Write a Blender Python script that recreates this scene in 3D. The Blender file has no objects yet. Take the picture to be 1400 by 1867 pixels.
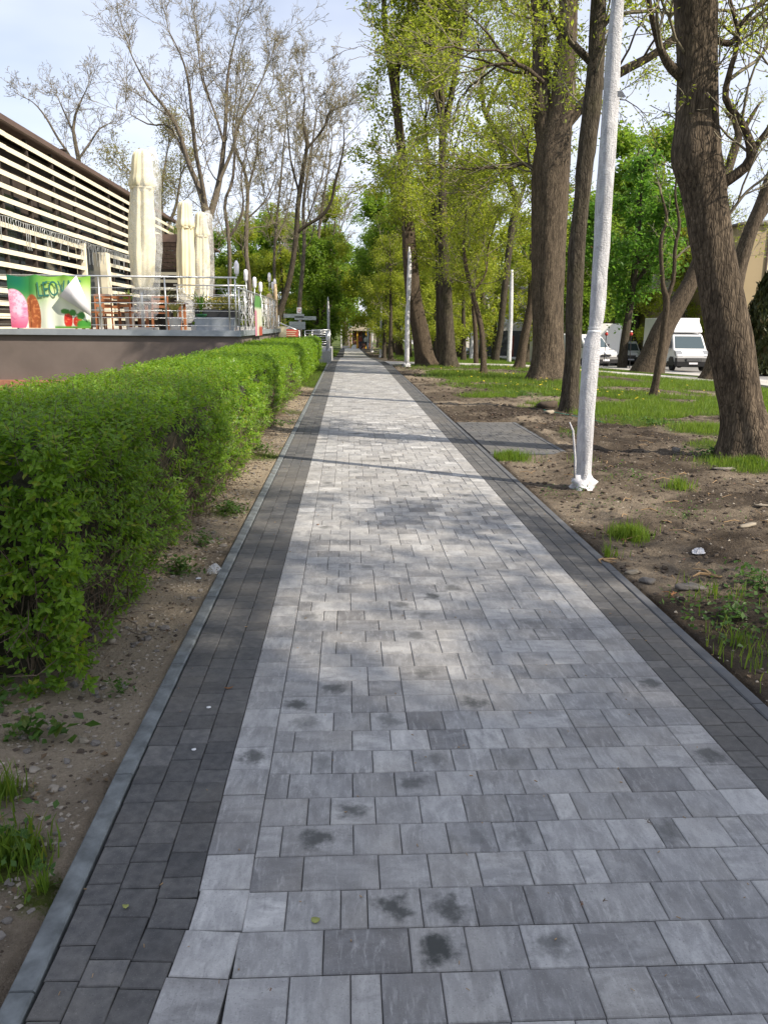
import bpy, math, random
import numpy as np
from mathutils import Vector, Matrix, Euler

S = bpy.context.scene
COL = S.collection
R = math.radians

# ------------------------------------------------------------------ camera
EYE = 1.68
PITCH, YAW, ROLL, FPX = 0.2353, 0.0480, 0.0091, 1420.0
cam = bpy.data.cameras.new('camera')
cam_o = bpy.data.objects.new('camera', cam)
COL.objects.link(cam_o)
cam.sensor_fit = 'VERTICAL'
cam.sensor_height = 24.0
cam.lens = 24.0 * FPX / 1867.0
cam.clip_start = 0.05
cam.clip_end = 3000
def cam_axes():
    cy, sy = math.cos(PITCH), math.sin(PITCH)
    F = np.array([0, cy, -sy]); U = np.array([0, sy, cy]); X = np.array([1.0, 0, 0])
    c, s = math.cos(ROLL), math.sin(ROLL)
    X2 = c * X + s * U; U2 = -s * X + c * U
    a, b = math.cos(YAW), math.sin(YAW)
    M = np.array([[a, b, 0], [-b, a, 0], [0, 0, 1]])
    return M @ X2, M @ U2, M @ F
CX, CU, CF = cam_axes()
cam_o.matrix_world = Matrix([[CX[0], CU[0], -CF[0], 0], [CX[1], CU[1], -CF[1], 0], [CX[2], CU[2], -CF[2], EYE], [0, 0, 0, 1]])
S.camera = cam_o

# ------------------------------------------------------------------ light
SUN_EL = R(41); SUN_AZ = math.atan2(0.86, -0.51)     # azimuth clockwise from +Y
w = bpy.data.worlds.new('World'); S.world = w; w.use_nodes = True
nt = w.node_tree; nt.nodes.clear()
out = nt.nodes.new('ShaderNodeOutputWorld'); bg = nt.nodes.new('ShaderNodeBackground')
sky = nt.nodes.new('ShaderNodeTexSky'); sky.sky_type = 'NISHITA'; sky.sun_disc = False
sky.sun_elevation = SUN_EL; sky.sun_rotation = SUN_AZ
sky.air_density = 1.0; sky.dust_density = 1.6; sky.ozone_density = 1.5; sky.altitude = 300
tc = nt.nodes.new('ShaderNodeTexCoord'); mp = nt.nodes.new('ShaderNodeMapping'); mp.inputs['Scale'].default_value = (1, 1, 3.0)
ns = nt.nodes.new('ShaderNodeTexNoise'); ns.inputs['Scale'].default_value = 1.3; ns.inputs['Detail'].default_value = 5; ns.inputs['Roughness'].default_value = .55
rp = nt.nodes.new('ShaderNodeMapRange'); rp.inputs['From Min'].default_value = .30; rp.inputs['From Max'].default_value = .72; rp.inputs['To Min'].default_value = .22; rp.inputs['To Max'].default_value = .82
mx = nt.nodes.new('ShaderNodeMix'); mx.data_type = 'RGBA'; mx.inputs['B'].default_value = (8.0, 8.3, 9.5, 1)
L = nt.links.new
L(tc.outputs['Generated'], mp.inputs['Vector']); L(mp.outputs[0], ns.inputs['Vector']); L(ns.outputs['Fac'], rp.inputs['Value'])
L(rp.outputs[0], mx.inputs['Factor']); L(sky.outputs[0], mx.inputs['A']); L(mx.outputs['Result'], bg.inputs['Color'])
bg.inputs['Strength'].default_value = 0.098
L(bg.outputs[0], out.inputs['Surface'])
sun = bpy.data.lights.new('sun', 'SUN'); sun.energy = 5.0; sun.angle = R(0.55); sun.color = (1.0, 0.90, 0.75)
sun_o = bpy.data.objects.new('sun', sun); COL.objects.link(sun_o)
sd = Vector((math.sin(SUN_AZ) * math.cos(SUN_EL), math.cos(SUN_AZ) * math.cos(SUN_EL), math.sin(SUN_EL)))
sun_o.rotation_euler = sd.to_track_quat('Z', 'Y').to_euler()
S.view_settings.view_transform = 'Standard'; S.view_settings.look = 'None'
S.view_settings.exposure = 0.66; S.view_settings.gamma = 1.0
S.view_settings.use_curve_mapping = False

# ------------------------------------------------------------------ helpers
def smooth(a, b, v):
    t = np.clip((np.asarray(v, float) - a) / (b - a), 0, 1)
    return t * t * (3 - 2 * t)
def terrain(x, y):
    x = np.asarray(x, float); y = np.asarray(y, float)
    zy = -0.028 * np.clip(y - 36, 0, 29) - 0.014 * np.clip(y - 65, 0, 110)
    return zy - 0.6 * smooth(6, 18, x)
def ray(px, py):
    d = CF * FPX + CX * (px - 700) + CU * (933.5 - py)
    return d
def at(px, py, Y):                       # world point seen in that direction at depth Y
    d = ray(px, py); t = Y / d[1]
    return np.array([d[0] * t, Y, EYE + d[2] * t])
def hit(px, py):                         # where that direction meets the terrain
    d = ray(px, py); lo = 0.5
    for k in range(1, 4000):
        Y = 0.05 * k + 1; t = Y / d[1]
        if EYE + d[2] * t <= terrain(d[0] * t, Y): break
    a, b = Y - .05, Y
    for _ in range(12):
        Y = (a + b) / 2; t = Y / d[1]
        if EYE + d[2] * t <= terrain(d[0] * t, Y): b = Y
        else: a = Y
    return np.array([d[0] * t, Y, float(terrain(d[0] * t, Y))])
def ppm(Y): return FPX / (Y * math.cos(PITCH) + 0.3)     # pixels per metre at depth Y, roughly

def vnoise(x, y, seed=0):
    x = np.asarray(x, float); y = np.asarray(y, float)
    xi = np.floor(x).astype(np.int64); yi = np.floor(y).astype(np.int64)
    fx = x - xi; fy = y - yi; fx = fx * fx * (3 - 2 * fx); fy = fy * fy * (3 - 2 * fy)
    def h(a, b):
        n = (a * 374761393 + b * 668265263 + seed * 974634777) & 0x7fffffff
        n = ((n ^ (n >> 13)) * 1274126177) & 0x7fffffff
        n = (n ^ (n >> 16)) & 0x7fffffff
        return n / float(0x7fffffff)
    return (h(xi, yi) * (1 - fx) + h(xi + 1, yi) * fx) * (1 - fy) + (h(xi, yi + 1) * (1 - fx) + h(xi + 1, yi + 1) * fx) * fy
def fbm(x, y, seed=0, octv=4):
    s = 0; a = .5; t = 0
    for o in range(octv):
        s = s + a * vnoise(np.asarray(x) * 2 ** o, np.asarray(y) * 2 ** o, seed + o * 17); t += a; a *= .5
    return s / t

def tag(o, label=None, cat=None, group=None, kind=None):
    if label: o['label'] = label
    if cat: o['category'] = cat
    if group: o['group'] = group
    if kind: o['kind'] = kind
    return o
def empty(name, loc, label=None, cat=None, group=None, rz=0):
    o = bpy.data.objects.new(name, None); COL.objects.link(o); o.location = loc; o.rotation_euler = (0, 0, rz)
    o.empty_display_size = .2
    return tag(o, label, cat, group)
def link(name, me, parent=None, loc=None):
    o = bpy.data.objects.new(name, me); COL.objects.link(o)
    if parent is not None: o.parent = parent
    if loc is not None: o.location = loc
    return o
def copy_tree(o, parent=None):
    c = o.copy(); COL.objects.link(c)
    if parent is not None: c.parent = parent
    for ch in list(o.children): copy_tree(ch, c)
    return c
def mesh_np(name, V, F, mat=None, smoothf=True, uv=None, mats=None, midx=None):
    """V (n,3); F (m,k) of equal sized faces or list of such arrays."""
    if not isinstance(F, list): F = [F]
    F = [np.asarray(f, np.int32) for f in F if len(f)]
    me = bpy.data.meshes.new(name)
    V = np.asarray(V, np.float32)
    me.vertices.add(len(V)); me.vertices.foreach_set('co', V.ravel())
    nl = sum(f.size for f in F); nf = sum(len(f) for f in F)
    me.loops.add(nl); me.polygons.add(nf)
    me.loops.foreach_set('vertex_index', np.concatenate([f.ravel() for f in F]))
    tot = np.concatenate([np.full(len(f), f.shape[1], np.int32) for f in F])
    st = np.concatenate([[0], np.cumsum(tot)[:-1]]).astype(np.int32)
    me.polygons.foreach_set('loop_start', st)
    try: me.polygons.foreach_set('loop_total', tot)
    except Exception: pass
    me.polygons.foreach_set('use_smooth', np.full(nf, bool(smoothf)))
    if mats:
        for m in mats: me.materials.append(m)
        me.polygons.foreach_set('material_index', np.asarray(midx, np.int32))
    elif mat: me.materials.append(mat)
    me.update(calc_edges=True)
    return me
def point_color(me, name, C):
    a = me.color_attributes.new(name, 'FLOAT_COLOR', 'POINT')
    C = np.asarray(C, np.float32)
    if C.shape[1] == 3: C = np.hstack([C, np.ones((len(C), 1), np.float32)])
    a.data.foreach_set('color', C.ravel())

class MB:
    def __init__(s): s.v = []; s.f = []; s.m = []; s.cur = 0
    def add(s, vs, fs):
        n = len(s.v); s.v += [tuple(map(float, v)) for v in vs]; s.f += [tuple(i + n for i in f) for f in fs]; s.m += [s.cur] * len(fs)
        return s
    def box(s, c, sz, rot=None, taper=1.0):
        x, y, z = sz[0] / 2, sz[1] / 2, sz[2] / 2
        P = [(-x, -y, -z), (x, -y, -z), (x, y, -z), (-x, y, -z), (-x * taper, -y * taper, z), (x * taper, -y * taper, z), (x * taper, y * taper, z), (-x * taper, y * taper, z)]
        if rot is not None:
            Rm = Euler(rot).to_matrix(); P = [Rm @ Vector(p) for p in P]
        P = [(p[0] + c[0], p[1] + c[1], p[2] + c[2]) for p in P]
        return s.add(P, [(0, 3, 2, 1), (4, 5, 6, 7), (0, 1, 5, 4), (1, 2, 6, 5), (2, 3, 7, 6), (3, 0, 4, 7)])
    def bx(s, x0, x1, y0, y1, z0, z1): return s.box(((x0 + x1) / 2, (y0 + y1) / 2, (z0 + z1) / 2), (abs(x1 - x0), abs(y1 - y0), abs(z1 - z0)))
    def tube(s, pts, r, n=8, cap=True):
        pts = [np.array(p, float) for p in pts]
        if not hasattr(r, '__len__'): r = [r] * len(pts)
        T = []
        for i in range(len(pts)):
            a = pts[max(0, i - 1)]; b = pts[min(len(pts) - 1, i + 1)]; t = b - a; T.append(t / (np.linalg.norm(t) + 1e-9))
        ref = np.array([0, 0, 1.0]) if abs(T[0][2]) < .8 else np.array([1.0, 0, 0])
        V = []
        for p, t, q in zip(pts, T, r):
            u = np.cross(t, ref); u /= np.linalg.norm(u) + 1e-9; v = np.cross(t, u)
            for k in range(n):
                a = 2 * math.pi * k / n; V.append(p + q * (math.cos(a) * u + math.sin(a) * v))
        F = []
        for i in range(len(pts) - 1):
            for k in range(n):
                F.append((i * n + k, i * n + (k + 1) % n, (i + 1) * n + (k + 1) % n, (i + 1) * n + k))
        if cap: F.append(tuple(range(n))[::-1]); F.append(tuple((len(pts) - 1) * n + k for k in range(n)))
        return s.add(V, F)
    def lathe(s, c, prof, n=16, wob=None):
        V = []; F = []
        for i, (r, z) in enumerate(prof):
            for k in range(n):
                a = 2 * math.pi * k / n; q = r * (1 + (wob(a, z) if wob else 0)); V.append((c[0] + q * math.cos(a), c[1] + q * math.sin(a), c[2] + z))
        m = len(prof)
        for i in range(m - 1):
            for k in range(n): F.append((i * n + k, i * n + (k + 1) % n, (i + 1) * n + (k + 1) % n, (i + 1) * n + k))
        F.append(tuple(range(n))[::-1]); F.append(tuple((m - 1) * n + k for k in range(n)))
        return s.add(V, F)
    def prism(s, poly, axis, a, b):
        """poly of 2D points extruded along axis ('x','y','z') from a to b"""
        def P(u, v, t): return {'x': (t, u, v), 'y': (u, t, v), 'z': (u, v, t)}[axis]
        n = len(poly); V = [P(u, v, a) for u, v in poly] + [P(u, v, b) for u, v in poly]
        F = [(k, (k + 1) % n, n + (k + 1) % n, n + k) for k in range(n)] + [tuple(range(n))[::-1], tuple(range(n, 2 * n))]
        return s.add(V, F)
    def quad(s, a, b, c, d): return s.add([a, b, c, d], [(0, 1, 2, 3)])
    def mesh(s, name, mats, sm=False):
        me = bpy.data.meshes.new(name); me.from_pydata(s.v, [], s.f)
        for m in (mats if isinstance(mats, (list, tuple)) else [mats]): me.materials.append(m)
        me.polygons.foreach_set('material_index', s.m)
        if sm: me.polygons.foreach_set('use_smooth', [True] * len(s.f))
        me.update(); return me
    def build(s, name, mats, parent=None, sm=False, loc=None):
        return link(name, s.mesh(name, mats, sm), parent, loc)
def bevel(o, wd=.01, seg=2):
    m = o.modifiers.new('bevel', 'BEVEL'); m.width = wd; m.segments = seg; m.limit_method = 'ANGLE'; m.angle_limit = R(40)
    return o

# ------------------------------------------------------------------ materials
class NT:
    def __init__(s, name):
        s.m = bpy.data.materials.new(name); s.m.use_nodes = True; s.t = s.m.node_tree; s.t.nodes.clear()
        s.out = s.n('ShaderNodeOutputMaterial'); s.b = s.n('ShaderNodeBsdfPrincipled'); s.l(s.b.outputs[0], s.out.inputs[0])
    def n(s, k, **kw):
        o = s.t.nodes.new(k)
        for a, v in kw.items(): setattr(o, a, v)
        return o
    def l(s, a, b): s.t.links.new(a, b)
    def noise(s, vec, scale, detail=4, rough=.55, dist=0):
        o = s.n('ShaderNodeTexNoise'); o.inputs['Scale'].default_value = scale; o.inputs['Detail'].default_value = detail
        o.inputs['Roughness'].default_value = rough; o.inputs['Distortion'].default_value = dist
        if vec is not None: s.l(vec, o.inputs['Vector'])
        return o.outputs['Fac']
    def mapping(s, vec, scale=(1, 1, 1), loc=(0, 0, 0)):
        o = s.n('ShaderNodeMapping'); o.inputs['Scale'].default_value = scale; o.inputs['Location'].default_value = loc; s.l(vec, o.inputs['Vector']); return o.outputs[0]
    def rng(s, v, a, b, c=0, d=1, smoothstep=False):
        o = s.n('ShaderNodeMapRange'); 
        if smoothstep: o.interpolation_type = 'SMOOTHSTEP'
        for k, q in zip(('From Min', 'From Max', 'To Min', 'To Max'), (a, b, c, d)): o.inputs[k].default_value = q
        s.l(v, o.inputs['Value']); return o.outputs[0]
    def mix(s, f, a, b, mode='MIX'):
        o = s.n('ShaderNodeMix', data_type='RGBA', blend_type=mode)
        for k, q in (('Factor', f), ('A', a), ('B', b)):
            i = o.inputs[k] if k == 'Factor' else [x for x in o.inputs if x.name == k and x.type == 'RGBA'][0]
            if hasattr(q, 'type') and not isinstance(q, (tuple, float, int)): s.l(q, i)
            elif isinstance(q, (int, float)) and k != 'Factor': i.default_value = (q, q, q, 1)
            elif isinstance(q, tuple): i.default_value = q if len(q) == 4 else q + (1,)
            else: i.default_value = q
        return [x for x in o.outputs if x.type == 'RGBA'][0]
    def math(s, op, a, b=None):
        o = s.n('ShaderNodeMath', operation=op)
        for i, q in enumerate((a, b)):
            if q is None: continue
            if isinstance(q, (int, float)): o.inputs[i].default_value = q
            else: s.l(q, o.inputs[i])
        return o.outputs[0]
    def bump(s, h, strength=.3, dist=.02):
        o = s.n('ShaderNodeBump'); o.inputs['Strength'].default_value = strength; o.inputs['Distance'].default_value = dist
        s.l(h, o.inputs['Height']); s.l(o.outputs[0], s.b.inputs['Normal'])
    def color(s, c): 
        if isinstance(c, tuple): s.b.inputs['Base Color'].default_value = c if len(c) == 4 else c + (1,)
        else: s.l(c, s.b.inputs['Base Color'])
    def rough(s, v):
        if isinstance(v, (int, float)): s.b.inputs['Roughness'].default_value = v
        else: s.l(v, s.b.inputs['Roughness'])
    def pos(s): return s.n('ShaderNodeNewGeometry').outputs['Position']
    def obj(s): return s.n('ShaderNodeTexCoord').outputs['Object']
def simple(name, c, rough=.6, metal=0, var=.15, scale=6, bump=0.0, spec=None, trans=0):
    t = NT(name); p = t.obj()
    n = t.noise(p, scale, 5)
    dk = tuple(x * (1 - var) for x in c); lt = tuple(min(1, x * (1 + var)) for x in c)
    t.color(t.mix(t.rng(n, .3, .7), dk, lt)); t.rough(rough); t.b.inputs['Metallic'].default_value = metal
    if spec is not None: t.b.inputs['Specular IOR Level'].default_value = spec
    if bump: t.bump(t.noise(p, scale * 6, 4), bump, .01)
    return t.m
def leafmat(name, dark, light, tr=.45, trc=None, rough=.5, patch=.35):
    t = NT(name)
    g = t.n('ShaderNodeNewGeometry'); rnd = g.outputs['Random Per Island']
    big = t.noise(g.outputs['Position'], patch, 3)
    f = t.math('ADD', t.math('MULTIPLY', rnd, .6), t.math('MULTIPLY', t.rng(big, .35, .65), .4))
    c = t.mix(f, dark, light)
    c = t.mix(t.math('MULTIPLY', t.math('GREATER_THAN', t.math('FRACT', t.math('MULTIPLY', rnd, 37.7)), .93), .75), c, tuple(x * k for x, k in zip(light, (1.15, .75, .9))))
    t.color(c); t.rough(rough); t.b.inputs['Specular IOR Level'].default_value = .35
    tl = t.n('ShaderNodeBsdfTranslucent'); ms = t.n('ShaderNodeMixShader'); ms.inputs[0].default_value = tr
    tcol = t.mix(.5, c, trc or tuple(min(1, x * 1.8) for x in light)); t.l(tcol, tl.inputs['Color'])
    t.l(t.b.outputs[0], ms.inputs[1]); t.l(tl.outputs[0], ms.inputs[2]); t.l(ms.outputs[0], t.out.inputs[0])
    return t.m
def barkmat(name, dark, light, sc=1.0, moss=0.0):
    t = NT(name); p = t.obj()
    v = t.mapping(p, (22 * sc, 22 * sc, 3.2 * sc))
    ridge = t.noise(v, 1.0, 5, .6, .6)
    fine = t.noise(t.mapping(p, (60, 60, 30)), 1.0, 3)
    f = t.rng(ridge, .36, .62)
    c = t.mix(f, dark, light); c = t.mix(t.rng(t.noise(p, .9, 3), .3, .7, 0, .35), c, tuple(x * .62 for x in light))
    if moss: c = t.mix(t.rng(t.noise(p, 2.1, 4), .5, .75, 0, moss), c, (.07, .075, .02))
    t.color(c); t.rough(.92); t.b.inputs['Specular IOR Level'].default_value = .15
    vo = t.n('ShaderNodeTexVoronoi', feature='DISTANCE_TO_EDGE'); wv = t.n('ShaderNodeVectorMath', operation='ADD'); nn = t.n('ShaderNodeTexNoise'); nn.inputs['Scale'].default_value = 9 * sc; t.l(p, nn.inputs['Vector'])
    t.l(t.mapping(p, (34 * sc, 34 * sc, 6.5 * sc)), wv.inputs[0]); t.l(nn.outputs['Color'], wv.inputs[1]); t.l(wv.outputs[0], vo.inputs['Vector']); vo.inputs['Scale'].default_value = 1.0
    crack = t.rng(vo.outputs['Distance'], 0, .22, 1, 0)
    c = t.mix(t.math('MULTIPLY', crack, .5), c, tuple(x * .5 for x in dark)); t.color(c)
    h = t.math('SUBTRACT', t.math('ADD', ridge, t.math('MULTIPLY', fine, .25)), t.math('MULTIPLY', crack, .45))
    t.bump(h, .8, .022)
    return t.m

def paver_mat(name, dark, single):
    t = NT(name)
    if single:
        oi = t.n('ShaderNodeObjectInfo'); src = oi.outputs['Color']; local = t.n('ShaderNodeTexCoord').outputs['Object']
    else:
        a = t.n('ShaderNodeAttribute'); a.attribute_name = 'tone'; src = a.outputs['Color']
        u = t.n('ShaderNodeUVMap'); u.uv_map = 'local'; local = u.outputs[0]
    sp = t.n('ShaderNodeSeparateColor'); t.l(src, sp.inputs[0]); tone, stain, seed = sp.outputs[0], sp.outputs[1], sp.outputs[2]
    pos = t.pos()
    off = t.n('ShaderNodeCombineXYZ'); t.l(t.math('MULTIPLY', seed, 371.0), off.inputs[0]); t.l(t.math('MULTIPLY', seed, 157.0), off.inputs[1]); t.l(t.math('MULTIPLY', seed, 91.0), off.inputs[2])
    add = t.n('ShaderNodeVectorMath', operation='ADD'); t.l(pos, add.inputs[0]); t.l(off.outputs[0], add.inputs[1]); v = add.outputs[0]
    if not dark:
        # marbled grey: streaks that run along or across the stone
        va = t.mapping(v, (19, 8, 10)); vb = t.mapping(v, (8, 18, 10))
        na = t.noise(va, 1.0, 5, .62, .4); nb = t.noise(vb, 1.0, 5, .62, .4)
        sel = t.math('GREATER_THAN', t.math('FRACT', t.math('MULTIPLY', seed, 7.31)), .62)
        st = t.mix(sel, na, nb)
        lo = t.mix(tone, (.115, .113, .115), (.34, .338, .338)); hi = t.mix(tone, (.20, .20, .205), (.57, .565, .55))
        c = t.mix(t.rng(st, .40, .62), lo, hi)
        sk = t.noise(t.mapping(v, (55, 11, 20)), 1.0, 6, .7, .5); c = t.mix(t.rng(sk, .53, .70, 0, .55), c, (.56, .555, .545)); c = t.mix(t.rng(sk, .46, .30, 0, .40), c, (.13, .13, .135))
        gr = t.noise(v, 85, 4, .7); c = t.mix(t.rng(gr, .35, .65, .22, 0), c, (.12, .12, .125))
        cloud = t.noise(v, 5.5, 3); c = t.mix(t.rng(cloud, .38, .66, 0, .45), c, t.mix(tone, (.15, .15, .156), (.48, .475, .47)))
        warm = t.noise(v, 3.0, 2); c = t.mix(t.rng(warm, .5, .75, 0, .25), c, (.42, .39, .34))
    else:
        st = t.noise(v, 30, 4)
        lo = t.mix(tone, (.036, .037, .039), (.085, .085, .088)); hi = t.mix(tone, (.072, .072, .074), (.155, .152, .147))
        c = t.mix(t.rng(st, .35, .7), lo, hi)
        dust = t.noise(pos, 2.2, 5, .7); c = t.mix(t.rng(dust, .52, .8, 0, .35), c, (.19, .175, .15))
    # grit specks
    sp2 = t.noise(v, 260, 2); c = t.mix(t.rng(sp2, .62, .74, 0, .35), c, (.6, .59, .56) if not dark else (.3, .29, .27))
    sp3 = t.noise(v, 190, 2); c = t.mix(t.rng(sp3, .30, .38, .4, 0), c, (.08, .08, .085) if not dark else (.02, .02, .022))
    dirt = t.noise(pos, .8, 5, .65); c = t.mix(t.rng(dirt, .42, .75, 0, .30), c, (.22, .19, .15))
    # damp blotch with its own shape, in the stone's local coordinates
    wob = t.n('ShaderNodeTexNoise'); wob.inputs['Scale'].default_value = 14; wob.inputs['Detail'].default_value = 6; wob.inputs['Roughness'].default_value = .65; t.l(v, wob.inputs['Vector'])
    vm = t.n('ShaderNodeVectorMath', operation='MULTIPLY_ADD'); t.l(wob.outputs['Color'], vm.inputs[0]); vm.inputs[1].default_value = (.19, .19, 0); t.l(local, vm.inputs[2])
    sb = t.n('ShaderNodeVectorMath', operation='ADD'); t.l(vm.outputs[0], sb.inputs[0]); sb.inputs[1].default_value = (-.095, -.095, 0)
    xx = t.n('ShaderNodeSeparateXYZ'); t.l(sb.outputs[0], xx.inputs[0])
    ln = t.math('SQRT', t.math('ADD', t.math('MULTIPLY', xx.outputs[0], xx.outputs[0]), t.math('MULTIPLY', xx.outputs[1], xx.outputs[1])))
    blob = t.rng(ln, .075, .018, 0, 1, True)
    c = t.mix(t.math('MULTIPLY', blob, stain), c, (.035, .038, .036) if not dark else (.03, .03, .03))
    t.color(c); t.rough(t.rng(st, .2, .8, .62, .85)); t.b.inputs['Specular IOR Level'].default_value = .4
    t.bump(t.math('ADD', t.noise(v, 120, 4, .7), t.math('MULTIPLY', st, .5)), .18, .003)
    return t.m

M = {}
M['light1'] = paver_mat('light_paver_stone', False, True); M['lightn'] = paver_mat('light_paver_stone_far', False, False)
M['dark1'] = paver_mat('dark_paver_stone', True, True); M['darkn'] = paver_mat('dark_paver_stone_far', True, False)
M['kerb_dark'] = simple('dark_kerb_concrete', (.085, .088, .094), .8, var=.3, scale=5, bump=.3); M['kerb'] = simple('kerb_concrete', (.135, .148, .152), .85, var=.55, scale=9, bump=.3)
M['joint'] = simple('joint_sand', (.045, .043, .042), .95, var=.4, scale=30, bump=.4)
def groundmat():
    t = NT('soil_and_turf'); p = t.pos()
    a = t.n('ShaderNodeAttribute'); a.attribute_name = 'cover'; sp = t.n('ShaderNodeSeparateColor'); t.l(a.outputs['Color'], sp.inputs[0])
    grass, dry, wet_and_shade = sp.outputs
    n1 = t.noise(p, 6, 6, .65); n2 = t.noise(p, 45, 4, .7); n3 = t.noise(p, 1.1, 4)
    c = t.mix(t.rng(n1, .32, .68), (.066, .051, .038), (.205, .165, .122))
    c = t.mix(t.math('MULTIPLY', dry, t.rng(n2, .3, .7, .6, 1)), c, (.42, .345, .255))
    c = t.mix(t.math('MULTIPLY', wet_and_shade, t.rng(n1, .25, .7, .7, 1)), c, (.038, .028, .020))
    c = t.mix(t.rng(n2, .62, .72, 0, .6), c, (.31, .27, .21)); c = t.mix(t.rng(n2, .28, .36, .6, 0), c, (.03, .022, .015))
    gcol = t.mix(t.rng(t.noise(p, 9, 5), .3, .7), (.035, .055, .012), (.09, .12, .022))
    gcol = t.mix(t.rng(n3, .5, .7, 0, .5), gcol, (.14, .14, .035))
    f = t.math('MULTIPLY', grass, 1.0); c = t.mix(t.rng(t.math('ADD', f, t.math('MULTIPLY', t.math('SUBTRACT', n2, .5), .9)), .35, .65), c, gcol)
    t.color(c); t.rough(.95); t.b.inputs['Specular IOR Level'].default_value = .15
    t.bump(t.math('ADD', n2, t.math('MULTIPLY', t.noise(p, 16, 6, .75), 1.8)), 1.0, .035)
    return t.m
M['ground'] = groundmat()
M['bark_oak'] = barkmat('furrowed_grey_bark', (.036, .028, .021), (.165, .128, .092), 1.0)
M['bark_ash'] = barkmat('smooth_brown_bark', (.05, .038, .027), (.15, .115, .082), 1.7)
M['bark_dark'] = barkmat('dark_rough_bark', (.030, .024, .018), (.12, .10, .075), 1.0, .3)
M['bark_far'] = barkmat('distant_grey_bark', (.085, .07, .055), (.23, .195, .155), .8, .45)
M['twig'] = simple('twig_bark', (.19, .165, .115), .9, var=.35, scale=3)
M['leaf_spring'] = leafmat('fresh_yellow_green_leaves', (.13, .165, .018), (.33, .385, .04), .55, (.62, .72, .07))
M['leaf_mid'] = leafmat('mid_green_leaves', (.07, .13, .015), (.19, .30, .03), .5, (.42, .64, .06))
M['leaf_chestnut'] = leafmat('broad_bright_green_leaves', (.05, .12, .014), (.12, .25, .03), .5, (.30, .60, .06))
M['leaf_bud'] = leafmat('small_olive_buds', (.15, .15, .04), (.28, .27, .07), .4)
M['leaf_hedge'] = leafmat('privet_leaves', (.040, .115, .012), (.22, .36, .028), .45, (.42, .66, .04), .40, 1.6)
M['leaf_ivy'] = leafmat('low_weed_leaves', (.03, .08, .012), (.09, .17, .025), .35)
M['leaf_thuja'] = leafmat('conifer_sprays', (.015, .03, .008), (.07, .075, .015), .15)
M['grass'] = leafmat('grass_blades', (.045, .10, .012), (.17, .26, .03), .45, (.36, .52, .05), .5, .6)
M['dandelion'] = simple('yellow_petals', (.7, .52, .02), .6, var=.1)
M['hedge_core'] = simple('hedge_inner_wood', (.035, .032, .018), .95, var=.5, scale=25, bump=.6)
M['stem'] = simple('hedge_stems', (.13, .095, .065), .9, var=.3, scale=12)
M['stone'] = simple('loose_stones', (.27, .235, .19), .85, var=.35, scale=3, bump=.3)
M['stone_pale'] = simple('pale_stone', (.25, .215, .165), .85, var=.3, scale=8, bump=.3)
M['stone_grey'] = simple('grey_rubble', (.15, .135, .12), .9, var=.35, scale=9, bump=.6)
M['clod'] = simple('soil_clods', (.065, .048, .034), .95, var=.4, scale=9, bump=.8)
M['steel'] = simple('brushed_steel', (.55, .56, .57), .32, .85, var=.06, scale=4)
M['galv'] = simple('galvanised_tube', (.50, .52, .53), .42, .6, var=.1, scale=4)
M['grey_metal'] = simple('grey_painted_metal', (.30, .33, .37), .5, .3, var=.08)
M['plinth'] = simple('mauve_render', (.145, .117, .108), .9, var=.15, scale=1.2, bump=.25)
M['cream'] = simple('cream_boards', (.74, .68, .52), .7, var=.07, scale=2, bump=.1)
M['brown'] = simple('dark_brown_wood', (.032, .023, .018), .8, var=.25, scale=3)
M['brown2'] = simple('brown_metal_roof', (.10, .065, .052), .6, var=.12, scale=2)
M['canvas'] = simple('cream_canvas', (.68, .61, .42), .85, var=.06, scale=2, bump=.15)
M['white'] = simple('white_paint', (.74, .74, .75), .35, var=.02)
M['black'] = simple('black_plastic', (.02, .02, .022), .5, var=.2)
M['tyre'] = simple('tyre_rubber', (.018, .018, .018), .85, var=.2)
M['orange_wood'] = simple('orange_stained_wood', (.28, .105, .04), .6, var=.2, scale=8)
M['table_top'] = simple('dark_table_wood', (.10, .045, .03), .55, var=.2, scale=8)
def glassy(name, c, rough=.08):
    t = NT(name); t.color(c); t.rough(rough); t.b.inputs['Specular IOR Level'].default_value = .9; return t.m
M['glass'] = glassy('dark_window_glass', (.03, .038, .045))
M['windscreen'] = glassy('pale_windscreen', (.055, .08, .09))
def film():
    t = NT('clear_plastic_film'); t.color((.86, .88, .90)); t.rough(.25)
    tr = t.n('ShaderNodeBsdfTransparent'); ms = t.n('ShaderNodeMixShader')
    f = t.rng(t.noise(t.obj(), 6, 4, .7, 1.0), .3, .7, .06, .38); t.l(f, ms.inputs[0]); t.l(tr.outputs[0], ms.inputs[1]); t.l(t.b.outputs[0], ms.inputs[2]); t.l(ms.outputs[0], t.out.inputs[0]); return t.m
M['film'] = film()
def wrapmat():
    t = NT('white_fleece_wrap'); p = t.obj(); n = t.noise(t.mapping(p, (20, 20, 6)), 1, 5, .6, .8)
    t.color(t.mix(t.rng(n, .3, .7), (.44, .44, .47), (.70, .70, .72))); t.rough(.95); t.b.inputs['Specular IOR Level'].default_value = .1; f2 = t.noise(p, 70, 4, .7); t.bump(t.math('ADD', n, t.math('MULTIPLY', f2, .8)), .9, .03); return t.m
M['wrap'] = wrapmat()
M['ochre'] = simple('ochre_render', (.33, .255, .15), .9, var=.07, scale=.5, bump=.1)
M['cream_wall'] = simple('cream_render', (.66, .60, .44), .9, var=.06, scale=.5)
M['grey_wall'] = simple('pale_grey_render', (.52, .50, .46), .9, var=.08, scale=.5)
M['dark_front'] = simple('dark_shopfront', (.045, .05, .055), .6, var=.2)
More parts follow.
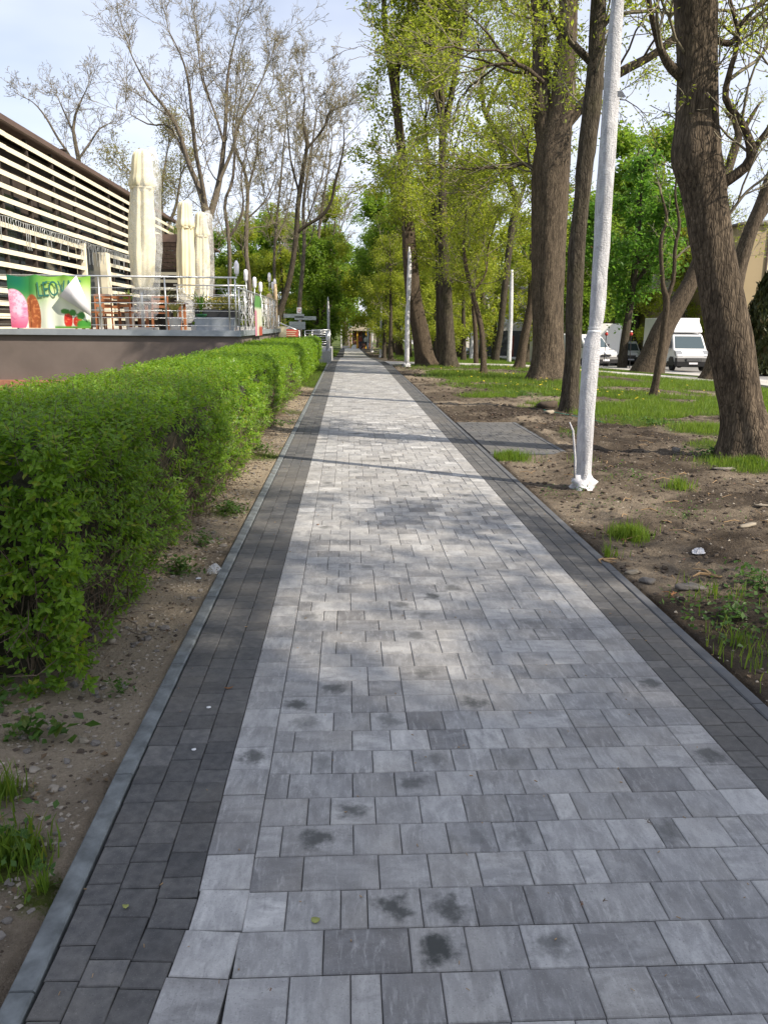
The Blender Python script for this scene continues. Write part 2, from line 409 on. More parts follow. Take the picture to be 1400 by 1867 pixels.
M['roof_red'] = simple('red_roof_tiles', (.36, .12, .07), .8, var=.25, scale=6)
M['roof_dark'] = simple('dark_roof_tiles', (.13, .11, .10), .8, var=.2, scale=6)
M['brick'] = simple('red_brick', (.34, .15, .10), .85, var=.25, scale=10)
M['asphalt'] = simple('pale_asphalt', (.20, .195, .19), .9, var=.12, scale=1.5, bump=.3)
M['slab'] = simple('pale_concrete_slabs', (.42, .40, .37), .85, var=.12, scale=1.5, bump=.2)
M['concrete'] = simple('grey_concrete', (.34, .34, .34), .85, var=.12, scale=2, bump=.2)
M['red'] = simple('red_paint', (.50, .04, .035), .5, var=.1)
M['red_gate'] = simple('oxblood_boards', (.20, .05, .035), .7, var=.2)
M['yellow'] = simple('yellow_paint', (.75, .42, .03), .6, var=.08)
M['skin'] = simple('skin', (.48, .30, .22), .6, var=.05)
M['blue_car'] = simple('grey_blue_car_paint', (.26, .33, .40), .3, .3, var=.03)
M['lamp_glass'] = simple('frosted_white_lamp_glass', (.82, .80, .86), .35, var=.02)
M['rim'] = simple('grey_wheel_rim', (.45, .45, .46), .4, .5, var=.05)
M['headlight'] = glassy('headlight_glass', (.28, .29, .31), .15)
M['brown_leaf'] = simple('dead_leaf', (.20, .09, .035), .8, var=.3, scale=40)
M['green_leaf'] = simple('fallen_green_leaf', (.28, .30, .08), .6, var=.2, scale=40)
M['twine'] = simple('green_twine', (.03, .22, .16), .7, var=.2)
M['straw'] = simple('pale_dead_stalks', (.34, .22, .11), .8, var=.3, scale=10)

# ------------------------------------------------------------------ ground
rng = np.random.default_rng(7)
def axis(segs):
    v = [np.arange(a, b, s) for a, b, s in segs]; return np.unique(np.round(np.concatenate(v), 4))
gx = axis([(-600, -100, 60), (-100, -30, 10), (-30, -6, 2), (-6, -2, .25), (-2, -.92, .035), (-.92, 1.92, .142), (1.92, 5.0, .045), (5, 9, .09), (9, 20, .4), (20, 40, 2), (40, 100, 10), (100, 601, 60)])
gy = axis([(-300, -60, 40), (-60, -10, 5), (-10, 0, .5), (0, 1.2, .12), (1.2, 8, .04), (8, 15, .07), (15, 26, .16), (26, 60, .6), (60, 120, 4), (120, 300, 20), (300, 1001, 100)])
PATH_L, PATH_R = -0.90, 1.93
def patchmask(x, y, pts):
    s = np.zeros_like(x)
    for (cx, cy, r, k) in pts: s = np.maximum(s, k * np.exp(-(((x - cx) ** 2 + (y - cy) ** 2) / (r * r)) ** 1.4))
    return s
PATCH = []
for px, py, r, k in ((1370, 850, .7, 1), (1300, 815, .5, .8), (925, 832, .33, 1), (1145, 972, .22, .9), (1230, 895, .25, .5), (1340, 1140, .5, .12), (1385, 1080, .3, .12), (1110, 880, .4, .35), (1290, 785, .8, 1), (1180, 770, .8, .7), (1040, 790, .4, .5), (880, 720, .8, .9), (1390, 1210, .2, .15)):
    h = hit(px, py); PATCH.append((h[0], h[1], r, k))
for px, py, r, k in ((40, 1340, .12, .5), (20, 1560, .16, .8), (85, 1620, .12, .7), (400, 930, .4, .6), (470, 830, .5, .7), (20, 1440, .12, .6), (520, 750, .6, .6)):
    h = hit(px, py); PATCH.append((h[0], h[1], r, k))
def grass_cover(x, y):
    n = fbm(x * .55 + 3, y * .4, 5, 4); n2 = fbm(x * 2.1, y * 1.6, 9, 3)
    edge = np.interp(y, [0, 9, 12, 14.5, 18, 26, 34, 60], [20, 20, 5.2, 4.0, 3.3, 2.9, 2.7, 2.9])
    g = smooth(-.9, 2.0, x - edge + (n - .5) * 3.4 + (n2 - .5) * 1.8)
    g = g * (1 - .92 * smooth(.55, .64, fbm(x * .5 + 9, y * .7, 21, 3)))
    g = np.where(x < 0, smooth(20, 24, y + (n2 - .5) * 4 + (x + 1.3) * 2), g)
    g = np.where((x > 12) & (y < 40), np.maximum(g, .8), g)
    g = np.where((x < -4) | (y < -1), .8, g)
    return np.clip(np.maximum(g, patchmask(x, y, PATCH)), 0, 1)
def ground_z(x, y):
    z = terrain(x, y).copy()
    near = smooth(60, 20, np.abs(y)) 
    lump = (fbm(x * 1.3, y * 1.3, 1, 4) - .5) * .10 + (fbm(x * 5, y * 5, 2, 4) - .5) * .075 + (fbm(x * 14, y * 14, 3, 3) - .5) * .048
    g = grass_cover(x, y)
    side = np.where(x > 0, x - PATH_R, PATH_L - x)
    k = smooth(0.0, .5, side)
    amp = np.where(x > 0, 1.15, .55) * (1 - .6 * g)
    z = z + near * k * lump * amp + near * (1 - k) * np.clip(side, 0, 1) * 0 - .022 * smooth(-.02, .04, side) * (1 - .5 * k)
    # little bank of soil against the right kerb and under the hedge
    z = z + np.where(x > 0, .05 * smooth(.2, 1.2, side) * smooth(20, 6, y), .04 * smooth(.2, .7, side))
    inside = (side < .015) & (y > -8) & (y < 150)
    z = np.where(inside, terrain(x, y) - .14, z)
    return z
X, Y = np.meshgrid(gx, gy)
Z = ground_z(X.ravel(), Y.ravel()).reshape(X.shape)
pz = at(900, 828, 10.35)
PAD = (1.95, 3.02, 10.35, 13.9)
inpad = (X > PAD[0] - .05) & (X < PAD[1] + .02) & (Y > PAD[2] - .02) & (Y < PAD[3] + .02)
Z = np.where(inpad, -.12, Z)
nx, ny = len(gx), len(gy)
idx = np.arange(nx * ny).reshape(ny, nx)
F = np.stack([idx[:-1, :-1], idx[:-1, 1:], idx[1:, 1:], idx[1:, :-1]], -1).reshape(-1, 4)
me = mesh_np('ground', np.stack([X.ravel(), Y.ravel(), Z.ravel()], 1), F, M['ground'])
g = grass_cover(X.ravel(), Y.ravel())
xr, yr = X.ravel(), Y.ravel()
dry = np.where(xr < 0, smooth(.2, .5, fbm(xr * 1.1, yr * .9, 31, 3)), smooth(.40, .66, fbm(xr * .9, yr * .7, 33, 3)) * .5)
wet_and_shade = np.where(xr > 0, smooth(.50, .62, fbm(xr * .8 + 5, yr * 1.1, 41, 3)) * .8 + patchmask(xr, yr, [(2.6, 3.9, .9, .9), (3.4, 15.6, .8, .9), (4.6, 13.0, .8, .6)]), 0)  # noise gives wet soil; the nearest patch is shade painted into the soil colour
point_color(me, 'cover', np.stack([g, np.clip(dry, 0, 1), np.clip(wet_and_shade, 0, 1)], 1))
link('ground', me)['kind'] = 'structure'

# ------------------------------------------------------------------ footpath
X0, XI, XJ, X1 = -0.459, -0.303, 1.380, 1.539
ROW0, ROW = 1.7314, 0.16
def bend(y): return float(np.interp(y, [-9, 1.45, 1.63, 1.78, 1.98, 2.25], [-.05, -.05, -.034, -.016, .006, 0]))
def bendk(y): return float(np.interp(y, [-9, 1.6, 2.3, 3.0], [.022, .022, .014, 0]))
base = MB(); yy = np.array([-6, 20, 36, 46, 56, 65, 100, 140])
for a, b in zip(yy[:-1], yy[1:]):
    za, zb = float(terrain(0, a)) - .022, float(terrain(0, b)) - .022
    base.quad((PATH_L + .03, a, za), (PATH_R - .03, a, za), (PATH_R - .03, b, zb), (PATH_L + .03, b, zb))
path = base.build('footpath', M['joint']); path['kind'] = 'structure'
def stone_shape(w, l, h=.06, bv=.0034):
    """one paver centred on its top face: 5 bevelled faces"""
    a, b = w / 2, l / 2; c, d = a - bv, b - bv
    V = [(-a, -b, -h), (a, -b, -h), (a, b, -h), (-a, b, -h), (-a, -b, -bv), (a, -b, -bv), (a, b, -bv), (-a, b, -bv), (-c, -d, 0), (c, -d, 0), (c, d, 0), (-c, d, 0)]
    F = [(0, 1, 5, 4), (1, 2, 6, 5), (2, 3, 7, 6), (3, 0, 4, 7), (4, 5, 9, 8), (5, 6, 10, 9), (6, 7, 11, 10), (7, 4, 8, 11), (8, 9, 10, 11)]
    return np.array(V, float), np.array(F)
_cache = {}
def stone_mesh(kind, w, l):
    k = (kind, round(w, 3), round(l, 3))
    if k not in _cache:
        V, F = stone_shape(w, l); _cache[k] = mesh_np(kind, V, F, M['light1' if kind == 'light_paver' else 'dark1'], False)
    return _cache[k]
GAP = .0026
ROWS = {-1: (16, 16, 8, 16, 16, 24, 16, 16), 0: (24, 24, 16, 16, 16, 24, 16, 24), 1: (12, 16, 8, 16, 16, 16, 16, 24, 16), 2: (16, 24, 16, 16, 16, 16, 8, 16, 24), 3: (8, 24, 16, 16, 16, 16, 24, 16, 8, 16),
        4: (16, 8, 16, 16, 16, 16, 16, 8, 16, 24), 5: (8, 24, 16, 16, 16, 16, 24, 16, 24), 6: (16, 8, 16, 16, 16, 16, 16, 8, 16, 24), 7: (8, 24, 16, 16, 16, 16, 24, 8, 16), 8: (24, 16, 16, 16, 16, 16, 24, 16)}
STAINS = [(727, 1655, .85), (820, 1655, .8), (790, 1735, .95), (1055, 1728, .6), (648, 1480, .75), (568, 1530, .8), (455, 1385, .75), (545, 1278, .8), (640, 1250, .7), (860, 1280, .75), (713, 1307, .5), (755, 1432, .6), (1290, 1370, .7), (1165, 1235, .7),
          (815, 1085, .8), (790, 1115, .5), (735, 1155, .55), (775, 1225, .55), (640, 1030, .5), (710, 1097, .6), (900, 1525, .3), (588, 1385, .45), (525, 1330, .4), (770, 1380, .45), (850, 1070, .6), (620, 957, .6), (900, 1380, .3), (1215, 1510, .5), (985, 1135, .4), (590, 1115, .5), (560, 1090, .3), (700, 1460, .25), (940, 1520, .4)]
SP = [(hit(a, b)[0], hit(a, b)[1], k) for a, b, k in STAINS]
TONES = [(480, 1660, 1.0), (365, 1690, .9), (345, 1770, .85), (380, 1620, .8), (630, 1735, .02), (913, 1655, .12), (505, 1590, .15), (710, 1350, .9), (747, 1350, .95), (680, 1350, .8), (1020, 1475, .9), (1225, 1795, .15), (1060, 1590, .85), (835, 1345, .1), (520, 1105, .8)]
TP = [(hit(a, b)[0], hit(a, b)[1], k) for a, b, k in TONES]
stones = []      # kind, cx, cy, w, l, tone, stain, seed, skew
rr = random.Random(11)
def lay(kind, x0, x1, y0, y1, rot=0):
    cx, cy = (x0 + x1) / 2, (y0 + y1) / 2
    tone = min(1, max(0, rr.gauss(.44, .16))); stain = 0
    if kind == 'light_paver':
        for a, b, k in TP:
            if x0 <= a <= x1 and y0 <= b <= y1: tone = k
        for a, b, k in SP:
            if x0 <= a <= x1 and y0 <= b <= y1: stain = k
        if cy > 5.5 and rr.random() < .035: stain = rr.uniform(.4, .8)
        if cy > 5.5 and rr.random() < .03: tone = 1.0
    else:
        if rr.random() < .05: tone = rr.uniform(.9, 1.3)
    stones.append([kind, cx, cy, x1 - x0 - GAP, y1 - y0 - GAP, tone, stain, rr.random(), rot + rr.gauss(0, .0025 if kind == 'light_paver' else .008), rr.gauss(0, .0008)])
n_end = int((56 - ROW0) / ROW)
far_rows = []
for n in range(-40, n_end):
    ya = ROW0 + ROW * n; yb = ya + ROW
    if n in ROWS: seq = list(ROWS[n])
    else:
        seq = [rr.choice((8, 16, 24)) if rr.random() < .35 else 16]
        while sum(seq) < 190: seq.append(rr.choice((16, 16, 16, 16, 24, 24, 8)) if seq[-1] != 8 else rr.choice((16, 24)))
    x = XI + (bend(ya) * .3 if n < 1 else 0)
    while sum(seq) < 190: seq.append(rr.choice((16, 16, 24)))
    for i, s_ in enumerate(seq):
        x2 = x + s_ / 100
        if x2 > XJ - .045: x2 = XJ
        lay('light_paver', x, x2, ya, yb)
        x = x2
        if x >= XJ - 1e-6: break
    if x < XJ - .01: lay('light_paver', x, XJ, ya, yb)
# border columns run at their own rhythm
y = -4.7
while y < 56:
    l_ = .165; r_ = (bend(y + l_) - bend(y)) / l_
    lay('light_paver', X0 + bend(y + .08), XI + (bend(y + .08) * .55), y, y + l_, -r_ * .8); y += l_
y = -4.66
while y < 56:
    lay('light_paver', XJ, X1, y, y + .16); y += .16
def dark_cols(x0, widths, bendf, y_end, s0):
    x = x0
    for ci, wd in enumerate(widths):
        kf = (.0, .3, .65, 1.0)[ci + 1] if bendf is bend else 0
        kl = (.0, .3, .65, 1.0)[ci] if bendf is bend else 0
        y = -4.7 + rr.uniform(0, .1)
        while y < y_end:
            l_ = rr.choice((.09, .12, .12, .12, .155)); b1 = bendf(y + l_ / 2) * kf; b0 = bendf(y + l_ / 2) * kl + (bendk(y + l_ / 2) * (ci == 0) if bendf is bend else 0)
            rt = -(bendf(y + l_) - bendf(y)) * (kf + kl) / 2 / l_ * .8
            if not (X1 - .01 < x < 2.1 and 34.6 < y < 40.2): lay('dark_paver', x + b0, x + wd + b1, y, y + l_, rt + rr.gauss(0, .01 if y < 3 else .004))
            y += l_
        x += wd
dark_cols(X0 - .36, (.12, .12, .12), bend, 56, 1)
dark_cols(X1, (.103, .103, .103), lambda v: 0.0, 56, 2)
def in_view(x, y):
    d = np.array([x, y, -EYE]); z = d @ CF
    if z < .2: return False
    u = 700 + FPX * (d @ CX) / z; v = 933.5 - FPX * (d @ CU) / z
    return -60 < u < 1460 and v < 1935
def emit_far(name, kind, items, parent, mat):
    Vs, Fs, C, UV = [], [], [], []
    cache = {}
    off = 0
    for (k, cx, cy, wd, ln, tone, st, seed, rot, dz) in items:
        simple_ = cy > 14
        if simple_:
            a, b = wd / 2, ln / 2; V = np.array([(-a, -b, -.02), (a, -b, -.02), (a, b, -.02), (-a, b, -.02), (-a, -b, 0), (a, -b, 0), (a, b, 0), (-a, b, 0)], float); Fq = np.array([(0, 1, 5, 4), (1, 2, 6, 5), (3, 0, 4, 7), (4, 5, 6, 7)])
        else: V, Fq = stone_shape(wd, ln)
        c, s = math.cos(rot), math.sin(rot)
        W = V.copy(); W[:, 0] = c * V[:, 0] - s * V[:, 1] + cx; W[:, 1] = s * V[:, 0] + c * V[:, 1] + cy; W[:, 2] = V[:, 2] + dz + (-.028 * max(0, cy - 36))
        Vs.append(W); Fs.append(Fq + off); off += len(V); C.append(np.tile([tone, st, seed], (len(V), 1))); UV.append(V[:, :2])
    V = np.concatenate(Vs); Fq = np.concatenate(Fs)
    me = mesh_np(name, V, Fq, mat, False); point_color(me, 'tone', np.concatenate(C))
    uvl = me.uv_layers.new(name='local'); uv = np.concatenate(UV)[Fq.ravel()]; uvl.data.foreach_set('uv', uv.astype(np.float32).ravel())
    o = link(name, me, parent); o['kind'] = 'stuff'; return o
for kind, mt in (('light_paver', 'lightn'), ('dark_paver', 'darkn')):
    its = [s_ for s_ in stones if s_[0] == kind]
    vis = sorted([s_ for s_ in its if in_view(s_[1], s_[2])], key=lambda q: -(q[3] * q[4]) / (q[2] ** 2 + 2.8) ** 1.5)
    near = vis[:300]; ids = set(map(id, near))
    for s_ in near:
        _, cx, cy, wd, ln, tone, st, seed, rot, dz = s_
        o = link(kind, stone_mesh(kind, wd, ln), path); o.location = (cx, cy, dz); o.rotation_euler = (rr.gauss(0, .002), rr.gauss(0, .002), rot); o.color = (tone, st, seed, 1)
    emit_far(kind + 's', kind, [s_ for s_ in its if id(s_) not in ids], path, M[mt])
# kerb stones, one metre each
def kerbs(x0, wd, bf, h, mk='kerb'):
    y = -4.8
    me0 = {}
    while y < 56:
        if x0 > 1 and 34.4 < y < 40.2: y += 1.0; continue
        L_ = 1.0 if not 1.0 < y + 1 < 2.6 or x0 > 0 else .5
        b0, b1 = bf(y), bf(y + L_)
        key = round(L_, 2)
        if key not in me0:
            a = wd / 2 - .002; l2 = L_ / 2 - .002; bv = .006
            V = [(-a, -l2, -.12), (a, -l2, -.12), (a, l2, -.12), (-a, l2, -.12), (-a, -l2, -bv), (a, -l2, -bv), (a, l2, -bv), (-a, l2, -bv), (-a + bv, -l2 + .002, 0), (a - bv, -l2 + .002, 0), (a - bv, l2 - .002, 0), (-a + bv, l2 - .002, 0)]
            Fk = [(0, 1, 5, 4), (1, 2, 6, 5), (2, 3, 7, 6), (3, 0, 4, 7), (4, 5, 9, 8), (5, 6, 10, 9), (6, 7, 11, 10), (7, 4, 8, 11), (8, 9, 10, 11)]
            me0[key] = mesh_np('kerb_stone', V, np.array(Fk), M[mk], False)
        o = link('kerb_stone', me0[key], path); ang = math.atan2(b1 - b0, L_)
        o.location = (x0 + wd / 2 + (b0 + b1) / 2, y + L_ / 2, h + float(terrain(0, y + L_ / 2)) - float(0)); o.rotation_euler = (-.028 if y > 36 else 0, rr.gauss(0, .004), -ang)
        y += L_
kerbs(-.897, .072, bendk, .006)
kerbs(X1 + .312, .068, lambda v: 0.0, .002, 'kerb_dark')
# path running on beyond the crossing
far = MB()
for a, b in ((56.4, 65), (65, 100), (100, 112)):
    za, zb = float(terrain(0, a)) + .004, float(terrain(0, b)) + .004
    far.quad((-.3, a, za), (1.6, a, za), (1.6, b, zb), (-.3, b, zb))
o = far.build('path_beyond_the_crossing', M['slab']); o['kind'] = 'structure'
# side pad of dark stones
pad = MB().quad((PAD[0] - .02, PAD[2], -.018), (PAD[1], PAD[2], -.018), (PAD[1], PAD[3], -.018), (PAD[0] - .02, PAD[3], -.018)).build('paved_side_pad', M['joint']); pad['kind'] = 'structure'
y = PAD[2] + .07
while y < PAD[3] - .1:
    x = PAD[0]; l_ = .12
    while x < PAD[1] - .08:
        wd = rr.choice((.12, .18, .18)); wd = min(wd, PAD[1] - .07 - x) if PAD[1] - .07 - x - wd > .06 else PAD[1] - .07 - x
        if wd < .03: break
        o = link('dark_paver', stone_mesh('dark_paver', wd - GAP, l_ - GAP), pad); o.location = (x + wd / 2, y + l_ / 2, rr.gauss(.0, .001)); o.color = (min(1, max(0, rr.gauss(.5, .2))), 0, rr.random(), 1); o.rotation_euler = (0, 0, rr.gauss(0, .004))
        x += wd
    y += l_
kb = MB().bx(PAD[0] - .02, PAD[1] + .0, PAD[2], PAD[2] + .066, -.12, .004); kb.build('kerb_stone', M['kerb_dark'], pad)
MB().bx(PAD[1] - .066, PAD[1], PAD[2] + .069, PAD[3], -.12, .004).build('kerb_stone', M['kerb_dark'], pad)
# paved crossing that leaves to the right
cr = MB(); pl = [(1.86, 34.6, 40.2), (3.0, 35.0, 38.0), (5.0, 34.6, 36.6), (8.0, 34.2, 36.0), (12, 33.6, 35.4), (17, 33.2, 35.0)]
for (xa, y0, y1), (xb, y2, y3) in zip(pl[:-1], pl[1:]):
    def zz(x, y): return float(terrain(x, y)) + .03
    cr.quad((xa, y0, zz(xa, y0)), (xb, y2, zz(xb, y2)), (xb, y3, zz(xb, y3)), (xa, y1, zz(xa, y1)))
    cr.quad((xa, y0, zz(xa, y0) - .2), (xb, y2, zz(xb, y2) - .2), (xb, y2, zz(xb, y2)), (xa, y0, zz(xa, y0)))
o = cr.build('crossing_path', M['slab']); o['kind'] = 'structure'
for a, b, c_, d in ((-4.2, 1.9, 56.0, 58.4),):
    za, zb = float(terrain(0, c_)), float(terrain(0, d))
    o = MB().quad((a, c_, za + .006), (b + 8, c_, za + .006), (b + 8, d, zb + .006), (a, d, zb + .006)).build('brown_cross_lane', simple('brown_gravel', (.16, .12, .09), .9, var=.2)); o['kind'] = 'structure'

# ------------------------------------------------------------------ street on the right
RX0, RX1 = 18.2, 27.0
def strip(name, x0, x1, dz, mat, y0=-40, y1=260, th=None):
    m = MB(); ys = [y0, 0, 36, 50, 65, 100, 175, y1]
    for a, b in zip(ys[:-1], ys[1:]):
        za, zb = float(terrain(x0, a)) + dz, float(terrain(x0, b)) + dz
        m.quad((x0, a, za), (x1, a, za), (x1, b, zb), (x0, b, zb))
        if th: m.quad((x0, a, za - th), (x0, a, za), (x0, b, zb), (x0, b, zb - th)); m.quad((x1, a, za - th), (x1, a, za), (x1, b, zb), (x1, b, zb - th))
    o = m.build(name, mat); o['kind'] = 'structure'; return o
strip('road', RX0, RX1, .02, M['asphalt'])
strip('near_kerb', RX0 - .16, RX0 - .002, .14, M['concrete'], th=.2)
strip('near_pavement', RX0 - 1.9, RX0 - .165, .10, M['slab'], th=.2)
strip('far_kerb', RX1 + .002, RX1 + .16, .15, M['concrete'], th=.2)
strip('far_pavement', RX1 + .165, RX1 + 2.4, .12, M['slab'], th=.2)

# ------------------------------------------------------------------ leaves and tubes in bulk
def leaves_mesh(name, P, N, size, mat, asp=.42, fold=.22, rs=None, hi=False, D=None):
    """P points, N up-normals of leaf, D leaf axis; folded pointed leaves"""
    rs = rs or np.random.default_rng(3); n = len(P)
    N = N / (np.linalg.norm(N, axis=1, keepdims=True) + 1e-9)
    if D is None: D = rs.normal(size=(n, 3))
    D = D - N * (D * N).sum(1, keepdims=True); D /= np.linalg.norm(D, axis=1, keepdims=True) + 1e-9
    Sd = np.cross(D, N); s = np.asarray(size).reshape(-1, 1) * np.ones((n, 1))
    wv = s * asp * .5
    if hi:
        V = np.stack([P, P + D * s * .32 + Sd * wv * .9 + N * s * fold * .3, P + D * s * .68 + Sd * wv * .75 + N * s * fold * .25, P + D * s * 1.0 - N * s * .06,
                      P + D * s * .68 - Sd * wv * .75 + N * s * fold * .25, P + D * s * .32 - Sd * wv * .9 + N * s * fold * .3, P + D * s * .5 - N * s * .02], 1)
        b = (np.arange(n) * 7)[:, None]
        F = [np.concatenate([b + [[0, 1, 2, 6]], b + [[6, 2, 3, 3]]][:1] + [b + [[0, 6, 4, 5]]]), np.concatenate([b + [[6, 2, 3]], b + [[6, 3, 4]]])]
        return mesh_np(name, V.reshape(-1, 3), F, mat, False)
    V = np.stack([P, P + D * s * .45 + Sd * wv + N * s * fold * .3, P + D * s, P + D * s * .45 - Sd * wv + N * s * fold * .3], 1)
    b = (np.arange(n) * 4)[:, None]
    return mesh_np(name, V.reshape(-1, 3), np.concatenate([b + [[0, 1, 2]], b + [[0, 2, 3]]]), mat, False)
def tubes_np(groups, sides_of):
    """groups: list of (pts (N,3), radii (N,)); batched by length and side count"""
    buckets = {}
    for p, r in groups:
        s = sides_of(r[0]); buckets.setdefault((len(p), s), []).append((p, r))
    Vs, Fs, off = [], [], 0
    for (n, s), L_ in buckets.items():
        P = np.stack([a for a, _ in L_]); Rr = np.stack([b for _, b in L_]); B = len(L_)
        T = np.empty_like(P); T[:, 1:-1] = P[:, 2:] - P[:, :-2]; T[:, 0] = P[:, 1] - P[:, 0]; T[:, -1] = P[:, -1] - P[:, -2]
        T /= np.linalg.norm(T, axis=2, keepdims=True) + 1e-9
        m = P[:, -1] - P[:, 0]; m /= np.linalg.norm(m, axis=1, keepdims=True) + 1e-9
        ref = np.where(np.abs(m[:, 2:3]) < .75, np.array([[0, 0, 1.0]]), np.array([[0.9, .43, 0.05]]))
        U = np.cross(T, ref[:, None, :]); U /= np.linalg.norm(U, axis=2, keepdims=True) + 1e-9; W = np.cross(T, U)
        a = np.arange(s) * 2 * np.pi / s
        ring = P[:, :, None, :] + Rr[:, :, None, None] * (np.cos(a)[None, None, :, None] * U[:, :, None, :] + np.sin(a)[None, None, :, None] * W[:, :, None, :])
        Vs.append(ring.reshape(-1, 3))
        i = np.arange(n - 1)[:, None] * s + np.arange(s)[None, :]; j = np.arange(n - 1)[:, None] * s + (np.arange(s)[None, :] + 1) % s
        q = np.stack([i, j, j + s, i + s], -1).reshape(-1, 4)
        Fs.append((q[None] + (np.arange(B) * n * s)[:, None, None] + off).reshape(-1, 4)); off += B * n * s
    return np.concatenate(Vs), np.concatenate(Fs)

# ------------------------------------------------------------------ hedge
def hedge_face(y, z):      # x of the face that looks at the path
    n = (fbm(y * .9, z * 1.3, 51, 3) - .5) * .30 + (fbm(y * 3.1, z * 3, 52, 2) - .5) * .20
    return -1.17 - .13 * (z < .35) * (1 - z / .35) + n - .06 * smooth(6, 2, y)
def hedge_top(x, y): return 1.16 + (fbm(x * 1.5, y * .8, 53, 3) - .5) * .12 - .035 * smooth(20, 34, y)
HB = -2.66
hedge = empty('hedge', (-1.9, 18, 0), 'long clipped green privet hedge along the left edge of the footpath', 'hedge')
def hedge_zone(y0, y1, dens, nl, ls, seed, hi):
    rs = np.random.default_rng(seed); A = (y1 - y0)
    # face shoots
    nf = int(dens * A * 1.1); yf = rs.uniform(y0, y1, nf); zf = 1.16 * rs.random(nf) ** .85
    keep = rs.random(nf) < np.where(zf < .3, .55, 1) * (.42 + .58 * smooth(.36, .52, fbm(yf * 1.7, zf * 2.2, 61, 3)))
    yf, zf = yf[keep], zf[keep]; sh = 1 - smooth(.92, 1.16, zf)
    xf = hedge_face(yf, zf) - (1 - sh) * .12 - rs.random(len(yf)) * .10
    Pf = np.stack([xf, yf, zf], 1); Nf = np.stack([np.ones(len(yf)) * (.35 + .65 * sh), rs.normal(0, .35, len(yf)), .35 + (1 - sh) * .9 + rs.normal(0, .25, len(yf))], 1)
    nt_ = int(dens * A * 1.5); xt = rs.uniform(HB, -1.16, nt_); yt = rs.uniform(y0, y1, nt_)
    zt = hedge_top(xt, yt) - smooth(-1.36, -1.12, xt) * .10 - rs.random(nt_) * .07
    Pt = np.stack([xt, yt, zt], 1); Nt = np.stack([rs.normal(0, .3, nt_), rs.normal(0, .3, nt_), np.ones(nt_)], 1)
    nb = int(dens * A * .35); yb = rs.uniform(y0, y1, nb); zb = rs.uniform(.1, 1.1, nb); Pb = np.stack([HB + rs.random(nb) * .06, yb, zb], 1); Nb = np.stack([-np.ones(nb), rs.normal(0, .3, nb), rs.random(nb) * .6], 1)
    if y0 < 4:
        ne = 900; xe = rs.uniform(HB, -1.2, ne); ze = 1.14 * rs.random(ne) ** .8; Pe = np.stack([xe, y0 + .02 + rs.random(ne) * .1 + .25 * (xe + 1.2 > -.15) * 0, ze], 1); Ne = np.stack([rs.normal(0, .35, ne), -np.ones(ne), .4 + rs.normal(0, .25, ne)], 1)
        Pb = np.concatenate([Pb, Pe]); Nb = np.concatenate([Nb, Ne])
    P = np.concatenate([Pf, Pt, Pb]); Dr = np.concatenate([Nf, Nt, Nb]); Dr /= np.linalg.norm(Dr, axis=1, keepdims=True)
    n = len(P); Ls = rs.uniform(.05, .12, n) * (1.25 if hi else 1.0)
    k = np.arange(nl); t = (k // 2 + .5) / (nl / 2)
    s0 = np.cross(Dr, rs.normal(size=(n, 3))); s0 /= np.linalg.norm(s0, axis=1, keepdims=True) + 1e-9; s1 = np.cross(Dr, s0)
    ang = (k // 2) * 1.57 + (k % 2) * np.pi
    out_ = np.cos(ang)[None, :, None] * s0[:, None] + np.sin(ang)[None, :, None] * s1[:, None]
    D = out_ * .85 + Dr[:, None] * .75 + rs.normal(0, .16, (n, nl, 3)); Nn = Dr[:, None] * .9 - out_ * .45 + np.array([0, 0, .25]) + rs.normal(0, .18, (n, nl, 3))
    PP = P[:, None] + Dr[:, None] * (t[None, :, None] * Ls[:, None, None] - .02)
    sz = ls * rs.uniform(.6, 1.15, (n, nl)) * (1 - .25 * t)[None]
    o = link('foliage', leaves_mesh('foliage', PP.reshape(-1, 3), Nn.reshape(-1, 3), sz.ravel(), M['leaf_hedge'], .52, .3, rs, hi, D.reshape(-1, 3)), hedge)
    o.matrix_parent_inverse = Matrix.Translation(-hedge.location); o['kind'] = 'stuff'
    return P, Dr, Ls
def relink(o, root): o.matrix_parent_inverse = Matrix.Translation(-Vector(root.location)); return o
st = []
for (y0, y1, de, nl, ls, hi) in ((3.35, 5.0, 420, 10, .050, True), (5.0, 8.5, 330, 10, .052, False), (8.5, 16, 230, 9, .062, False), (16, 34.8, 130, 8, .080, False)):
    P, D, Ls = hedge_zone(y0, y1, de, nl, ls, int(y0 * 10), hi)
    if y0 < 8:
        for i in range(0, len(P), 2): st.append((np.stack([P[i] - D[i] * .05, P[i] + D[i] * Ls[i]]), np.array([.0018, .001])))
rs = np.random.default_rng(5)
for k in range(1800):
    y = 3.42 + 15 * rs.random() ** 1.3; z0 = rs.uniform(0, .5); x = hedge_face(y, .5) - rs.uniform(.0, .2); p = np.array([x - .08, y, z0]); pts = [p]
    d = np.array([rs.normal(.12, .25), rs.normal(0, .35), 1.0])
    if rs.random() < .25: d = np.array([rs.normal(.5, .3), rs.normal(0, .6), rs.normal(.1, .4)])
    for j in range(4): d = d + rs.normal(0, .22, 3); p = p + d / np.linalg.norm(d) * rs.uniform(.06, .16); pts.append(p)
    r0 = rs.uniform(.0015, .0055); st.append((np.array(pts), np.linspace(r0, r0 * .4, 5)))
V, Fq = tubes_np(st, lambda r: 3)
relink(link('stems', mesh_np('stems', V, Fq, M['stem']), hedge), hedge)['kind'] = 'stuff'
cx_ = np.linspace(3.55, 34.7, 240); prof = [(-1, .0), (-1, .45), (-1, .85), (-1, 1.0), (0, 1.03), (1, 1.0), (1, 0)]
V = []; 
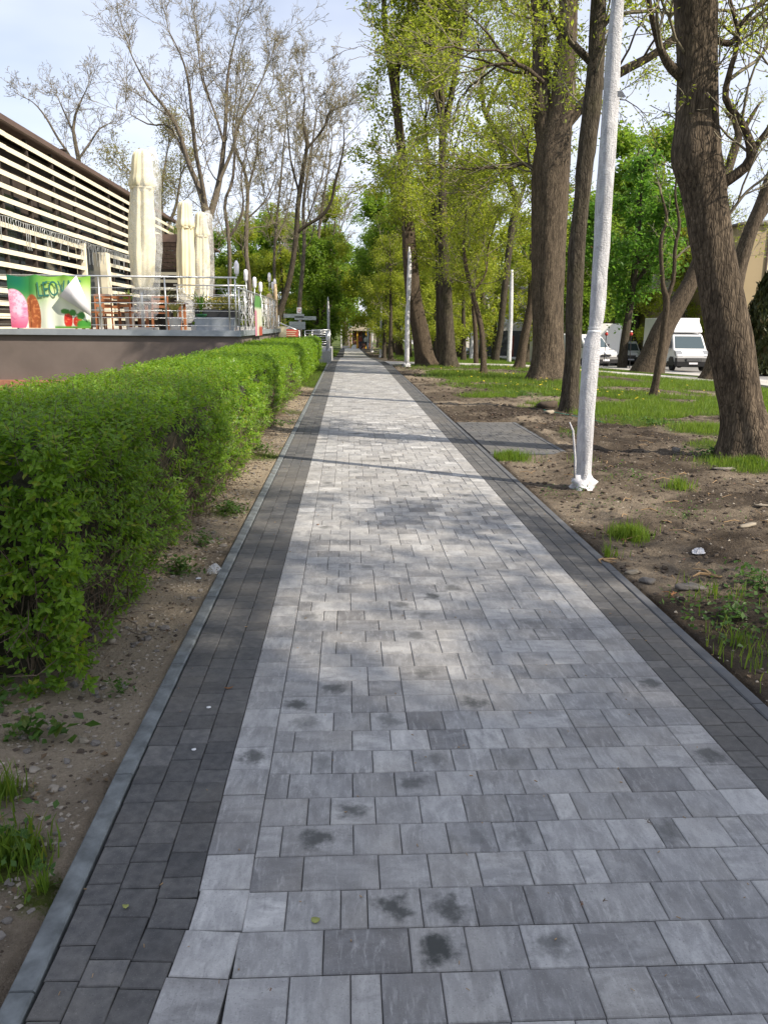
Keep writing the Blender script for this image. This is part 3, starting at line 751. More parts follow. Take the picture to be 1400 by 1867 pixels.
for y in cx_:
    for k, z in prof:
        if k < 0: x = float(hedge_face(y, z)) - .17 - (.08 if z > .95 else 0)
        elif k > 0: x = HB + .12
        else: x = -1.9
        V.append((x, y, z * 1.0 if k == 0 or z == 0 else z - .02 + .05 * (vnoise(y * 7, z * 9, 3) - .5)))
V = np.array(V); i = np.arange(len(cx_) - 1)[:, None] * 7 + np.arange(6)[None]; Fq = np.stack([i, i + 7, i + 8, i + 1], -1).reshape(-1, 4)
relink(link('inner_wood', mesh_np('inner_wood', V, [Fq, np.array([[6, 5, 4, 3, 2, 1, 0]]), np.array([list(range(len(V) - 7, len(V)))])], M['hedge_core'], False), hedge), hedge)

# ------------------------------------------------------------------ trees
def catmull(P, n):
    P = np.asarray(P, float); Q = np.vstack([2 * P[0] - P[1], P, 2 * P[-1] - P[-2]]); d = np.linalg.norm(np.diff(P[:, :3], axis=0), axis=1); cum = np.concatenate([[0], np.cumsum(d)])
    out = []
    for s in np.linspace(0, cum[-1], n):
        i = min(len(P) - 2, int(np.searchsorted(cum, s, 'right') - 1)); t = (s - cum[i]) / (d[i] + 1e-9); p0, p1, p2, p3 = Q[i:i + 4]
        out.append(.5 * ((2 * p1) + (-p0 + p2) * t + (2 * p0 - 5 * p1 + 4 * p2 - p3) * t * t + (-p0 + 3 * p1 - 3 * p2 + p3) * t ** 3))
    return np.array(out)
UP = np.array([0, 0, 1.0])
def grow(rs, G, tips, p, d, ln, r, lv, sp):
    n = sp['np'][min(lv, len(sp['np']) - 1)]; pts = [p]; d = d / np.linalg.norm(d); step = ln / (n - 1)
    wn = rs.normal(0, sp['wander'][min(lv, len(sp['wander']) - 1)], (n, 3)); upk = sp['up'][min(lv, len(sp['up']) - 1)]
    for i in range(n - 1):
        d = d + wn[i] + UP * upk; d = d / math.sqrt(d @ d); p = p + d * step; pts.append(p)
    pts = np.array(pts); rad = np.linspace(r, max(sp['rmin'], r * sp['taper']), n)
    G.append((lv, pts, rad))
    if lv >= sp['levels']: tips.append(pts); return
    if lv >= sp['levels'] - 1: tips.append(pts[n // 2:])
    spawn(rs, G, tips, pts, rad, ln, lv, sp, sp['t0'])
def spawn(rs, G, tips, pts, rad, ln, lv, sp, t0, cnt=None, t1=1.0):
    n = len(pts); k = cnt or max(2, int(round(sp['kids'][min(lv, len(sp['kids']) - 1)] * rs.uniform(.75, 1.25))))
    az = rs.uniform(0, 6.28)
    for j in range(k):
        t = t0 + (t1 - t0) * (j + rs.uniform(.1, .9)) / k; f = t * (n - 1); i = min(n - 2, int(f)); fr = f - i
        p = pts[i] * (1 - fr) + pts[i + 1] * fr; T = pts[i + 1] - pts[i]; T = T / (np.linalg.norm(T) + 1e-9)
        az += 2.4 + rs.normal(0, .5); a = R(rs.uniform(*sp['ang'])) * (1 - .35 * (t > .85))
        u = np.cross(T, UP if abs(T[2]) < .9 else np.array([1.0, 0, 0])); u /= np.linalg.norm(u) + 1e-9; v = np.cross(T, u)
        dd = T * math.cos(a) + (u * math.cos(az) + v * math.sin(az)) * math.sin(a)
        l2 = ln * sp['ratio'][min(lv, len(sp['ratio']) - 1)] * rs.uniform(.65, 1.2) * (1 - .45 * abs(t - .45))
        r2 = min((rad[i] * (1 - fr) + rad[i + 1] * fr) * .8, max(sp['rmin'], l2 * sp['thick']))
        grow(rs, G, tips, p, dd, l2, r2, lv + 1, sp)
SP_BARE = dict(np=(14, 8, 6, 5, 3), wander=(.08, .16, .2, .22, .2), up=(.05, .10, .07, .06, .05), taper=.25, rmin=.007, levels=4, t0=.2, kids=(9, 7, 5, 4), ratio=(.4, .5, .5, .5), ang=(28, 58), thick=.012)
SP_LEAF = dict(np=(12, 7, 5, 4, 3), wander=(.08, .15, .2, .2, .2), up=(.04, .05, .03, 0, 0), taper=.25, rmin=.008, levels=3, t0=.15, kids=(10, 6, 4), ratio=(.45, .5, .5), ang=(35, 75), thick=.012)
TRI = [0]
def trunk_np(pts, rad, seed, n=56):
    rs = np.random.default_rng(seed); L_ = np.linalg.norm(np.diff(pts, axis=0), axis=1).sum(); m = int(min(150, max(30, L_ / .09))); C = catmull(np.column_stack([pts, rad]), m); P, r = C[:, :3], C[:, 3]
    T = np.gradient(P, axis=0); T /= np.linalg.norm(T, axis=1, keepdims=True); U = np.cross(T, [[.2, 1, 0]]); U /= np.linalg.norm(U, axis=1, keepdims=True); W = np.cross(T, U)
    a = np.arange(n) * 2 * np.pi / n; s = np.concatenate([[0], np.cumsum(np.linalg.norm(np.diff(P, axis=0), axis=1))]); A, Sg = np.meshgrid(a, s); ph = rs.uniform(0, 6.28, 8); r0 = float(np.median(r[:m // 3]))
    k = 1 + .045 * np.sin(2 * A + ph[0] + .35 * Sg) + .035 * np.sin(3 * A + ph[1] - .5 * Sg) + .02 * np.sin(5 * A + ph[2] + .8 * Sg)
    k += np.exp(-np.maximum(0, Sg - .12) / (.55 * r0 + .08)) * (.10 + .30 * np.maximum(0, np.sin(2.5 * A + ph[3]) * np.sin(4 * A + ph[4]) + .15))
    cx = np.cos(A) * r0 * 16; cy = np.sin(A) * r0 * 16
    k += (fbm(cx + Sg * 1.1 + 40, cy + Sg * 1.6 + 40, seed, 3) - .5) * .07
    for _ in range(4):
        ka, ks, kr = rs.uniform(0, 6.28), rs.uniform(.2, .9) * L_, rs.uniform(.06, .13); dd = ((np.angle(np.exp(1j * (A - ka))) * r0) ** 2 + (Sg - ks) ** 2) / kr ** 2; k += .14 * np.exp(-dd) - .12 * np.exp(-dd * 7)
    Rr = r[:, None] * k; V = P[:, None] + Rr[..., None] * (np.cos(A)[..., None] * U[:, None] + np.sin(A)[..., None] * W[:, None])
    i = np.arange(m - 1)[:, None] * n + np.arange(n)[None]; j = np.arange(m - 1)[:, None] * n + (np.arange(n)[None] + 1) % n
    return V.reshape(-1, 3), np.stack([i, j, j + n, i + n], -1).reshape(-1, 4)
def finish_tree(root, G, tips, bark, twig, leaf, seed, limb_sides=12, fine=False):
    rs = np.random.default_rng(seed + 99); o3 = np.array(root.location)
    big = [(p - o3, r) for lv, p, r in G if r[0] > .035]; small = [(p - o3, r) for lv, p, r in G if r[0] <= .035]
    t0v = None
    if fine: t0v = trunk_np(big[0][0], big[0][1], seed); big = big[1:]
    V, Fq = tubes_np(big, lambda r: 20 if r > .25 else 12 if r > .12 else 8 if r > .06 else 5)
    if t0v: Fq = np.concatenate([Fq, t0v[1] + len(V)]); V = np.concatenate([V, t0v[0]])
    link('trunk', mesh_np('trunk', V, Fq, bark), root); TRI[0] += len(Fq) * 2
    if small:
        V, Fq = tubes_np(small, lambda r: 4 if r > .02 else 3)
        link('twigs', mesh_np('twigs', V, Fq, twig), root); TRI[0] += len(Fq) * 2
    if leaf and tips:
        n = leaf['n']; lens = np.array([np.linalg.norm(t[-1] - t[0]) + .05 for t in tips]); pr = lens / lens.sum(); ch = rs.choice(len(tips), n, p=pr)
        u = rs.random(n); P = np.empty((n, 3))
        npt = np.array([len(t) for t in tips]); TT = np.zeros((len(tips), npt.max(), 3))
        for i, t in enumerate(tips): TT[i, :len(t)] = t
        f = u * (npt[ch] - 1); i0 = np.minimum(f.astype(int), npt[ch] - 2); fr = (f - i0)[:, None]
        P = TT[ch, i0] * (1 - fr) + TT[ch, i0 + 1] * fr + rs.normal(0, leaf['spread'], (n, 3))
        if 'keep' in leaf:
            k = fbm(P[:, 0] * leaf['keep'][0] + P[:, 1] * .3 * leaf['keep'][0], P[:, 2] * leaf['keep'][0], seed, 3) > leaf['keep'][1]; P = P[k]; n = len(P)
        if 'zmax' in leaf: P = P[P[:, 2] < leaf['zmax']]; n = len(P)
        N = rs.normal(0, .7, (n, 3)) + np.array([0, 0, .8]); D = rs.normal(0, 1, (n, 3)) + np.array([0, 0, -.5])
        o = link('foliage', leaves_mesh('foliage', P - o3, N, leaf['size'] * rs.uniform(.5, 1.3, n), leaf['mat'], leaf.get('asp', .5), .3, rs, False, D), root); o['kind'] = 'stuff'; TRI[0] += n * 2
def flare(pts, rad, amt, hgt):
    z0 = pts[0, 2]; k = np.exp(-(pts[:, 2] - z0) / hgt); return rad * (1 + amt * k)
def pix_tree(name, label, cat, lines, Y=None, base=None, seed=1, sp=SP_BARE, leaf=None, bark=None, twig=None, dens=1.0, t0=.3, ylean=0.0, group=None, kids_len=None, fl=.35, grow_trunk=True):
    rs = np.random.default_rng(seed)
    if Y is None: h = hit(lines[0][0][0], lines[0][0][1]); Y = h[1]
    b = at(lines[0][0][0], lines[0][0][1], Y); zb = float(terrain(b[0], Y))
    root = empty(name, (b[0], Y, zb), label, cat, group)
    G, tips = [], []; H = None
    for li, ln in enumerate(lines):
        P = []; drift = rs.uniform(-.12, .12) if li else 0.0; p0 = None
        for (px, py, wd) in ln:
            q = at(px, py, Y)
            if p0 is None: p0 = q
            dz = q[2] - zb
            yy = Y + ylean * dz + drift * np.linalg.norm(q - p0) * 2.5
            q = at(px, py, yy); P.append([q[0], q[1], q[2], wd / 2 / (FPX / float((q - np.array([0, 0, EYE])) @ CF)) * (.66 if name == 'bare_tree' else 1) * (1 if wd > 7 or Y < 25 else .55 + .45 * wd / 8)])
        if li == 0: P = [[P[0][0], P[0][1], zb - .15, P[0][3]]] + ([P[0]] if P[0][2] > zb + .1 else []) + P[1:]
        C = catmull(P, max(8, min(30, int(len(P) * 2.5)))); pts, rad = C[:, :3], np.maximum(C[:, 3], .008)
        L_ = np.linalg.norm(np.diff(pts, axis=0), axis=1).sum()
        if li == 0: rad = flare(pts, rad, fl, .5 * P[0][3] * 2.5 + .05); H = L_
        # knots and swelling
        rad = rad * (1 + .05 * np.interp(np.arange(len(rad)), np.arange(0, len(rad) + 3, 3), rs.normal(0, 1, len(np.arange(0, len(rad) + 3, 3)))))
        G.append((0, pts, rad))
        Te = pts[-1] - pts[-2]; Te /= np.linalg.norm(Te)
        for _ in range(3): grow(rs, G, tips, pts[-1], Te + rs.normal(0, .38, 3), (kids_len or 4) * .42 * rs.uniform(.6, 1.1), rad[-1] * .8, 1, sp)
        if li or grow_trunk:
            spawn(rs, G, tips, pts, rad, (kids_len or L_ * .8) , 0, sp, t0 if li == 0 else .12, cnt=max(2, int(dens * sp['kids'][0] * (1 if li == 0 else .7))))
    finish_tree(root, G, tips, bark or M['bark_far'], twig or M['twig'], leaf, seed, fine=Y < 35); return root
def free_tree(name, label, cat, x, y, h, seed, sp=SP_LEAF, leaf=None, bark=None, r=.16, lean=(0, 0), group=None, t0=.2, kl=.8):
    rs = np.random.default_rng(seed); zb = float(terrain(x, y)); root = empty(name, (x, y, zb), label, cat, group); G, tips = [], []
    t = np.linspace(0, 1, 14)[:, None]; w_ = np.cumsum(rs.normal(0, .012 * h, (14, 3)), 0) * np.array([1, 1, 0]) * .5
    pts = np.array([[x, y, zb - .15]]) + t * np.array([[lean[0] * h, lean[1] * h, h]]) + w_ * t
    rad = flare(pts, np.linspace(r, r * .18, 14), .4, .5); G.append((0, pts, rad)); spawn(rs, G, tips, pts, rad, h * kl, 0, sp, t0)
    finish_tree(root, G, tips, bark or M['bark_far'], M['twig'], leaf, seed); return root

SPRING = dict(n=17000, spread=.16, size=.16, mat=M['leaf_spring'], keep=(.55, .40))
SPRING2 = dict(n=24000, spread=.17, size=.15, mat=M['leaf_spring'], keep=(.5, .36))
BUD = dict(n=3500, spread=.08, size=.07, mat=M['leaf_bud'])
# --- right of the path
SPN = dict(SP_BARE, levels=3, rmin=.006, kids=(7, 5, 5), ratio=(.36, .5, .5), thick=.014)
pix_tree('big_leaning_tree', 'stout rough-barked trunk leaning left at the right edge, nearest tree in the picture', 'tree',
    [[(1364, 838, 104), (1358, 790, 88), (1346, 720, 79), (1334, 647, 74), (1316, 548, 72), (1297, 449, 71), (1282, 350, 75), (1276, 320, 80), (1267, 285, 84), (1268, 240, 76), (1270, 150, 73), (1268, 60, 76), (1266, 0, 76), (1262, -120, 70), (1275, -300, 60), (1290, -500, 46)],
     [(1296, 348, 24), (1330, 326, 21), (1362, 300, 19), (1369, 272, 17), (1352, 225, 13), (1322, 180, 12), (1330, 130, 10), (1345, 70, 8), (1330, 0, 6)], [(1368, 276, 13), (1400, 235, 11), (1430, 180, 8), (1450, 100, 6)],
     [(1246, 142, 22), (1222, 122, 17), (1206, 95, 13), (1192, 50, 11), (1182, 0, 10), (1170, -80, 8)], [(1276, 60, 14), (1330, 80, 11), (1352, 40, 9), (1390, 5, 7), (1430, -30, 5)], [(1296, 420, 9), (1325, 395, 7), (1360, 350, 5), (1400, 320, 4)]],
    seed=3, sp=dict(SPN, ratio=(.30, .5, .5)), bark=M['bark_oak'], dens=1.0, t0=.5, kids_len=5.5, leaf=dict(n=6500, spread=.06, size=.055, mat=M['leaf_spring']), fl=.12)
pix_tree('slim_dark_tree', 'slim straight dark trunk standing just left of the wrapped lamp post', 'tree',
    [[(1038, 748, 38), (1040, 700, 31), (1045, 640, 28), (1047, 560, 28), (1052, 450, 28), (1062, 350, 30), (1068, 280, 30), (1078, 200, 32), (1085, 120, 30), (1088, 50, 28), (1090, 0, 26), (1094, -150, 20), (1098, -300, 12)],
     [(1082, 118, 16), (1052, 88, 14), (1020, 50, 12), (1003, 20, 10), (985, -20, 8)], [(1088, 60, 12), (1120, 20, 9), (1150, -30, 7)]],
    seed=4, sp=dict(SPN, up=(.02, .03, .02)), bark=M['bark_dark'], t0=.5, kids_len=6, leaf=dict(n=15000, spread=.10, size=.085, mat=M['leaf_spring']), fl=.1)
pix_tree('great_oak', 'broadest trunk of the park, grey furrowed bark, half in sun on the lawn', 'tree',
    [[(998, 692, 66), (998, 640, 60), (997, 560, 59), (1000, 450, 60), (1003, 380, 62), (1005, 320, 62), (1010, 270, 60), (1018, 230, 48), (1026, 180, 43), (1030, 100, 38), (1035, 0, 34), (1040, -150, 28), (1045, -300, 18)],
     [(1000, 300, 34), (990, 220, 31), (985, 150, 29), (984, 60, 28), (980, 0, 26), (975, -120, 20), (965, -250, 12)],
     [(1015, 245, 24), (1050, 205, 20), (1085, 165, 18), (1130, 132, 18), (1190, 100, 14), (1240, 60, 12), (1290, 20, 8)], [(990, 150, 9), (950, 120, 8), (900, 118, 6), (860, 130, 4)], [(1000, 330, 12), (960, 300, 8), (930, 300, 5)]],
    seed=5, sp=dict(SP_BARE, levels=3, kids=(9, 6, 5), rmin=.01, up=(.0, .0, -.02), thick=.013), bark=M['bark_oak'], t0=.42, kids_len=9, leaf=dict(n=26000, spread=.13, size=.11, mat=M['leaf_spring'], keep=(.5, .38)), fl=.18)
pix_tree('sapling', 'thin forked sapling growing alone in the sunny grass', 'tree', [[(1190, 722, 13), (1198, 680, 12), (1204, 640, 12), (1213, 570, 12), (1214, 545, 12), (1208, 520, 8), (1204, 440, 7), (1215, 400, 5), (1205, 355, 4)], [(1214, 548, 9), (1227, 510, 7), (1230, 450, 7), (1238, 410, 6), (1230, 350, 4), (1240, 290, 3)], [(1232, 470, 4), (1255, 450, 4), (1285, 440, 3)]],
    seed=6, sp=dict(SPN, levels=2, kids=(6, 4, 3)), bark=M['bark_ash'], t0=.5, kids_len=1.6, leaf=dict(n=350, spread=.05, size=.08, mat=M['leaf_mid']), fl=.1)
pix_tree('leaning_tree', 'fissured trunk leaning hard to the right beside the box truck', 'tree', [[(1178, 682, 56), (1190, 650, 44), (1208, 600, 38), (1232, 560, 34), (1258, 515, 30), (1278, 465, 26), (1300, 400, 22), (1320, 330, 18), (1345, 250, 14)], [(1262, 505, 16), (1290, 490, 12), (1320, 430, 9)]],
    seed=7, sp=dict(SPN, rmin=.01), bark=M['bark_oak'], t0=.65, kids_len=5, leaf=dict(n=2500, spread=.1, size=.1, mat=M['leaf_spring']), fl=.2)
pix_tree('leaning_tree', 'forked trunk rising right from behind the big near trunk, ochre house behind it', 'tree', [[(1298, 694, 40), (1312, 630, 34), (1332, 560, 30), (1346, 490, 28), (1366, 425, 27), (1394, 355, 25), (1425, 270, 20), (1450, 180, 14)], [(1348, 500, 14), (1352, 470, 12), (1385, 400, 11), (1425, 350, 8)]],
    seed=8, sp=dict(SPN, rmin=.01), bark=M['bark_oak'], t0=.7, kids_len=5, leaf=dict(n=1500, spread=.1, size=.1, mat=M['leaf_spring']), fl=.2)
pix_tree('chestnut_tree', 'broad-leaved bright green chestnut in front of the white van', 'tree', [[(1133, 674, 17), (1138, 620, 15), (1148, 560, 13), (1158, 480, 12), (1163, 400, 10), (1168, 320, 7)], [(1150, 540, 8), (1110, 480, 6), (1085, 420, 4)], [(1156, 520, 8), (1195, 460, 6), (1215, 400, 4)]],
    seed=9, sp=dict(SP_LEAF, kids=(11, 5, 4), up=(.02, .03, .0), ratio=(.42, .5, .5), t0=.25), bark=M['bark_dark'], t0=.22, kids_len=4.6, leaf=dict(n=13000, spread=.28, size=.27, mat=M['leaf_chestnut'], asp=.62, keep=(.8, .33)), fl=.2)
pix_tree('tall_forked_tree', 'tall tree leaning left behind the second lamp post, its top forked in two', 'tree', [[(778, 666, 36), (766, 600, 31), (755, 550, 29), (748, 480, 26), (742, 400, 21), (738, 350, 18), (732, 280, 17), (723, 190, 15), (714, 130, 13), (703, 60, 11), (700, 0, 9), (697, -90, 7)], [(722, 185, 13), (724, 120, 12), (733, 70, 11), (745, 15, 10), (752, -20, 9), (770, -100, 7)]],
    seed=10, sp=dict(SP_BARE, rmin=.012, kids=(8, 5, 4, 3)), bark=M['bark_ash'], t0=.2, kids_len=7, leaf=dict(n=18000, spread=.18, size=.15, mat=M['leaf_spring'], zmax=17), fl=.2)
pix_tree('tall_twin_tree', 'tall dark tree right of the leaning one, twin stems, yellow-green leaves', 'tree', [[(818, 669, 28), (814, 600, 24), (812, 520, 20), (808, 430, 17), (806, 330, 15), (806, 260, 14), (806, 200, 12), (802, 130, 10), (812, 60, 8), (818, -20, 6)], [(808, 245, 12), (820, 190, 11), (830, 130, 10), (842, 60, 8), (855, -20, 6)], [(806, 250, 8), (796, 180, 7), (780, 120, 6), (770, 40, 4)]],
    seed=11, sp=dict(SP_BARE, levels=3, rmin=.012, kids=(12, 6, 5)), bark=M['bark_dark'], t0=.18, kids_len=8, leaf=dict(SPRING2, n=34000), fl=.15)
pix_tree('park_tree', 'dark upright trunk touching the left side of the twin-stemmed tree', 'tree', [[(804, 664, 17), (802, 560, 15), (801, 480, 13), (792, 380, 10), (780, 300, 8), (775, 220, 5)]], seed=12, sp=dict(SP_LEAF, rmin=.012), bark=M['bark_dark'], t0=.3, kids_len=7, leaf=dict(SPRING, n=20000), fl=.15)
pix_tree('young_tree', 'thin young tree with a curved stem in front of the grey-blue car', 'tree', [[(882, 681, 13), (880, 640, 11), (877, 600, 10), (868, 560, 9), (860, 530, 8), (850, 490, 7), (845, 440, 5), (850, 380, 3)], [(862, 532, 6), (885, 500, 5), (890, 450, 4), (905, 400, 3)]], seed=13, sp=dict(SP_LEAF, rmin=.008, levels=3, kids=(9, 5, 4)), bark=M['bark_ash'], t0=.4, kids_len=3.4, leaf=dict(n=6000, spread=.12, size=.10, mat=M['leaf_spring']), fl=.1)
pix_tree('leaning_park_tree', 'medium trunk leaning right, right beside the pale wrapped post on the lawn', 'tree', [[(946, 671, 19), (955, 620, 17), (967, 560, 15), (978, 490, 14), (985, 430, 12), (990, 360, 10), (985, 280, 7), (970, 200, 5)]], seed=14, sp=dict(SP_LEAF, rmin=.012), bark=M['bark_ash'], t0=.4, kids_len=6, leaf=dict(SPRING, n=12000), fl=.15)
pix_tree('crooked_tree', 'crooked tree bending left high up, between the pale wrapped posts', 'tree', [[(903, 653, 14), (912, 600, 12), (916, 560, 12), (925, 480, 12), (935, 400, 13), (944, 372, 14), (927, 330, 13), (912, 260, 11), (895, 225, 10), (882, 200, 9), (878, 150, 6), (872, 90, 4)], [(887, 205, 8), (905, 160, 7), (925, 125, 6), (950, 80, 4)], [(943, 375, 8), (958, 330, 6), (962, 250, 4)]],
    Y=50, seed=15, sp=dict(SP_BARE, levels=3, rmin=.014, kids=(11, 6, 5)), bark=M['bark_dark'], t0=.4, kids_len=8, leaf=dict(SPRING, n=16000, size=.16), fl=.15)
pix_tree('young_tree', 'very thin straight stem right of the twin-stemmed tree', 'tree', [[(868, 663, 9), (866, 600, 8), (862, 540, 7), (868, 480, 6), (860, 400, 4)]], seed=16, sp=dict(SP_LEAF, rmin=.01), bark=M['bark_ash'], t0=.35, kids_len=5, leaf=dict(SPRING, n=9000), fl=.1)
pix_tree('park_tree', 'straight trunk deep in the trees, left of the second lamp post', 'tree', [[(729, 648, 14), (726, 600, 10), (723, 540, 9), (721, 450, 7), (718, 360, 5)]], seed=17, sp=dict(SP_LEAF, rmin=.014), bark=M['bark_ash'], t0=.3, kids_len=8, leaf=dict(n=16000, spread=.2, size=.2, mat=M['leaf_mid']), fl=.15)

# --- leafy trees standing farther back, several kinds sharing their meshes
prot = []
for i, (h, lf, sd_) in enumerate(((9.5, dict(n=16000, spread=.22, size=.20, mat=M['leaf_spring'], keep=(.6, .37)), 31), (11.5, dict(n=22000, spread=.26, size=.27, mat=M['leaf_mid'], keep=(.5, .36)), 32), (8.0, dict(n=16000, spread=.24, size=.26, mat=M['leaf_mid'], keep=(.6, .36)), 33), (10.5, dict(n=14000, spread=.2, size=.17, mat=M['leaf_spring'], keep=(.7, .42)), 34))):
    prot.append((h, lf, sd_))
WOOD = [  # px at base, Y, height, kind, label
    (700, 62, 11, 1, 'round green tree right behind the third lamp post'), (745, 58, 10, 0, 'yellow-green tree behind the second lamp post'), (790, 60, 12, 3, 'airy yellow tree behind the leaning trunk'), (835, 66, 12, 0, 'dense yellow-green tree behind the twin-stemmed tree'),
    (900, 72, 11, 3, 'airy tree before the grey house with the dark ground floor'), (985, 70, 13, 0, 'tall yellow-green tree showing left of the great oak'), (1075, 62, 12, 1, 'tall green tree behind the near wrapped post'), (712, 96, 13, 1, 'dark green tree over the roof of the park kiosk'),
    (585, 88, 11, 2, 'bright green tree left of the kiosk'), (590, 74, 12, 0, 'light green tree behind the ramp railing'), (560, 78, 11, 1, 'green tree behind the direction signs'), (520, 70, 10, 0, 'yellowish tree behind the leaning bare trunk'), (480, 80, 11, 2, 'rounded green tree behind the globe lamps'),
    (440, 74, 10, 0, 'light green tree behind the corner of the terrace'), (400, 84, 11, 1, 'green tree just right of the rear parasols'), (350, 80, 9, 3, 'pale green tree hidden behind the parasols'), (690, 120, 16, 1, 'far green tree closing the end of the path'), (630, 150, 17, 2, 'farthest green tree above the end of the path'),
    (770, 100, 15, 1, 'tall deep green tree far behind the lamp posts'), (600, 115, 15, 1, 'far dark tree left of the path end'), (550, 110, 14, 2, 'far green tree seen between bare trunks'), (860, 95, 13, 2, 'far green tree above the grey-blue car'), (1215, 75, 12, 0, 'yellow-green tree behind the box truck, left of the ochre house'), (1110, 84, 14, 2, 'green tree over the white cargo body'), (1155, 68, 18, 1, 'tall deep green tree rising over the vans'), (1330, 90, 13, 3, 'tree behind the ochre house chimney'), (940, 110, 16, 1, 'tall green tree behind the roof of the grey house'), (1010, 100, 15, 2, 'green tree behind the great oak trunk'), (720, 80, 15, 3, 'high airy tree between the second and third lamp posts'), (820, 84, 17, 1, 'high green tree behind the twin-stemmed tree'), (880, 60, 13, 0, 'yellow-green tree behind the wrapped posts on the lawn'), (705, 75, 9, 0, 'low yellow-green tree by the path end'), (540, 90, 12, 0, 'yellow-green tree far behind the leaning bare trunk'), (460, 95, 13, 1, 'dense green tree behind the knotty bare tree'), (320, 100, 13, 1, 'dark green tree behind the roof end'), (230, 90, 11, 3, 'pale airy tree beyond the slatted building'), (712, 47, 7.0, 3, 'low airy young tree just behind the second lamp post'), (845, 43, 6.5, 0, 'low bushy yellow-green tree between the twin-stemmed tree and the curved young one'), (795, 49, 8.5, 0, 'bushy yellow-green tree filling the gap behind the leaning trunk'), (960, 52, 9.5, 3, 'leafy young tree left of the great oak'), (1200, 72, 11, 2, 'bright green tree partly hiding the balcony house'), (1095, 78, 12, 2, 'bright green tree rising over the vans behind the near post'), (578, 62, 8, 2, 'bright green low tree behind the ramp'), (700, 55, 6.5, 0, 'low yellow tree by the third lamp post'), (1240, 62, 10, 0, 'yellow-green tree rising over the box truck')]
protos = {}
for k, (px, Y_, h, kind, lab) in enumerate(WOOD):
    q = at(px, 640, Y_); x = q[0]
    if kind not in protos:
        hh, lf, sd_ = prot[kind]
        protos[kind] = (free_tree('leafy_tree', lab, 'tree', x, Y_, hh, sd_, leaf=lf, r=.2, t0=.14, kl=.62, sp=dict(SP_LEAF, rmin=.012), bark=M['bark_dark'], group='leafy trees closing the view'), hh); o = protos[kind][0]; sc = h / hh
    else:
        o = copy_tree(protos[kind][0]); sc = h / protos[kind][1]
    o['label'] = lab; o.location = (x, Y_, float(terrain(x, Y_))); o.scale = (sc * 1.05, sc * 1.05, sc); o.rotation_euler = (0, 0, k * 1.7)

# --- bare trees on the left
SPB = dict(SP_BARE, rmin=.0095, kids=(9, 7, 5, 4), ratio=(.42, .5, .5, .5))
pix_tree('bare_tree', 'largest bare tree, wide vase crown rising right of the parasols', 'tree', [[(386, 640, 30), (384, 540, 27), (381, 460, 25), (379, 410, 26), (372, 370, 20), (358, 330, 15), (345, 300, 14), (330, 250, 12), (318, 222, 11), (300, 195, 8), (275, 165, 7), (255, 130, 5), (240, 100, 4)],
    [(379, 405, 19), (392, 365, 17), (402, 320, 15), (408, 270, 13), (412, 220, 11), (414, 160, 9), (420, 110, 7), (432, 60, 4)], [(376, 380, 14), (368, 330, 12), (356, 270, 11), (350, 200, 9), (342, 140, 7), (330, 100, 5), (310, 60, 3)], [(400, 330, 11), (425, 270, 9), (438, 220, 8), (460, 180, 6), (485, 130, 4), (500, 90, 3)], [(345, 300, 9), (310, 232, 6), (275, 228, 5), (240, 210, 3)], [(408, 260, 8), (390, 200, 7), (370, 150, 6), (360, 80, 4)]],
    Y=46, seed=21, sp=dict(SPB, kids=(8, 6, 5, 4)), leaf=BUD, t0=.3, kids_len=7.5, dens=1.0)
pix_tree('bare_tree', 'slender bare tree with two stems just behind the corner globe lamp', 'tree', [[(420, 640, 12), (419, 520, 11), (419, 470, 11), (416, 420, 10), (410, 370, 9), (424, 330, 8), (428, 280, 7), (430, 230, 5), (440, 170, 4)], [(420, 430, 8), (436, 405, 7), (444, 370, 6), (440, 320, 5), (452, 270, 4), (470, 220, 3)]], Y=43, seed=22, sp=dict(SPB, kids=(7, 6, 4, 4)), leaf=dict(BUD, n=2500), t0=.4, kids_len=4.5)
pix_tree('bare_tree', 'bare tree with a knotty trunk behind the globe lamps', 'tree', [[(458, 640, 16), (455, 520, 14), (449, 460, 13), (450, 400, 12), (452, 350, 11), (446, 310, 8), (432, 280, 7), (425, 240, 5), (430, 180, 4)], [(452, 345, 9), (462, 310, 7), (470, 270, 6), (472, 220, 4), (490, 170, 3)], [(450, 400, 6), (480, 370, 5), (500, 330, 4), (505, 280, 3)]], Y=48, seed=23, sp=dict(SPB, kids=(7, 6, 4, 4)), leaf=dict(BUD, n=3500), t0=.35, kids_len=7.5)
pix_tree('bare_tree', 'leaning bare tree with a crooked right limb above the direction signs', 'tree', [[(500, 640, 22), (507, 580, 20), (520, 540, 17), (532, 490, 15), (540, 430, 14), (543, 380, 13), (548, 340, 13), (556, 290, 11), (560, 260, 9), (552, 220, 7), (556, 180, 5), (550, 140, 3)],
    [(541, 425, 10), (560, 410, 9), (585, 395, 9), (603, 370, 8), (612, 330, 8), (620, 300, 7), (627, 265, 5), (626, 230, 4)], [(556, 275, 8), (578, 250, 7), (592, 230, 7), (600, 205, 6), (620, 195, 4)], [(545, 350, 7), (530, 290, 6), (525, 230, 5), (520, 170, 3)]], Y=50, seed=24, sp=dict(SPB, kids=(7, 6, 4, 4), wander=(.1, .2, .22, .24, .2)), leaf=dict(BUD, n=3000), bark=M['bark_dark'], t0=.4, kids_len=5.5)
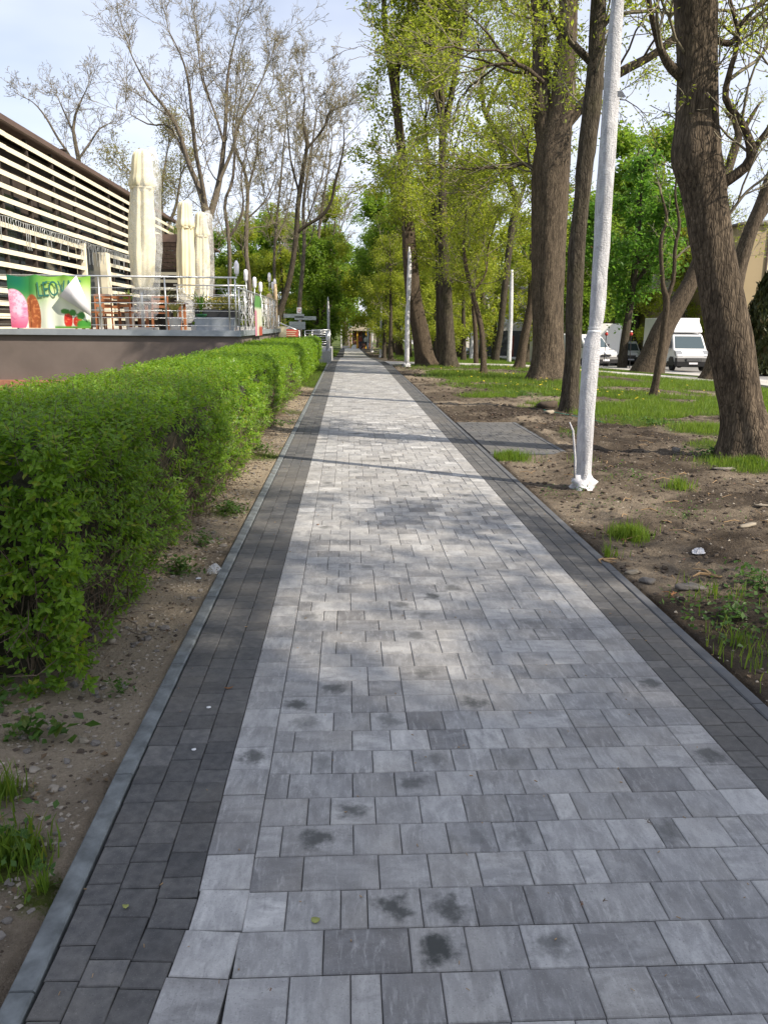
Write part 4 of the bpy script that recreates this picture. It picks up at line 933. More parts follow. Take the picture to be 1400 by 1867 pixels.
pix_tree('bare_tree', 'straight bare tree right of the leaning one', 'tree', [[(548, 645, 13), (546, 560, 12), (551, 500, 12), (555, 440, 11), (553, 380, 9), (560, 320, 7), (570, 260, 6), (578, 200, 4)], [(553, 420, 6), (575, 360, 5), (590, 310, 4), (600, 250, 3)]], Y=56, seed=25, sp=dict(SPB, kids=(8, 6, 4, 4), rmin=.014), leaf=dict(BUD, n=3000), t0=.35, kids_len=8)
pix_tree('bare_tree', 'bare tree with slim stems nearest the path on the left', 'tree', [[(575, 640, 12), (575, 540, 11), (578, 480, 10), (582, 420, 8), (590, 360, 7), (600, 300, 5), (606, 250, 3)], [(578, 470, 6), (566, 420, 5), (562, 350, 4), (565, 280, 3)]], Y=64, seed=26, sp=dict(SPB, kids=(8, 6, 4, 4), rmin=.016), leaf=dict(BUD, n=3500), t0=.35, kids_len=6)
pix_tree('bare_tree', 'small bare tree standing by the far end of the path', 'tree', [[(602, 640, 8), (603, 540, 7), (602, 480, 7), (608, 430, 5), (612, 390, 4), (618, 340, 3)], [(603, 470, 5), (614, 440, 4), (628, 400, 3)]], Y=76, seed=27, sp=dict(SPB, levels=3, kids=(9, 6, 5), rmin=.018), leaf=dict(BUD, n=2500), t0=.35, kids_len=6)
pix_tree('bare_tree', 'bare tree rising behind the slatted building roof', 'tree', [[(150, 420, 14), (148, 330, 12), (142, 280, 11), (134, 240, 9), (138, 210, 7), (150, 180, 5), (160, 160, 3)], [(146, 320, 9), (125, 280, 8), (105, 250, 7), (85, 215, 6), (65, 190, 4), (50, 180, 3)], [(144, 290, 7), (165, 260, 6), (182, 235, 5), (200, 225, 3)], [(134, 240, 6), (118, 205, 5), (105, 175, 3)]], Y=52, seed=28, sp=dict(SPB, kids=(8, 6, 4, 3), wander=(.1, .22, .25, .25, .2)), leaf=dict(n=2500, spread=.2, size=.16, mat=M['leaf_spring'], zmax=9.5), t0=.4, kids_len=4.2)
pix_tree('budding_tree', 'hazy tree in first leaf behind the tall front parasol', 'tree', [[(300, 600, 14), (300, 500, 12), (298, 420, 10), (292, 360, 8), (300, 310, 5), (305, 280, 3)], [(298, 430, 7), (320, 380, 6), (330, 320, 4)], [(296, 400, 7), (270, 350, 5), (245, 320, 3)]], Y=62, seed=29, sp=dict(SPB, kids=(9, 6, 4, 3), rmin=.014), leaf=dict(n=9000, spread=.3, size=.16, mat=M['leaf_bud']), t0=.3, kids_len=6.5)
free_tree('conifer_tree', 'small green conifer showing over the slatted roof', 'tree', -19.5, 47, 9.3, 41, leaf=dict(n=9000, spread=.3, size=.22, mat=M['leaf_mid']), r=.15, kl=.5, sp=dict(SP_LEAF, rmin=.012))
pix_tree('bare_tree', 'second bare crown filling the sky right of the largest bare tree', 'tree', [[(512, 640, 10), (505, 560, 9), (500, 480, 8), (505, 400, 7), (512, 330, 6), (518, 260, 5), (525, 200, 3)], [(502, 440, 6), (520, 400, 5), (535, 330, 4), (540, 260, 3)], [(504, 420, 5), (485, 370, 4), (475, 310, 3)]], Y=60, seed=30, sp=dict(SPB, kids=(9, 6, 4, 4), rmin=.015), leaf=dict(BUD, n=3000), t0=.35, kids_len=6)

# --- trees just outside the frame on the right whose shade falls on the path
SH = dict(SP_BARE, levels=3, rmin=.010, kids=(12, 7, 6), ratio=(.45, .5, .5), up=(.05, .05, .02, 0))
for k, (x, y, h, n, lab) in enumerate(((9.6, -3.2, 15, 31000, 'tall park tree off to the right of the camera, in thin leaf'), (8.2, -6.6, 14, 26000, 'broad park tree behind the camera on the right'), (13.0, -6.5, 17, 24000, 'tallest park tree behind the camera, farther right'), (16.0, -4.6, 15, 16000, 'park tree far to the right of the camera on the lawn'))):
    if k == 0: sh0 = free_tree('shade_tree', lab, 'tree', x, y, h, 60 + k, sp=SH, leaf=dict(n=n, spread=.3, size=.17, mat=M['leaf_spring'], keep=(.32, .45)), bark=M['bark_oak'], r=.32, t0=.3, kl=.62)
    else: o = copy_tree(sh0); o['label'] = lab; o.location = (x, y, float(terrain(x, y))); o.rotation_euler = (0, 0, k * 1.9); o.scale = (h / 15,) * 3
print('TREE TRIS', TRI[0])

# ------------------------------------------------------------------ restaurant terrace
TY, TX, TZ = 20.0, -2.72, 1.50          # front plane, right end, deck height
ter = empty('terrace', (TX, TY, 0), 'raised restaurant terrace on a mauve rendered plinth with a grey metal edge', 'terrace')
def inroot(o, root):
    o.parent = root; o.matrix_parent_inverse = Matrix.Translation(-Vector(root.location)); return o
inroot(MB().bx(-16, TX, TY, 46, -.3, TZ - .06).build('plinth', M['plinth']), ter)
inroot(MB().bx(-16, TX + .05, TY - .05, 46, TZ - .058, TZ).build('deck', M['slab']), ter)
cop = MB(); cop.bx(-16, TX + .09, TY - .09, TY - .052, TZ - .12, TZ + .02); cop.bx(TX + .053, TX + .09, TY - .05, 34, TZ - .12, TZ + .02)
inroot(cop.build('metal_edging', M['grey_metal']), ter)
inroot(MB().bx(-16, TX - .02, TY - .14, TY - .003, -.3, .28).build('brick_base', M['brick']), ter)

def railing(name, label, pts, posts, h, nb, topr=.024, group=None, side=False):
    root = empty(name, tuple(pts[0]), label, 'railing', group)
    def put(m, n, mt): o = m.build(n, mt, root, True); return relink(o, root)
    P = [np.array(p, float) for p in pts]
    for a, b in zip(P[:-1], P[1:]):
        put(MB().tube([a + UP * h, b + UP * h], topr, 10), 'handrail', M['steel'])
        for k in range(nb):
            z = h * (.10 + .80 * k / (nb - .2)); put(MB().tube([a + UP * z, b + UP * z], .0085, 6), 'bar', M['steel'])
    for p in posts:
        p = np.array(p, float)
        m = MB().tube([p, p + UP * (h - .02)], .022, 8); m.tube([p, p + UP * .02], .045, 10); put(m, 'post', M['steel'])
    return root
def ax(px, py, Y=TY): return at(px, py, Y)
xs = [-7.93 - 1.9, -7.93 - .1, ax(182, 550)[0], ax(302, 550)[0], TX + .02]
railing('terrace_railing', 'stainless steel railing along the front edge of the terrace', [(-11.8, TY + .02, TZ), (TX + .03, TY + .02, TZ)], [(x, TY + .02, TZ) for x in (-11.6, -9.7, -8.05, xs[2], xs[3], TX - .18, TX - .02)], 1.28, 6)
railing('side_railing', 'stainless railing with strings of lights down the path side of the terrace', [(TX + .03, TY + .15, TZ), (TX + .03, 31, TZ)], [(TX + .03, y, TZ) for y in np.arange(TY + .25, 31.1, 1.35)], 1.05, 5)
railing('inner_railing', 'lower railing standing behind the flower boxes on the terrace', [(-5.2, 24.6, TZ), (TX - .3, 24.6, TZ)], [(x, 24.6, TZ) for x in (-5.1, -4.2, -3.1)], 1.3, 6)
# strings of lights on the side railing
rs = np.random.default_rng(44); g = []
for k in range(40):
    y = TY + .3 + k * .26; x = TX + .06; top = TZ + rs.uniform(.7, 1.05); n = 9; pts = np.array([[x + rs.normal(0, .02), y + rs.normal(0, .035), z] for z in np.linspace(top, top - rs.uniform(.4, .95), n)]); g.append((pts, np.full(n, .007)))
for k in range(20):
    y = TY + .3 + k * .52; t = np.linspace(0, 1, 7); g.append((np.stack([np.full(7, TX + .05), y + t * .52, TZ + 1.0 - .16 * np.sin(t * np.pi)], 1), np.full(7, .006)))
V, Fq = tubes_np(g, lambda r: 4); tag(link('string_lights', mesh_np('string_lights', V, Fq, M['white'])), 'white tangled string lights hanging on the side railing of the terrace', 'string lights')
# globe lamps on the railing posts
for k, (px, py0, py1, Y_, w_) in enumerate(((431, 475, 505, 20.3, 1.15), (448, 491, 548, 20.8, 1), (464, 505, 550, 22.6, 1), (475, 514, 560, 24.2, 1), (491, 497, 530, 29.6, 1.1), (501, 508, 540, 30.8, 1.1), (497, 514, 540, 31.6, 1))):
    a = at(px, py0, Y_); b = at(px + (3 if k == 1 else 0), py1, Y_); s = w_
    labs = ('white lamp at the very corner of the terrace, highest in the row', 'white leaning lamp next after the corner one', 'third white lamp from the terrace corner', 'fourth and lowest white lamp of the railing row', 'white lamp above the wooden post at the top of the ramp', 'last white lamp right above the top of the ramp', 'small white lamp half hidden at the top of the ramp')
    root = empty('rail_lamp', tuple(b), labs[k], 'lamp', 'frosted lamps along the terrace railing')
    hgt = .30 * s
    o = MB().tube([b, a - UP * (hgt - .02)], .016, 8).build('stem', M['steel'], root, True); relink(o, root)
    c = a - UP * hgt
    o = MB().lathe(tuple(c), [(.02, 0), (.038 * s, .03), (.050 * s, .06), (.054 * s, .20), (.050 * s, .27), (.02, hgt)], 12).build('lamp_glass', M['lamp_glass'], root, True); relink(o, root)

# parasols, furled; the first in clear film
def parasol(label, px, base_py, top_py, Y_, wpx, filmed, seed):
    b = at(px, base_py, Y_); b[2] = TZ; t = at(px - 4 if not filmed else px - 3, top_py, Y_); H = t[2] - TZ; r = wpx / 2 / ppm(Y_); rs_ = random.Random(seed)
    root = empty('parasol', tuple(b), label, 'parasol', 'closed parasols on the terrace')
    m = MB().tube([(0, 0, 0), (0, 0, H * .32)], .045, 12); m.build('pole', M['steel'], root, True)
    m = MB(); m.bx(-.32, .32, -.32, .32, 0.002, .07); bevel(m.build('base', M['concrete'], root), .01)
    lean = (t[0] - b[0])
    ph = [rs_.uniform(0, 6) for _ in range(4)]
    def wob(a, z): return .10 * math.sin(7 * a + ph[0] + z * .5) + .09 * math.sin(12 * a + ph[1] - z * .6) + .05 * math.sin(3 * a + ph[2] + 2.2 * z) + .03 * math.sin(z * 9 + ph[3] + 2 * a)
    prof = [(.02, .235), (.55, .24), (.80, .30), (.90, .40), (.92, .52), (.88, .64), (.82, .74), (.80, .79), (.92, .80), (.95, .83), (.80, .87), (.72, .93), (.62, .975), (.30, .995), (.05, 1.0)]
    V = []; n = 56
    m = MB(); m.lathe((0, 0, 0), [(q * r, z * H) for q, z in catmull([(a_, b_, 0) for a_, b_ in prof], 60)[:, :2]], n, wob)
    m.v = [(x + lean * z / H, y, z) for x, y, z in m.v]
    m.build('canopy', M['canvas'], root, True)
    m = MB().lathe((lean * .8, 0, .785 * H), [(r * .84, 0), (r * .92, .03), (r * .84, .06)], 28, lambda a, z: .06 * math.sin(9 * a)); m.build('tie_strap', M['canvas'], root, True)
    def wob2(a, z): return .10 * math.sin(3 * a + z * 1.3) + .07 * math.sin(5 * a - z * 2.1) + .03 * math.sin(13 * a + 5 * z)
    if filmed:
        m = MB().lathe((.10 * r, 0, 0), [(r * .62, .07 * H), (r * .95, .10 * H), (r * 1.12, .22 * H), (r * 1.2, .45 * H), (r * 1.22, .65 * H), (r * 1.1, .85 * H), (r * .8, .97 * H), (r * .2, 1.01 * H)], 40, wob2)
        m.v = [(x + (lean + .1) * z / H + (.12 if z > .97 * H else 0), y, z) for x, y, z in m.v]; m.build('plastic_cover', M['film'], root, True)
        m = MB(); 
        for j in range(5): m.tube([(lean + .05, 0, H * .985), (lean + .16 + .05 * j, -.02 * j, H * (.985 - .004 * j)), (lean + .3 + .03 * j, -.04 * j + .05, H * (.965 - .012 * j))], [.05, .035, .008], 6)
        m.build('film_knot', M['film'], root, True)
    else:
        m = MB().lathe((0, 0, 0), [(r * .5, .05 * H), (r * .95, .10 * H), (r * 1.1, .18 * H), (r * 1.0, .27 * H), (r * .85, .33 * H)], 36, wob2); m.build('plastic_skirt', M['film'], root, True)
    return root
parasol('tall closed cream parasol wrapped in clear film, nearest on the terrace', 262, 600, 272, 21.2, 43, True, 1)
parasol('closed cream parasol tied near its top, middle one of the three', 341, 600, 366, 25.0, 31, False, 2)
parasol('closed cream parasol with rounded top, farthest of the three', 370, 600, 386, 28.5, 27, True, 3)

# slatted building
BX = -9.45
hall = empty('slatted_building', (BX, 19, 0), 'long dark restaurant building clad in wide cream horizontal slats', 'building')
def hp(m, n, mt, sm=False): return relink(m.build(n, mt, hall, sm), hall)
ZR = 7.02; YE = 45.5
hp(MB().bx(BX - 9, BX - .75, 15, YE, 0, ZR - .1), 'wall', M['brown'])
hp(MB().bx(BX - 9.4, BX + .12, 14.5, YE + .3, ZR + .08, ZR + .15), 'roof', M['brown2'])
hp(MB().bx(BX - .02, BX + .14, 14.5, YE + .3, ZR - .01, ZR + .077), 'fascia', M['brown2'])
DY0, DY1 = 30.1, 32.9
NS = 16
for i in range(NS):
    z = ZR - .28 - i * .350
    cuts = [(15, 23.9), (23.903, 29.4), (29.403, 37.2), (37.203, YE)]
    for (a, b) in cuts:
        segs = [(a, b)]
        if z < TZ + 2.85 and a < DY0 < b: segs = [(a, DY0), (DY1, b)]
        for s0, s1 in segs:
            m = MB(); dz = rr.gauss(0, .006); m.prism([(BX - .035, z - .066 + dz), (BX - .008, z - .07 + dz), (BX + .0, z + .060 + dz), (BX - .03, z + .066 + dz)], 'y', s0, s1); hp(m, 'slat', M['cream'])
for y in np.arange(15.2, YE, 2.05):
    if DY0 - .1 < y < DY1 + .1: continue
    hp(MB().bx(BX - .15, BX - .04, y, y + .11, TZ, ZR - .08), 'post', M['brown'])
for y in np.arange(15.2, YE, 4.1):
    hp(MB().bx(BX - .748, BX - .70, y + .5, y + 2.9, TZ + .9, TZ + 3.9), 'window', M['glass'])
hp(MB().bx(BX - .30, BX + .03, DY0 - .14, DY0, TZ, TZ + 2.95), 'door_frame', M['cream'])
hp(MB().bx(BX - .30, BX + .05, DY1 - .5, DY1 + .02, TZ, TZ + 2.85), 'door_frame', M['cream'])
hp(MB().bx(BX - .28, BX - .20, DY0 + .02, DY1 - .52, TZ, TZ + 2.8), 'door', M['glass'])
MB().bx(BX - .4, BX - .05, 27.2, 27.6, ZR + .2, ZR + .55)
ch = MB().lathe((BX - .3, 29.5, ZR + .18), [(.08, 0), (.08, .22), (.12, .24), (.12, .28), (.05, .30)], 12); hp(ch, 'vent_pipe', M['brown'])
# icicle lights strung over the slats
rs = np.random.default_rng(45); g = []
yy_ = 15.5
zl = ZR - .28 - 6.5 * .35 + .04
while yy_ < 44:
    n = 5; ln_ = rs.choice([.2, .24, .3, .3, .62, .75]); pts = np.array([[BX + .03, yy_ + rs.normal(0, .02), z] for z in np.linspace(zl, zl - ln_, n)]); g.append((pts, np.full(n, .011))); yy_ += rs.uniform(.13, .2)
g.append((np.array([[BX + .03, y, zl + .02 * math.sin(y * 3)] for y in np.linspace(15.4, 44, 80)]), np.full(80, .009)))
V, Fq = tubes_np(g, lambda r: 4); tag(link('icicle_lights', mesh_np('icicle_lights', V, Fq, M['galv'])), 'dangling icicle light string along the slatted facade', 'string lights')
# entrance annexe with low brown roof
anx = empty('entrance_annexe', (-8.4, 42, 0), 'low annexe with brown roof behind the first parasol', 'building')
def apn(m, n, mt): return relink(m.build(n, mt, anx), anx)
A0 = at(283, 427, 38.0); A1 = at(352, 427, 38.0); za = A0[2]
apn(MB().bx(BX + .03, A1[0] - .4, 38.6, 46, TZ, za - 1.5), 'wall', M['brown'])
apn(MB().bx(BX + .03, A1[0], 37.9, 38.0, za - .34, za), 'eave_board', M['brown2'])
apn(MB().bx(BX + .03, A1[0], 38.004, 46, za - .1, za - .002), 'roof', M['brown2'])
rowz = za - .34
for k in range(7):                      # tiled apron under the eave, rows of shingles
    y0 = 38.0 + k * .10; z0 = rowz - k * .17
    for j in range(9):
        x0 = BX + .05 + j * (A1[0] - BX - .05) / 9; x1 = BX + .05 + (j + 1) * (A1[0] - BX - .05) / 9 - .012
        m = MB().box(((x0 + x1) / 2, y0 + .05, z0 - .085), (x1 - x0, .03, .175), (R(-30) * -1, 0, 0)); apn(m, 'shingle', M['roof_dark'] if False else M['brown2'])
for k in range(9):
    z = rowz - 1.35 - k * .34
    if z < TZ + .1: break
    m = MB().bx(BX + .05, A1[0] - .3, 38.50, 38.53, z - .07, z + .07); apn(m, 'slat', M['cream'])

# tables, chairs, plants on the terrace
def table(label, x, y, lx, ly):
    root = empty('table', (x, y, TZ), label, 'table', 'tables on the terrace')
    MB().bx(-lx / 2, lx / 2, -ly / 2, ly / 2, .71, .75).build('tabletop', M['table_top'], root)
    for sx in (-1, 1):
        for sy in (-1, 1): MB().bx(sx * (lx / 2 - .1) - .035, sx * (lx / 2 - .1) + .035, sy * (ly / 2 - .08) - .035, sy * (ly / 2 - .08) + .035, .001, .708).build('leg', M['orange_wood'], root)
    MB().bx(-lx / 2 + .14, lx / 2 - .14, -.03, .03, .3, .36).build('stretcher', M['orange_wood'], root)
table('long dark-topped table left of the first parasol', *ax(215, 560, 22.2)[:1], 22.2, 1.9, .8)
table('dark-topped table behind the first parasol', ax(290, 560, 23.0)[0], 23.0, 1.5, .8)
def chair(label, x, y, rz):
    root = empty('chair', (x, y, TZ), label, 'chair', 'orange wooden chairs on the terrace', rz)
    MB().bx(-.22, .22, -.21, .21, .43, .46).build('seat', M['orange_wood'], root)
    for sx in (-1, 1):
        MB().bx(sx * .2 - .02, sx * .2 + .02, -.2, -.16, .001, .428).build('leg', M['orange_wood'], root)
        MB().bx(sx * .2 - .02, sx * .2 + .02, .17, .21, .001, .9).build('leg', M['orange_wood'], root)
    for z in (.58, .72, .84): MB().bx(-.178, .178, .18, .2, z, z + .07).build('back_slat', M['orange_wood'], root)
for px, Y_, rz, lab in ((158, 21.4, 2.9, 'orange wooden chair nearest the ice-cream banner'), (190, 21.3, .3, 'orange wooden chair in front of the long table'), (238, 21.5, 2.6, 'orange wooden chair left of the first parasol pole'), (293, 21.9, .2, 'orange wooden chair right of the first parasol'), (205, 23.1, 3.3, 'orange wooden chair on the far side of the long table')):
    chair(lab, ax(px, 570, Y_)[0], Y_, rz)
def leaves_blade(m, c, n, h, sp, seed, w=.03):
    r_ = random.Random(seed)
    for k in range(n):
        a = r_.uniform(0, 6.28); s = r_.uniform(.3, 1) * sp; hh = h * r_.uniform(.7, 1.1); dx, dy = math.cos(a), math.sin(a); ww = w * r_.uniform(.7, 1.2)
        P = [(c[0] + dx * s * t ** 2 * 1.0, c[1] + dy * s * t ** 2, c[2] + hh * (t - .28 * t ** 3 * (s / sp))) for t in (0, .35, .7, 1)]
        nx_, ny_ = -dy * ww, dx * ww
        V = []
        for i, p in enumerate(P):
            q = (1, 1.1, .8, .05)[i]; V += [(p[0] - nx_ * q, p[1] - ny_ * q, p[2]), (p[0] + dx * .01, p[1] + dy * .01, p[2] - .01), (p[0] + nx_ * q, p[1] + ny_ * q, p[2])]
        m.add(V, [(3 * i + j, 3 * i + j + 1, 3 * i + j + 4, 3 * i + j + 3) for i in range(3) for j in range(2)])
    return m
def potted(name, label, px, Y_, r, h, kind, potm, seed, n=14, lh=.6, sp=.3):
    x = ax(px, 590, Y_)[0]; root = empty(name, (x, Y_, TZ), label, 'potted plant')
    MB().lathe((0, 0, .001), [(r * .72, 0), (r * .95, h * .9), (r * 1.08, h * .91), (r * 1.08, h), (r * .95, h), (r * .9, h * .93)], 20).build('pot', potm, root, True)
    MB().lathe((0, 0, h * .88), [(r * .9, 0), (r * .88, .012)], 16).build('soil', M['clod'], root)
    m = leaves_blade(MB(), (0, 0, h * .9), n, lh, sp, seed); m.build('leaves', M[kind], root)
potted('potted_plant', 'white round pot with drooping purplish plant between the parasols', 320, 20.7, .18, .33, 'leaf_bud', M['white'], 1, 18, .5, .35)
potted('potted_plant', 'tall green sword-leaved plant beside the middle parasol', 368, 21.0, .13, .42, 'leaf_chestnut', simple('dark_green_pot', (.02, .14, .05), .4), 2, 9, .75, .30)
potted('potted_plant', 'green leafy plant showing left of the first parasol', 238, 22.0, .14, .6, 'leaf_mid', M['white'], 3, 16, .55, .35)
potted('potted_plant', 'small white pot near the railing foot', 354, 20.5, .09, .14, 'leaf_mid', M['white'], 4, 8, .12, .1)
root = empty('flower_box', (ax(397, 590, 21.3)[0], 21.3, TZ), 'dark planter box full of flowers near the terrace corner', 'planter')
m = MB(); m.bx(-.55, .55, -.2, .2, .12, .55); bevel(m.build('box', M['black'], root), .015)
m = MB(); m.bx(-.5, -.4, -.15, .15, .001, .118); m.bx(.4, .5, -.15, .15, .001, .118); m.build('feet', M['orange_wood'], root)
rs = np.random.default_rng(3); n = 900
link('leaves', leaves_mesh('leaves', np.stack([rs.uniform(-.58, .58, n), rs.uniform(-.22, .22, n), rs.uniform(.5, .78, n) + .1 * rs.random(n)], 1), rs.normal(0, .6, (n, 3)) + UP, .07, M['leaf_bud'], .6, .2, rs), root)
n = 60; link('flowers', leaves_mesh('flowers', np.stack([rs.uniform(-.55, .55, n), rs.uniform(-.22, .1, n), rs.uniform(.7, .86, n)], 1), rs.normal(0, .6, (n, 3)) + UP, .05, M['dandelion'], .9, .1, rs), root)
root = empty('grey_planter', (ax(393, 590, 20.6)[0], 20.6, TZ), 'low grey trough at the foot of the railing corner', 'planter')
bevel(MB().box((0, 0, .17), (.95, .3, .33), taper=1.08).build('trough', M['grey_metal'], root), .01)
potted('wire_plant', 'silvery wire-like ornamental plant behind the first railing bays', 300, 22.6, .2, .5, 'leaf_thuja', M['black'], 6, 30, .75, .55)

# ice-cream banner, a sheet tied to the railing
NXB, NZB = 150, 90
b0 = at(13, 500, TY - .03); b1 = at(172, 590, TY - .03); WB = b1[0] - b0[0]; zt, zb_ = at(13, 500, TY)[2], TZ + .04
u, v = np.meshgrid(np.linspace(0, 1, NXB), np.linspace(0, 1, NZB)); u = u.ravel(); v = v.ravel()       # v 0 bottom
bx_ = b0[0] + u * WB * (1 - .04 * (1 - v)) ; by = TY - .05 - .016 * np.sin(u * 17 + 1.2 * v) - .012 * np.sin(u * 31 - 2 * v) * (u > .25) ; bz = zb_ + v * (zt - zb_) - .05 * np.abs(np.sin(u * 9.2)) * v ** 3
C = np.zeros((len(u), 3))
def lay_c(mask, col):
    mask = np.clip(mask, 0, 1)[:, None]; C[:] = C * (1 - mask) + np.array(col)[None] * mask
nb_ = fbm(u * 9, v * 9, 71, 4); nb2 = fbm(u * 40, v * 30, 72, 3)
C[:] = (.80, .84, .72)
lay_c(smooth(.35, .95, v + .10 * np.sin(u * 6)), (.40, .62, .08)); lay_c(smooth(.7, 1.1, v - .1 * np.abs(u - .7)), (.14, .40, .05))
lay_c(smooth(.55, .25, u) * smooth(.2, .75, v), (.03, .24, .06)); lay_c(smooth(.30, .12, u) * smooth(.55, .9, v), (.0, .13, .07))
lay_c(smooth(.12, 0, np.abs(u - .49 - .1 * (1 - v))) * .7 * smooth(.75, .2, v), (.40, .43, .36))
d = np.sqrt(((u - .06) / .17) ** 2 + ((v - .30) / .44) ** 2); lay_c(smooth(1.02, .97, d), (.78, .32, .50)); lay_c(smooth(1.0, .95, d) * smooth(.55, .7, nb_ + .3 * (v - .3)), (.85, .55, .70)); lay_c(smooth(1.0, .95, d) * smooth(.3, .0, v), (.72, .12, .24)); lay_c(smooth(1.0, .95, d) * smooth(.60, .68, nb2) * .6, (.60, .12, .30))
d = np.sqrt(((u - .28) / .10) ** 2 + ((v - .22) / .42) ** 2); k_ = smooth(1.02, .97, d) * smooth(.21, .225, u + .0 * v); lay_c(k_, (.34, .09, .03)); lay_c(k_ * smooth(.55, .62, nb2) * .8, (.60, .22, .08))
for cx_b, cz_b, rx, rz_ in ((.72, .16, .055, .16), (.84, .13, .06, .10)):
    d = np.sqrt(((u - cx_b) / rx) ** 2 + ((v - cz_b) / rz_) ** 2); lay_c(smooth(1.05, .95, d), (.60, .03, .02)); lay_c(smooth(1.0, .9, d) * smooth(.62, .7, nb2) * .7, (.8, .25, .12))
for cx_b, cz_b, rx, rz_ in ((.68, .32, .06, .06), (.78, .30, .05, .07), (.88, .24, .06, .08), (.92, .08, .10, .10)):
    d = np.sqrt(((u - cx_b) / rx) ** 2 + ((v - cz_b) / rz_) ** 2); lay_c(smooth(1.1, .7, d + .5 * (nb2 - .5)), (.05, .24, .03))
lay_c(smooth(.06, .02, v) * (u > .55), (.10, .28, .04))
i = np.arange(NZB - 1)[:, None] * NXB + np.arange(NXB - 1)[None]; Fq = np.stack([i, i + 1, i + NXB + 1, i + NXB], -1).reshape(-1, 4)
def printmat():
    t = NT('printed_banner'); a = t.n('ShaderNodeAttribute'); a.attribute_name = 'print'; t.color(a.outputs['Color']); t.rough(.35); return t.m
M['print'] = printmat()
me = mesh_np('banner', np.stack([bx_, by, bz], 1), Fq, M['print']); point_color(me, 'print', C)
ban = tag(link('ice_cream_banner', me), 'printed ice-cream banner with pink scoop and strawberries tied to the railing', 'banner')
fo = at(143, 502, TY); f1 = at(115, 540, TY); f2 = at(171, 578, TY)
m = MB().add([(fo[0], TY - .13, zt - .02), (f1[0], TY - .22, f1[2]), (f2[0], TY - .11, f2[2]), ((fo[0] + f1[0]) / 2 - .0, TY - .19, (zt + f1[2]) / 2), ((fo[0] + f2[0]) / 2 + .03, TY - .17, (zt + f2[2]) / 2), ((f1[0] + f2[0]) / 2, TY - .2, (f1[2] + f2[2]) / 2)], [(0, 3, 4), (3, 1, 5), (3, 5, 4), (4, 5, 2)])
fm = m.build('folded_corner', M['lamp_glass'], ban, True); sm_ = fm.modifiers.new('t', 'SOLIDIFY'); sm_.thickness = .006
def text(name, s, loc, size, mt, parent=None, rot=(R(90), 0, 0), ext=.003, sp=1.0):
    cu = bpy.data.curves.new(name, 'FONT'); cu.body = s; cu.size = size; cu.extrude = ext; cu.space_character = sp; cu.align_x = 'LEFT'
    o = bpy.data.objects.new(name, cu); COL.objects.link(o); o.location = loc; o.rotation_euler = rot; cu.materials.append(mt)
    if parent: o.parent = parent
    return o
q = at(72, 543, TY); tx = text('lettering', 'LEOVAC', (q[0], TY - .084, q[2] + .02), .40, simple('dark_teal_print', (.03, .16, .13), .4), ban, (R(90), R(-4), 0)); tx.scale = (.72, 1.25, 1)
q = at(92, 520, TY); o = MB().tube([(q[0] - .2, TY - .082, q[2]), (q[0] - .05, TY - .082, q[2] + .09), (q[0] + .12, TY - .082, q[2] + .06), (q[0] + .3, TY - .082, q[2] - .02)], .007, 5).build('arc_mark', bpy.data.materials['dark_teal_print'], ban)
# second banner on the side railing
m = MB(); ys_ = np.linspace(23.0, 24.9, 14); zs_ = np.linspace(TZ - .15, TZ + .98, 16); V = []; Cc = []
for y in ys_:
    for z in zs_:
        f = (z - zs_[0]) / (zs_[-1] - zs_[0]); V.append((TX + .11 + .02 * math.sin(y * 9), y, z)); a = (y - 23) / 1.9
        c = (.10, .26, .08) if f > .72 else (.52, .55, .45); c = (.50, .22, .30) if a < .3 and f < .62 else c; c = (.38, .08, .06) if a > .45 and f < .25 else c; Cc.append(c)
i = np.arange(13)[:, None] * 16 + np.arange(15)[None]; me = mesh_np('side_banner', V, np.stack([i, i + 16, i + 17, i + 1], -1).reshape(-1, 4), M['print']); point_color(me, 'print', Cc)
tag(link('side_banner', me), 'printed banner seen edge-on along the side railing', 'banner')

# ramp, steps and signs past the hedge
rootr = empty('ramp', (-1.75, 36, 0), 'grey concrete ramp landing with steel railings beside the path', 'ramp')
def rp(m, n, mt, sm=False): return relink(m.build(n, mt, rootr, sm), rootr)
c0 = at(556, 642, 36.2); c1 = at(601, 642, 36.2)
rp(MB().bx(c0[0], c1[0], 36.0, 44, -.3, .52), 'landing', M['concrete'])
rp(MB().prism([(31.2, TZ), (36.0, .52), (36.0, -.3), (31.2, -.3)], 'x', TX - 1.6, TX + .05), 'ramp_slope', M['concrete']) if False else None
m = MB(); m.prism([(TX - .1, TZ), (c0[0] - .004, .52), (c0[0] - .004, -.3), (TX - .1, -.3)], 'y', 33.5, 35.2); rp(m, 'ramp_slope', M['concrete'])
ra = at(497, 583, 33.4); rb = at(546, 604, 33.4)
m = MB().tube([ra, rb, rb - UP * .9], .026, 8); rp(m, 'handrail', M['steel'], True)
m = MB().tube([ra - UP * .25, rb - UP * .25], .012, 6); rp(m, 'bar', M['steel'], True)
def rail2(x0, x1, y, ztop, zb0, n=7):
    for k in range(n):
        z = ztop - (ztop - zb0 - .15) * k / (n - 1) ; rp(MB().tube([(x0, y, z), (x1, y, z)], .026 if k < 3 else .014, 6), 'bar', M['steel'], True)
    for x in (x0, x1): rp(MB().tube([(x, y, zb0), (x, y, ztop)], .028, 8), 'post', M['steel'], True)
q0 = at(556, 603, 36.2); q1 = at(595, 603, 36.2); rail2(q0[0], q1[0], 36.3, q0[2], .52)
rail2(q0[0], q1[0], 43.6, q0[2], .52)
for y in np.linspace(36.3, 43.6, 6)[1:-1]: rp(MB().tube([(q1[0], y, .52), (q1[0], y, q0[2])], .026, 8), 'post', M['steel'], True)
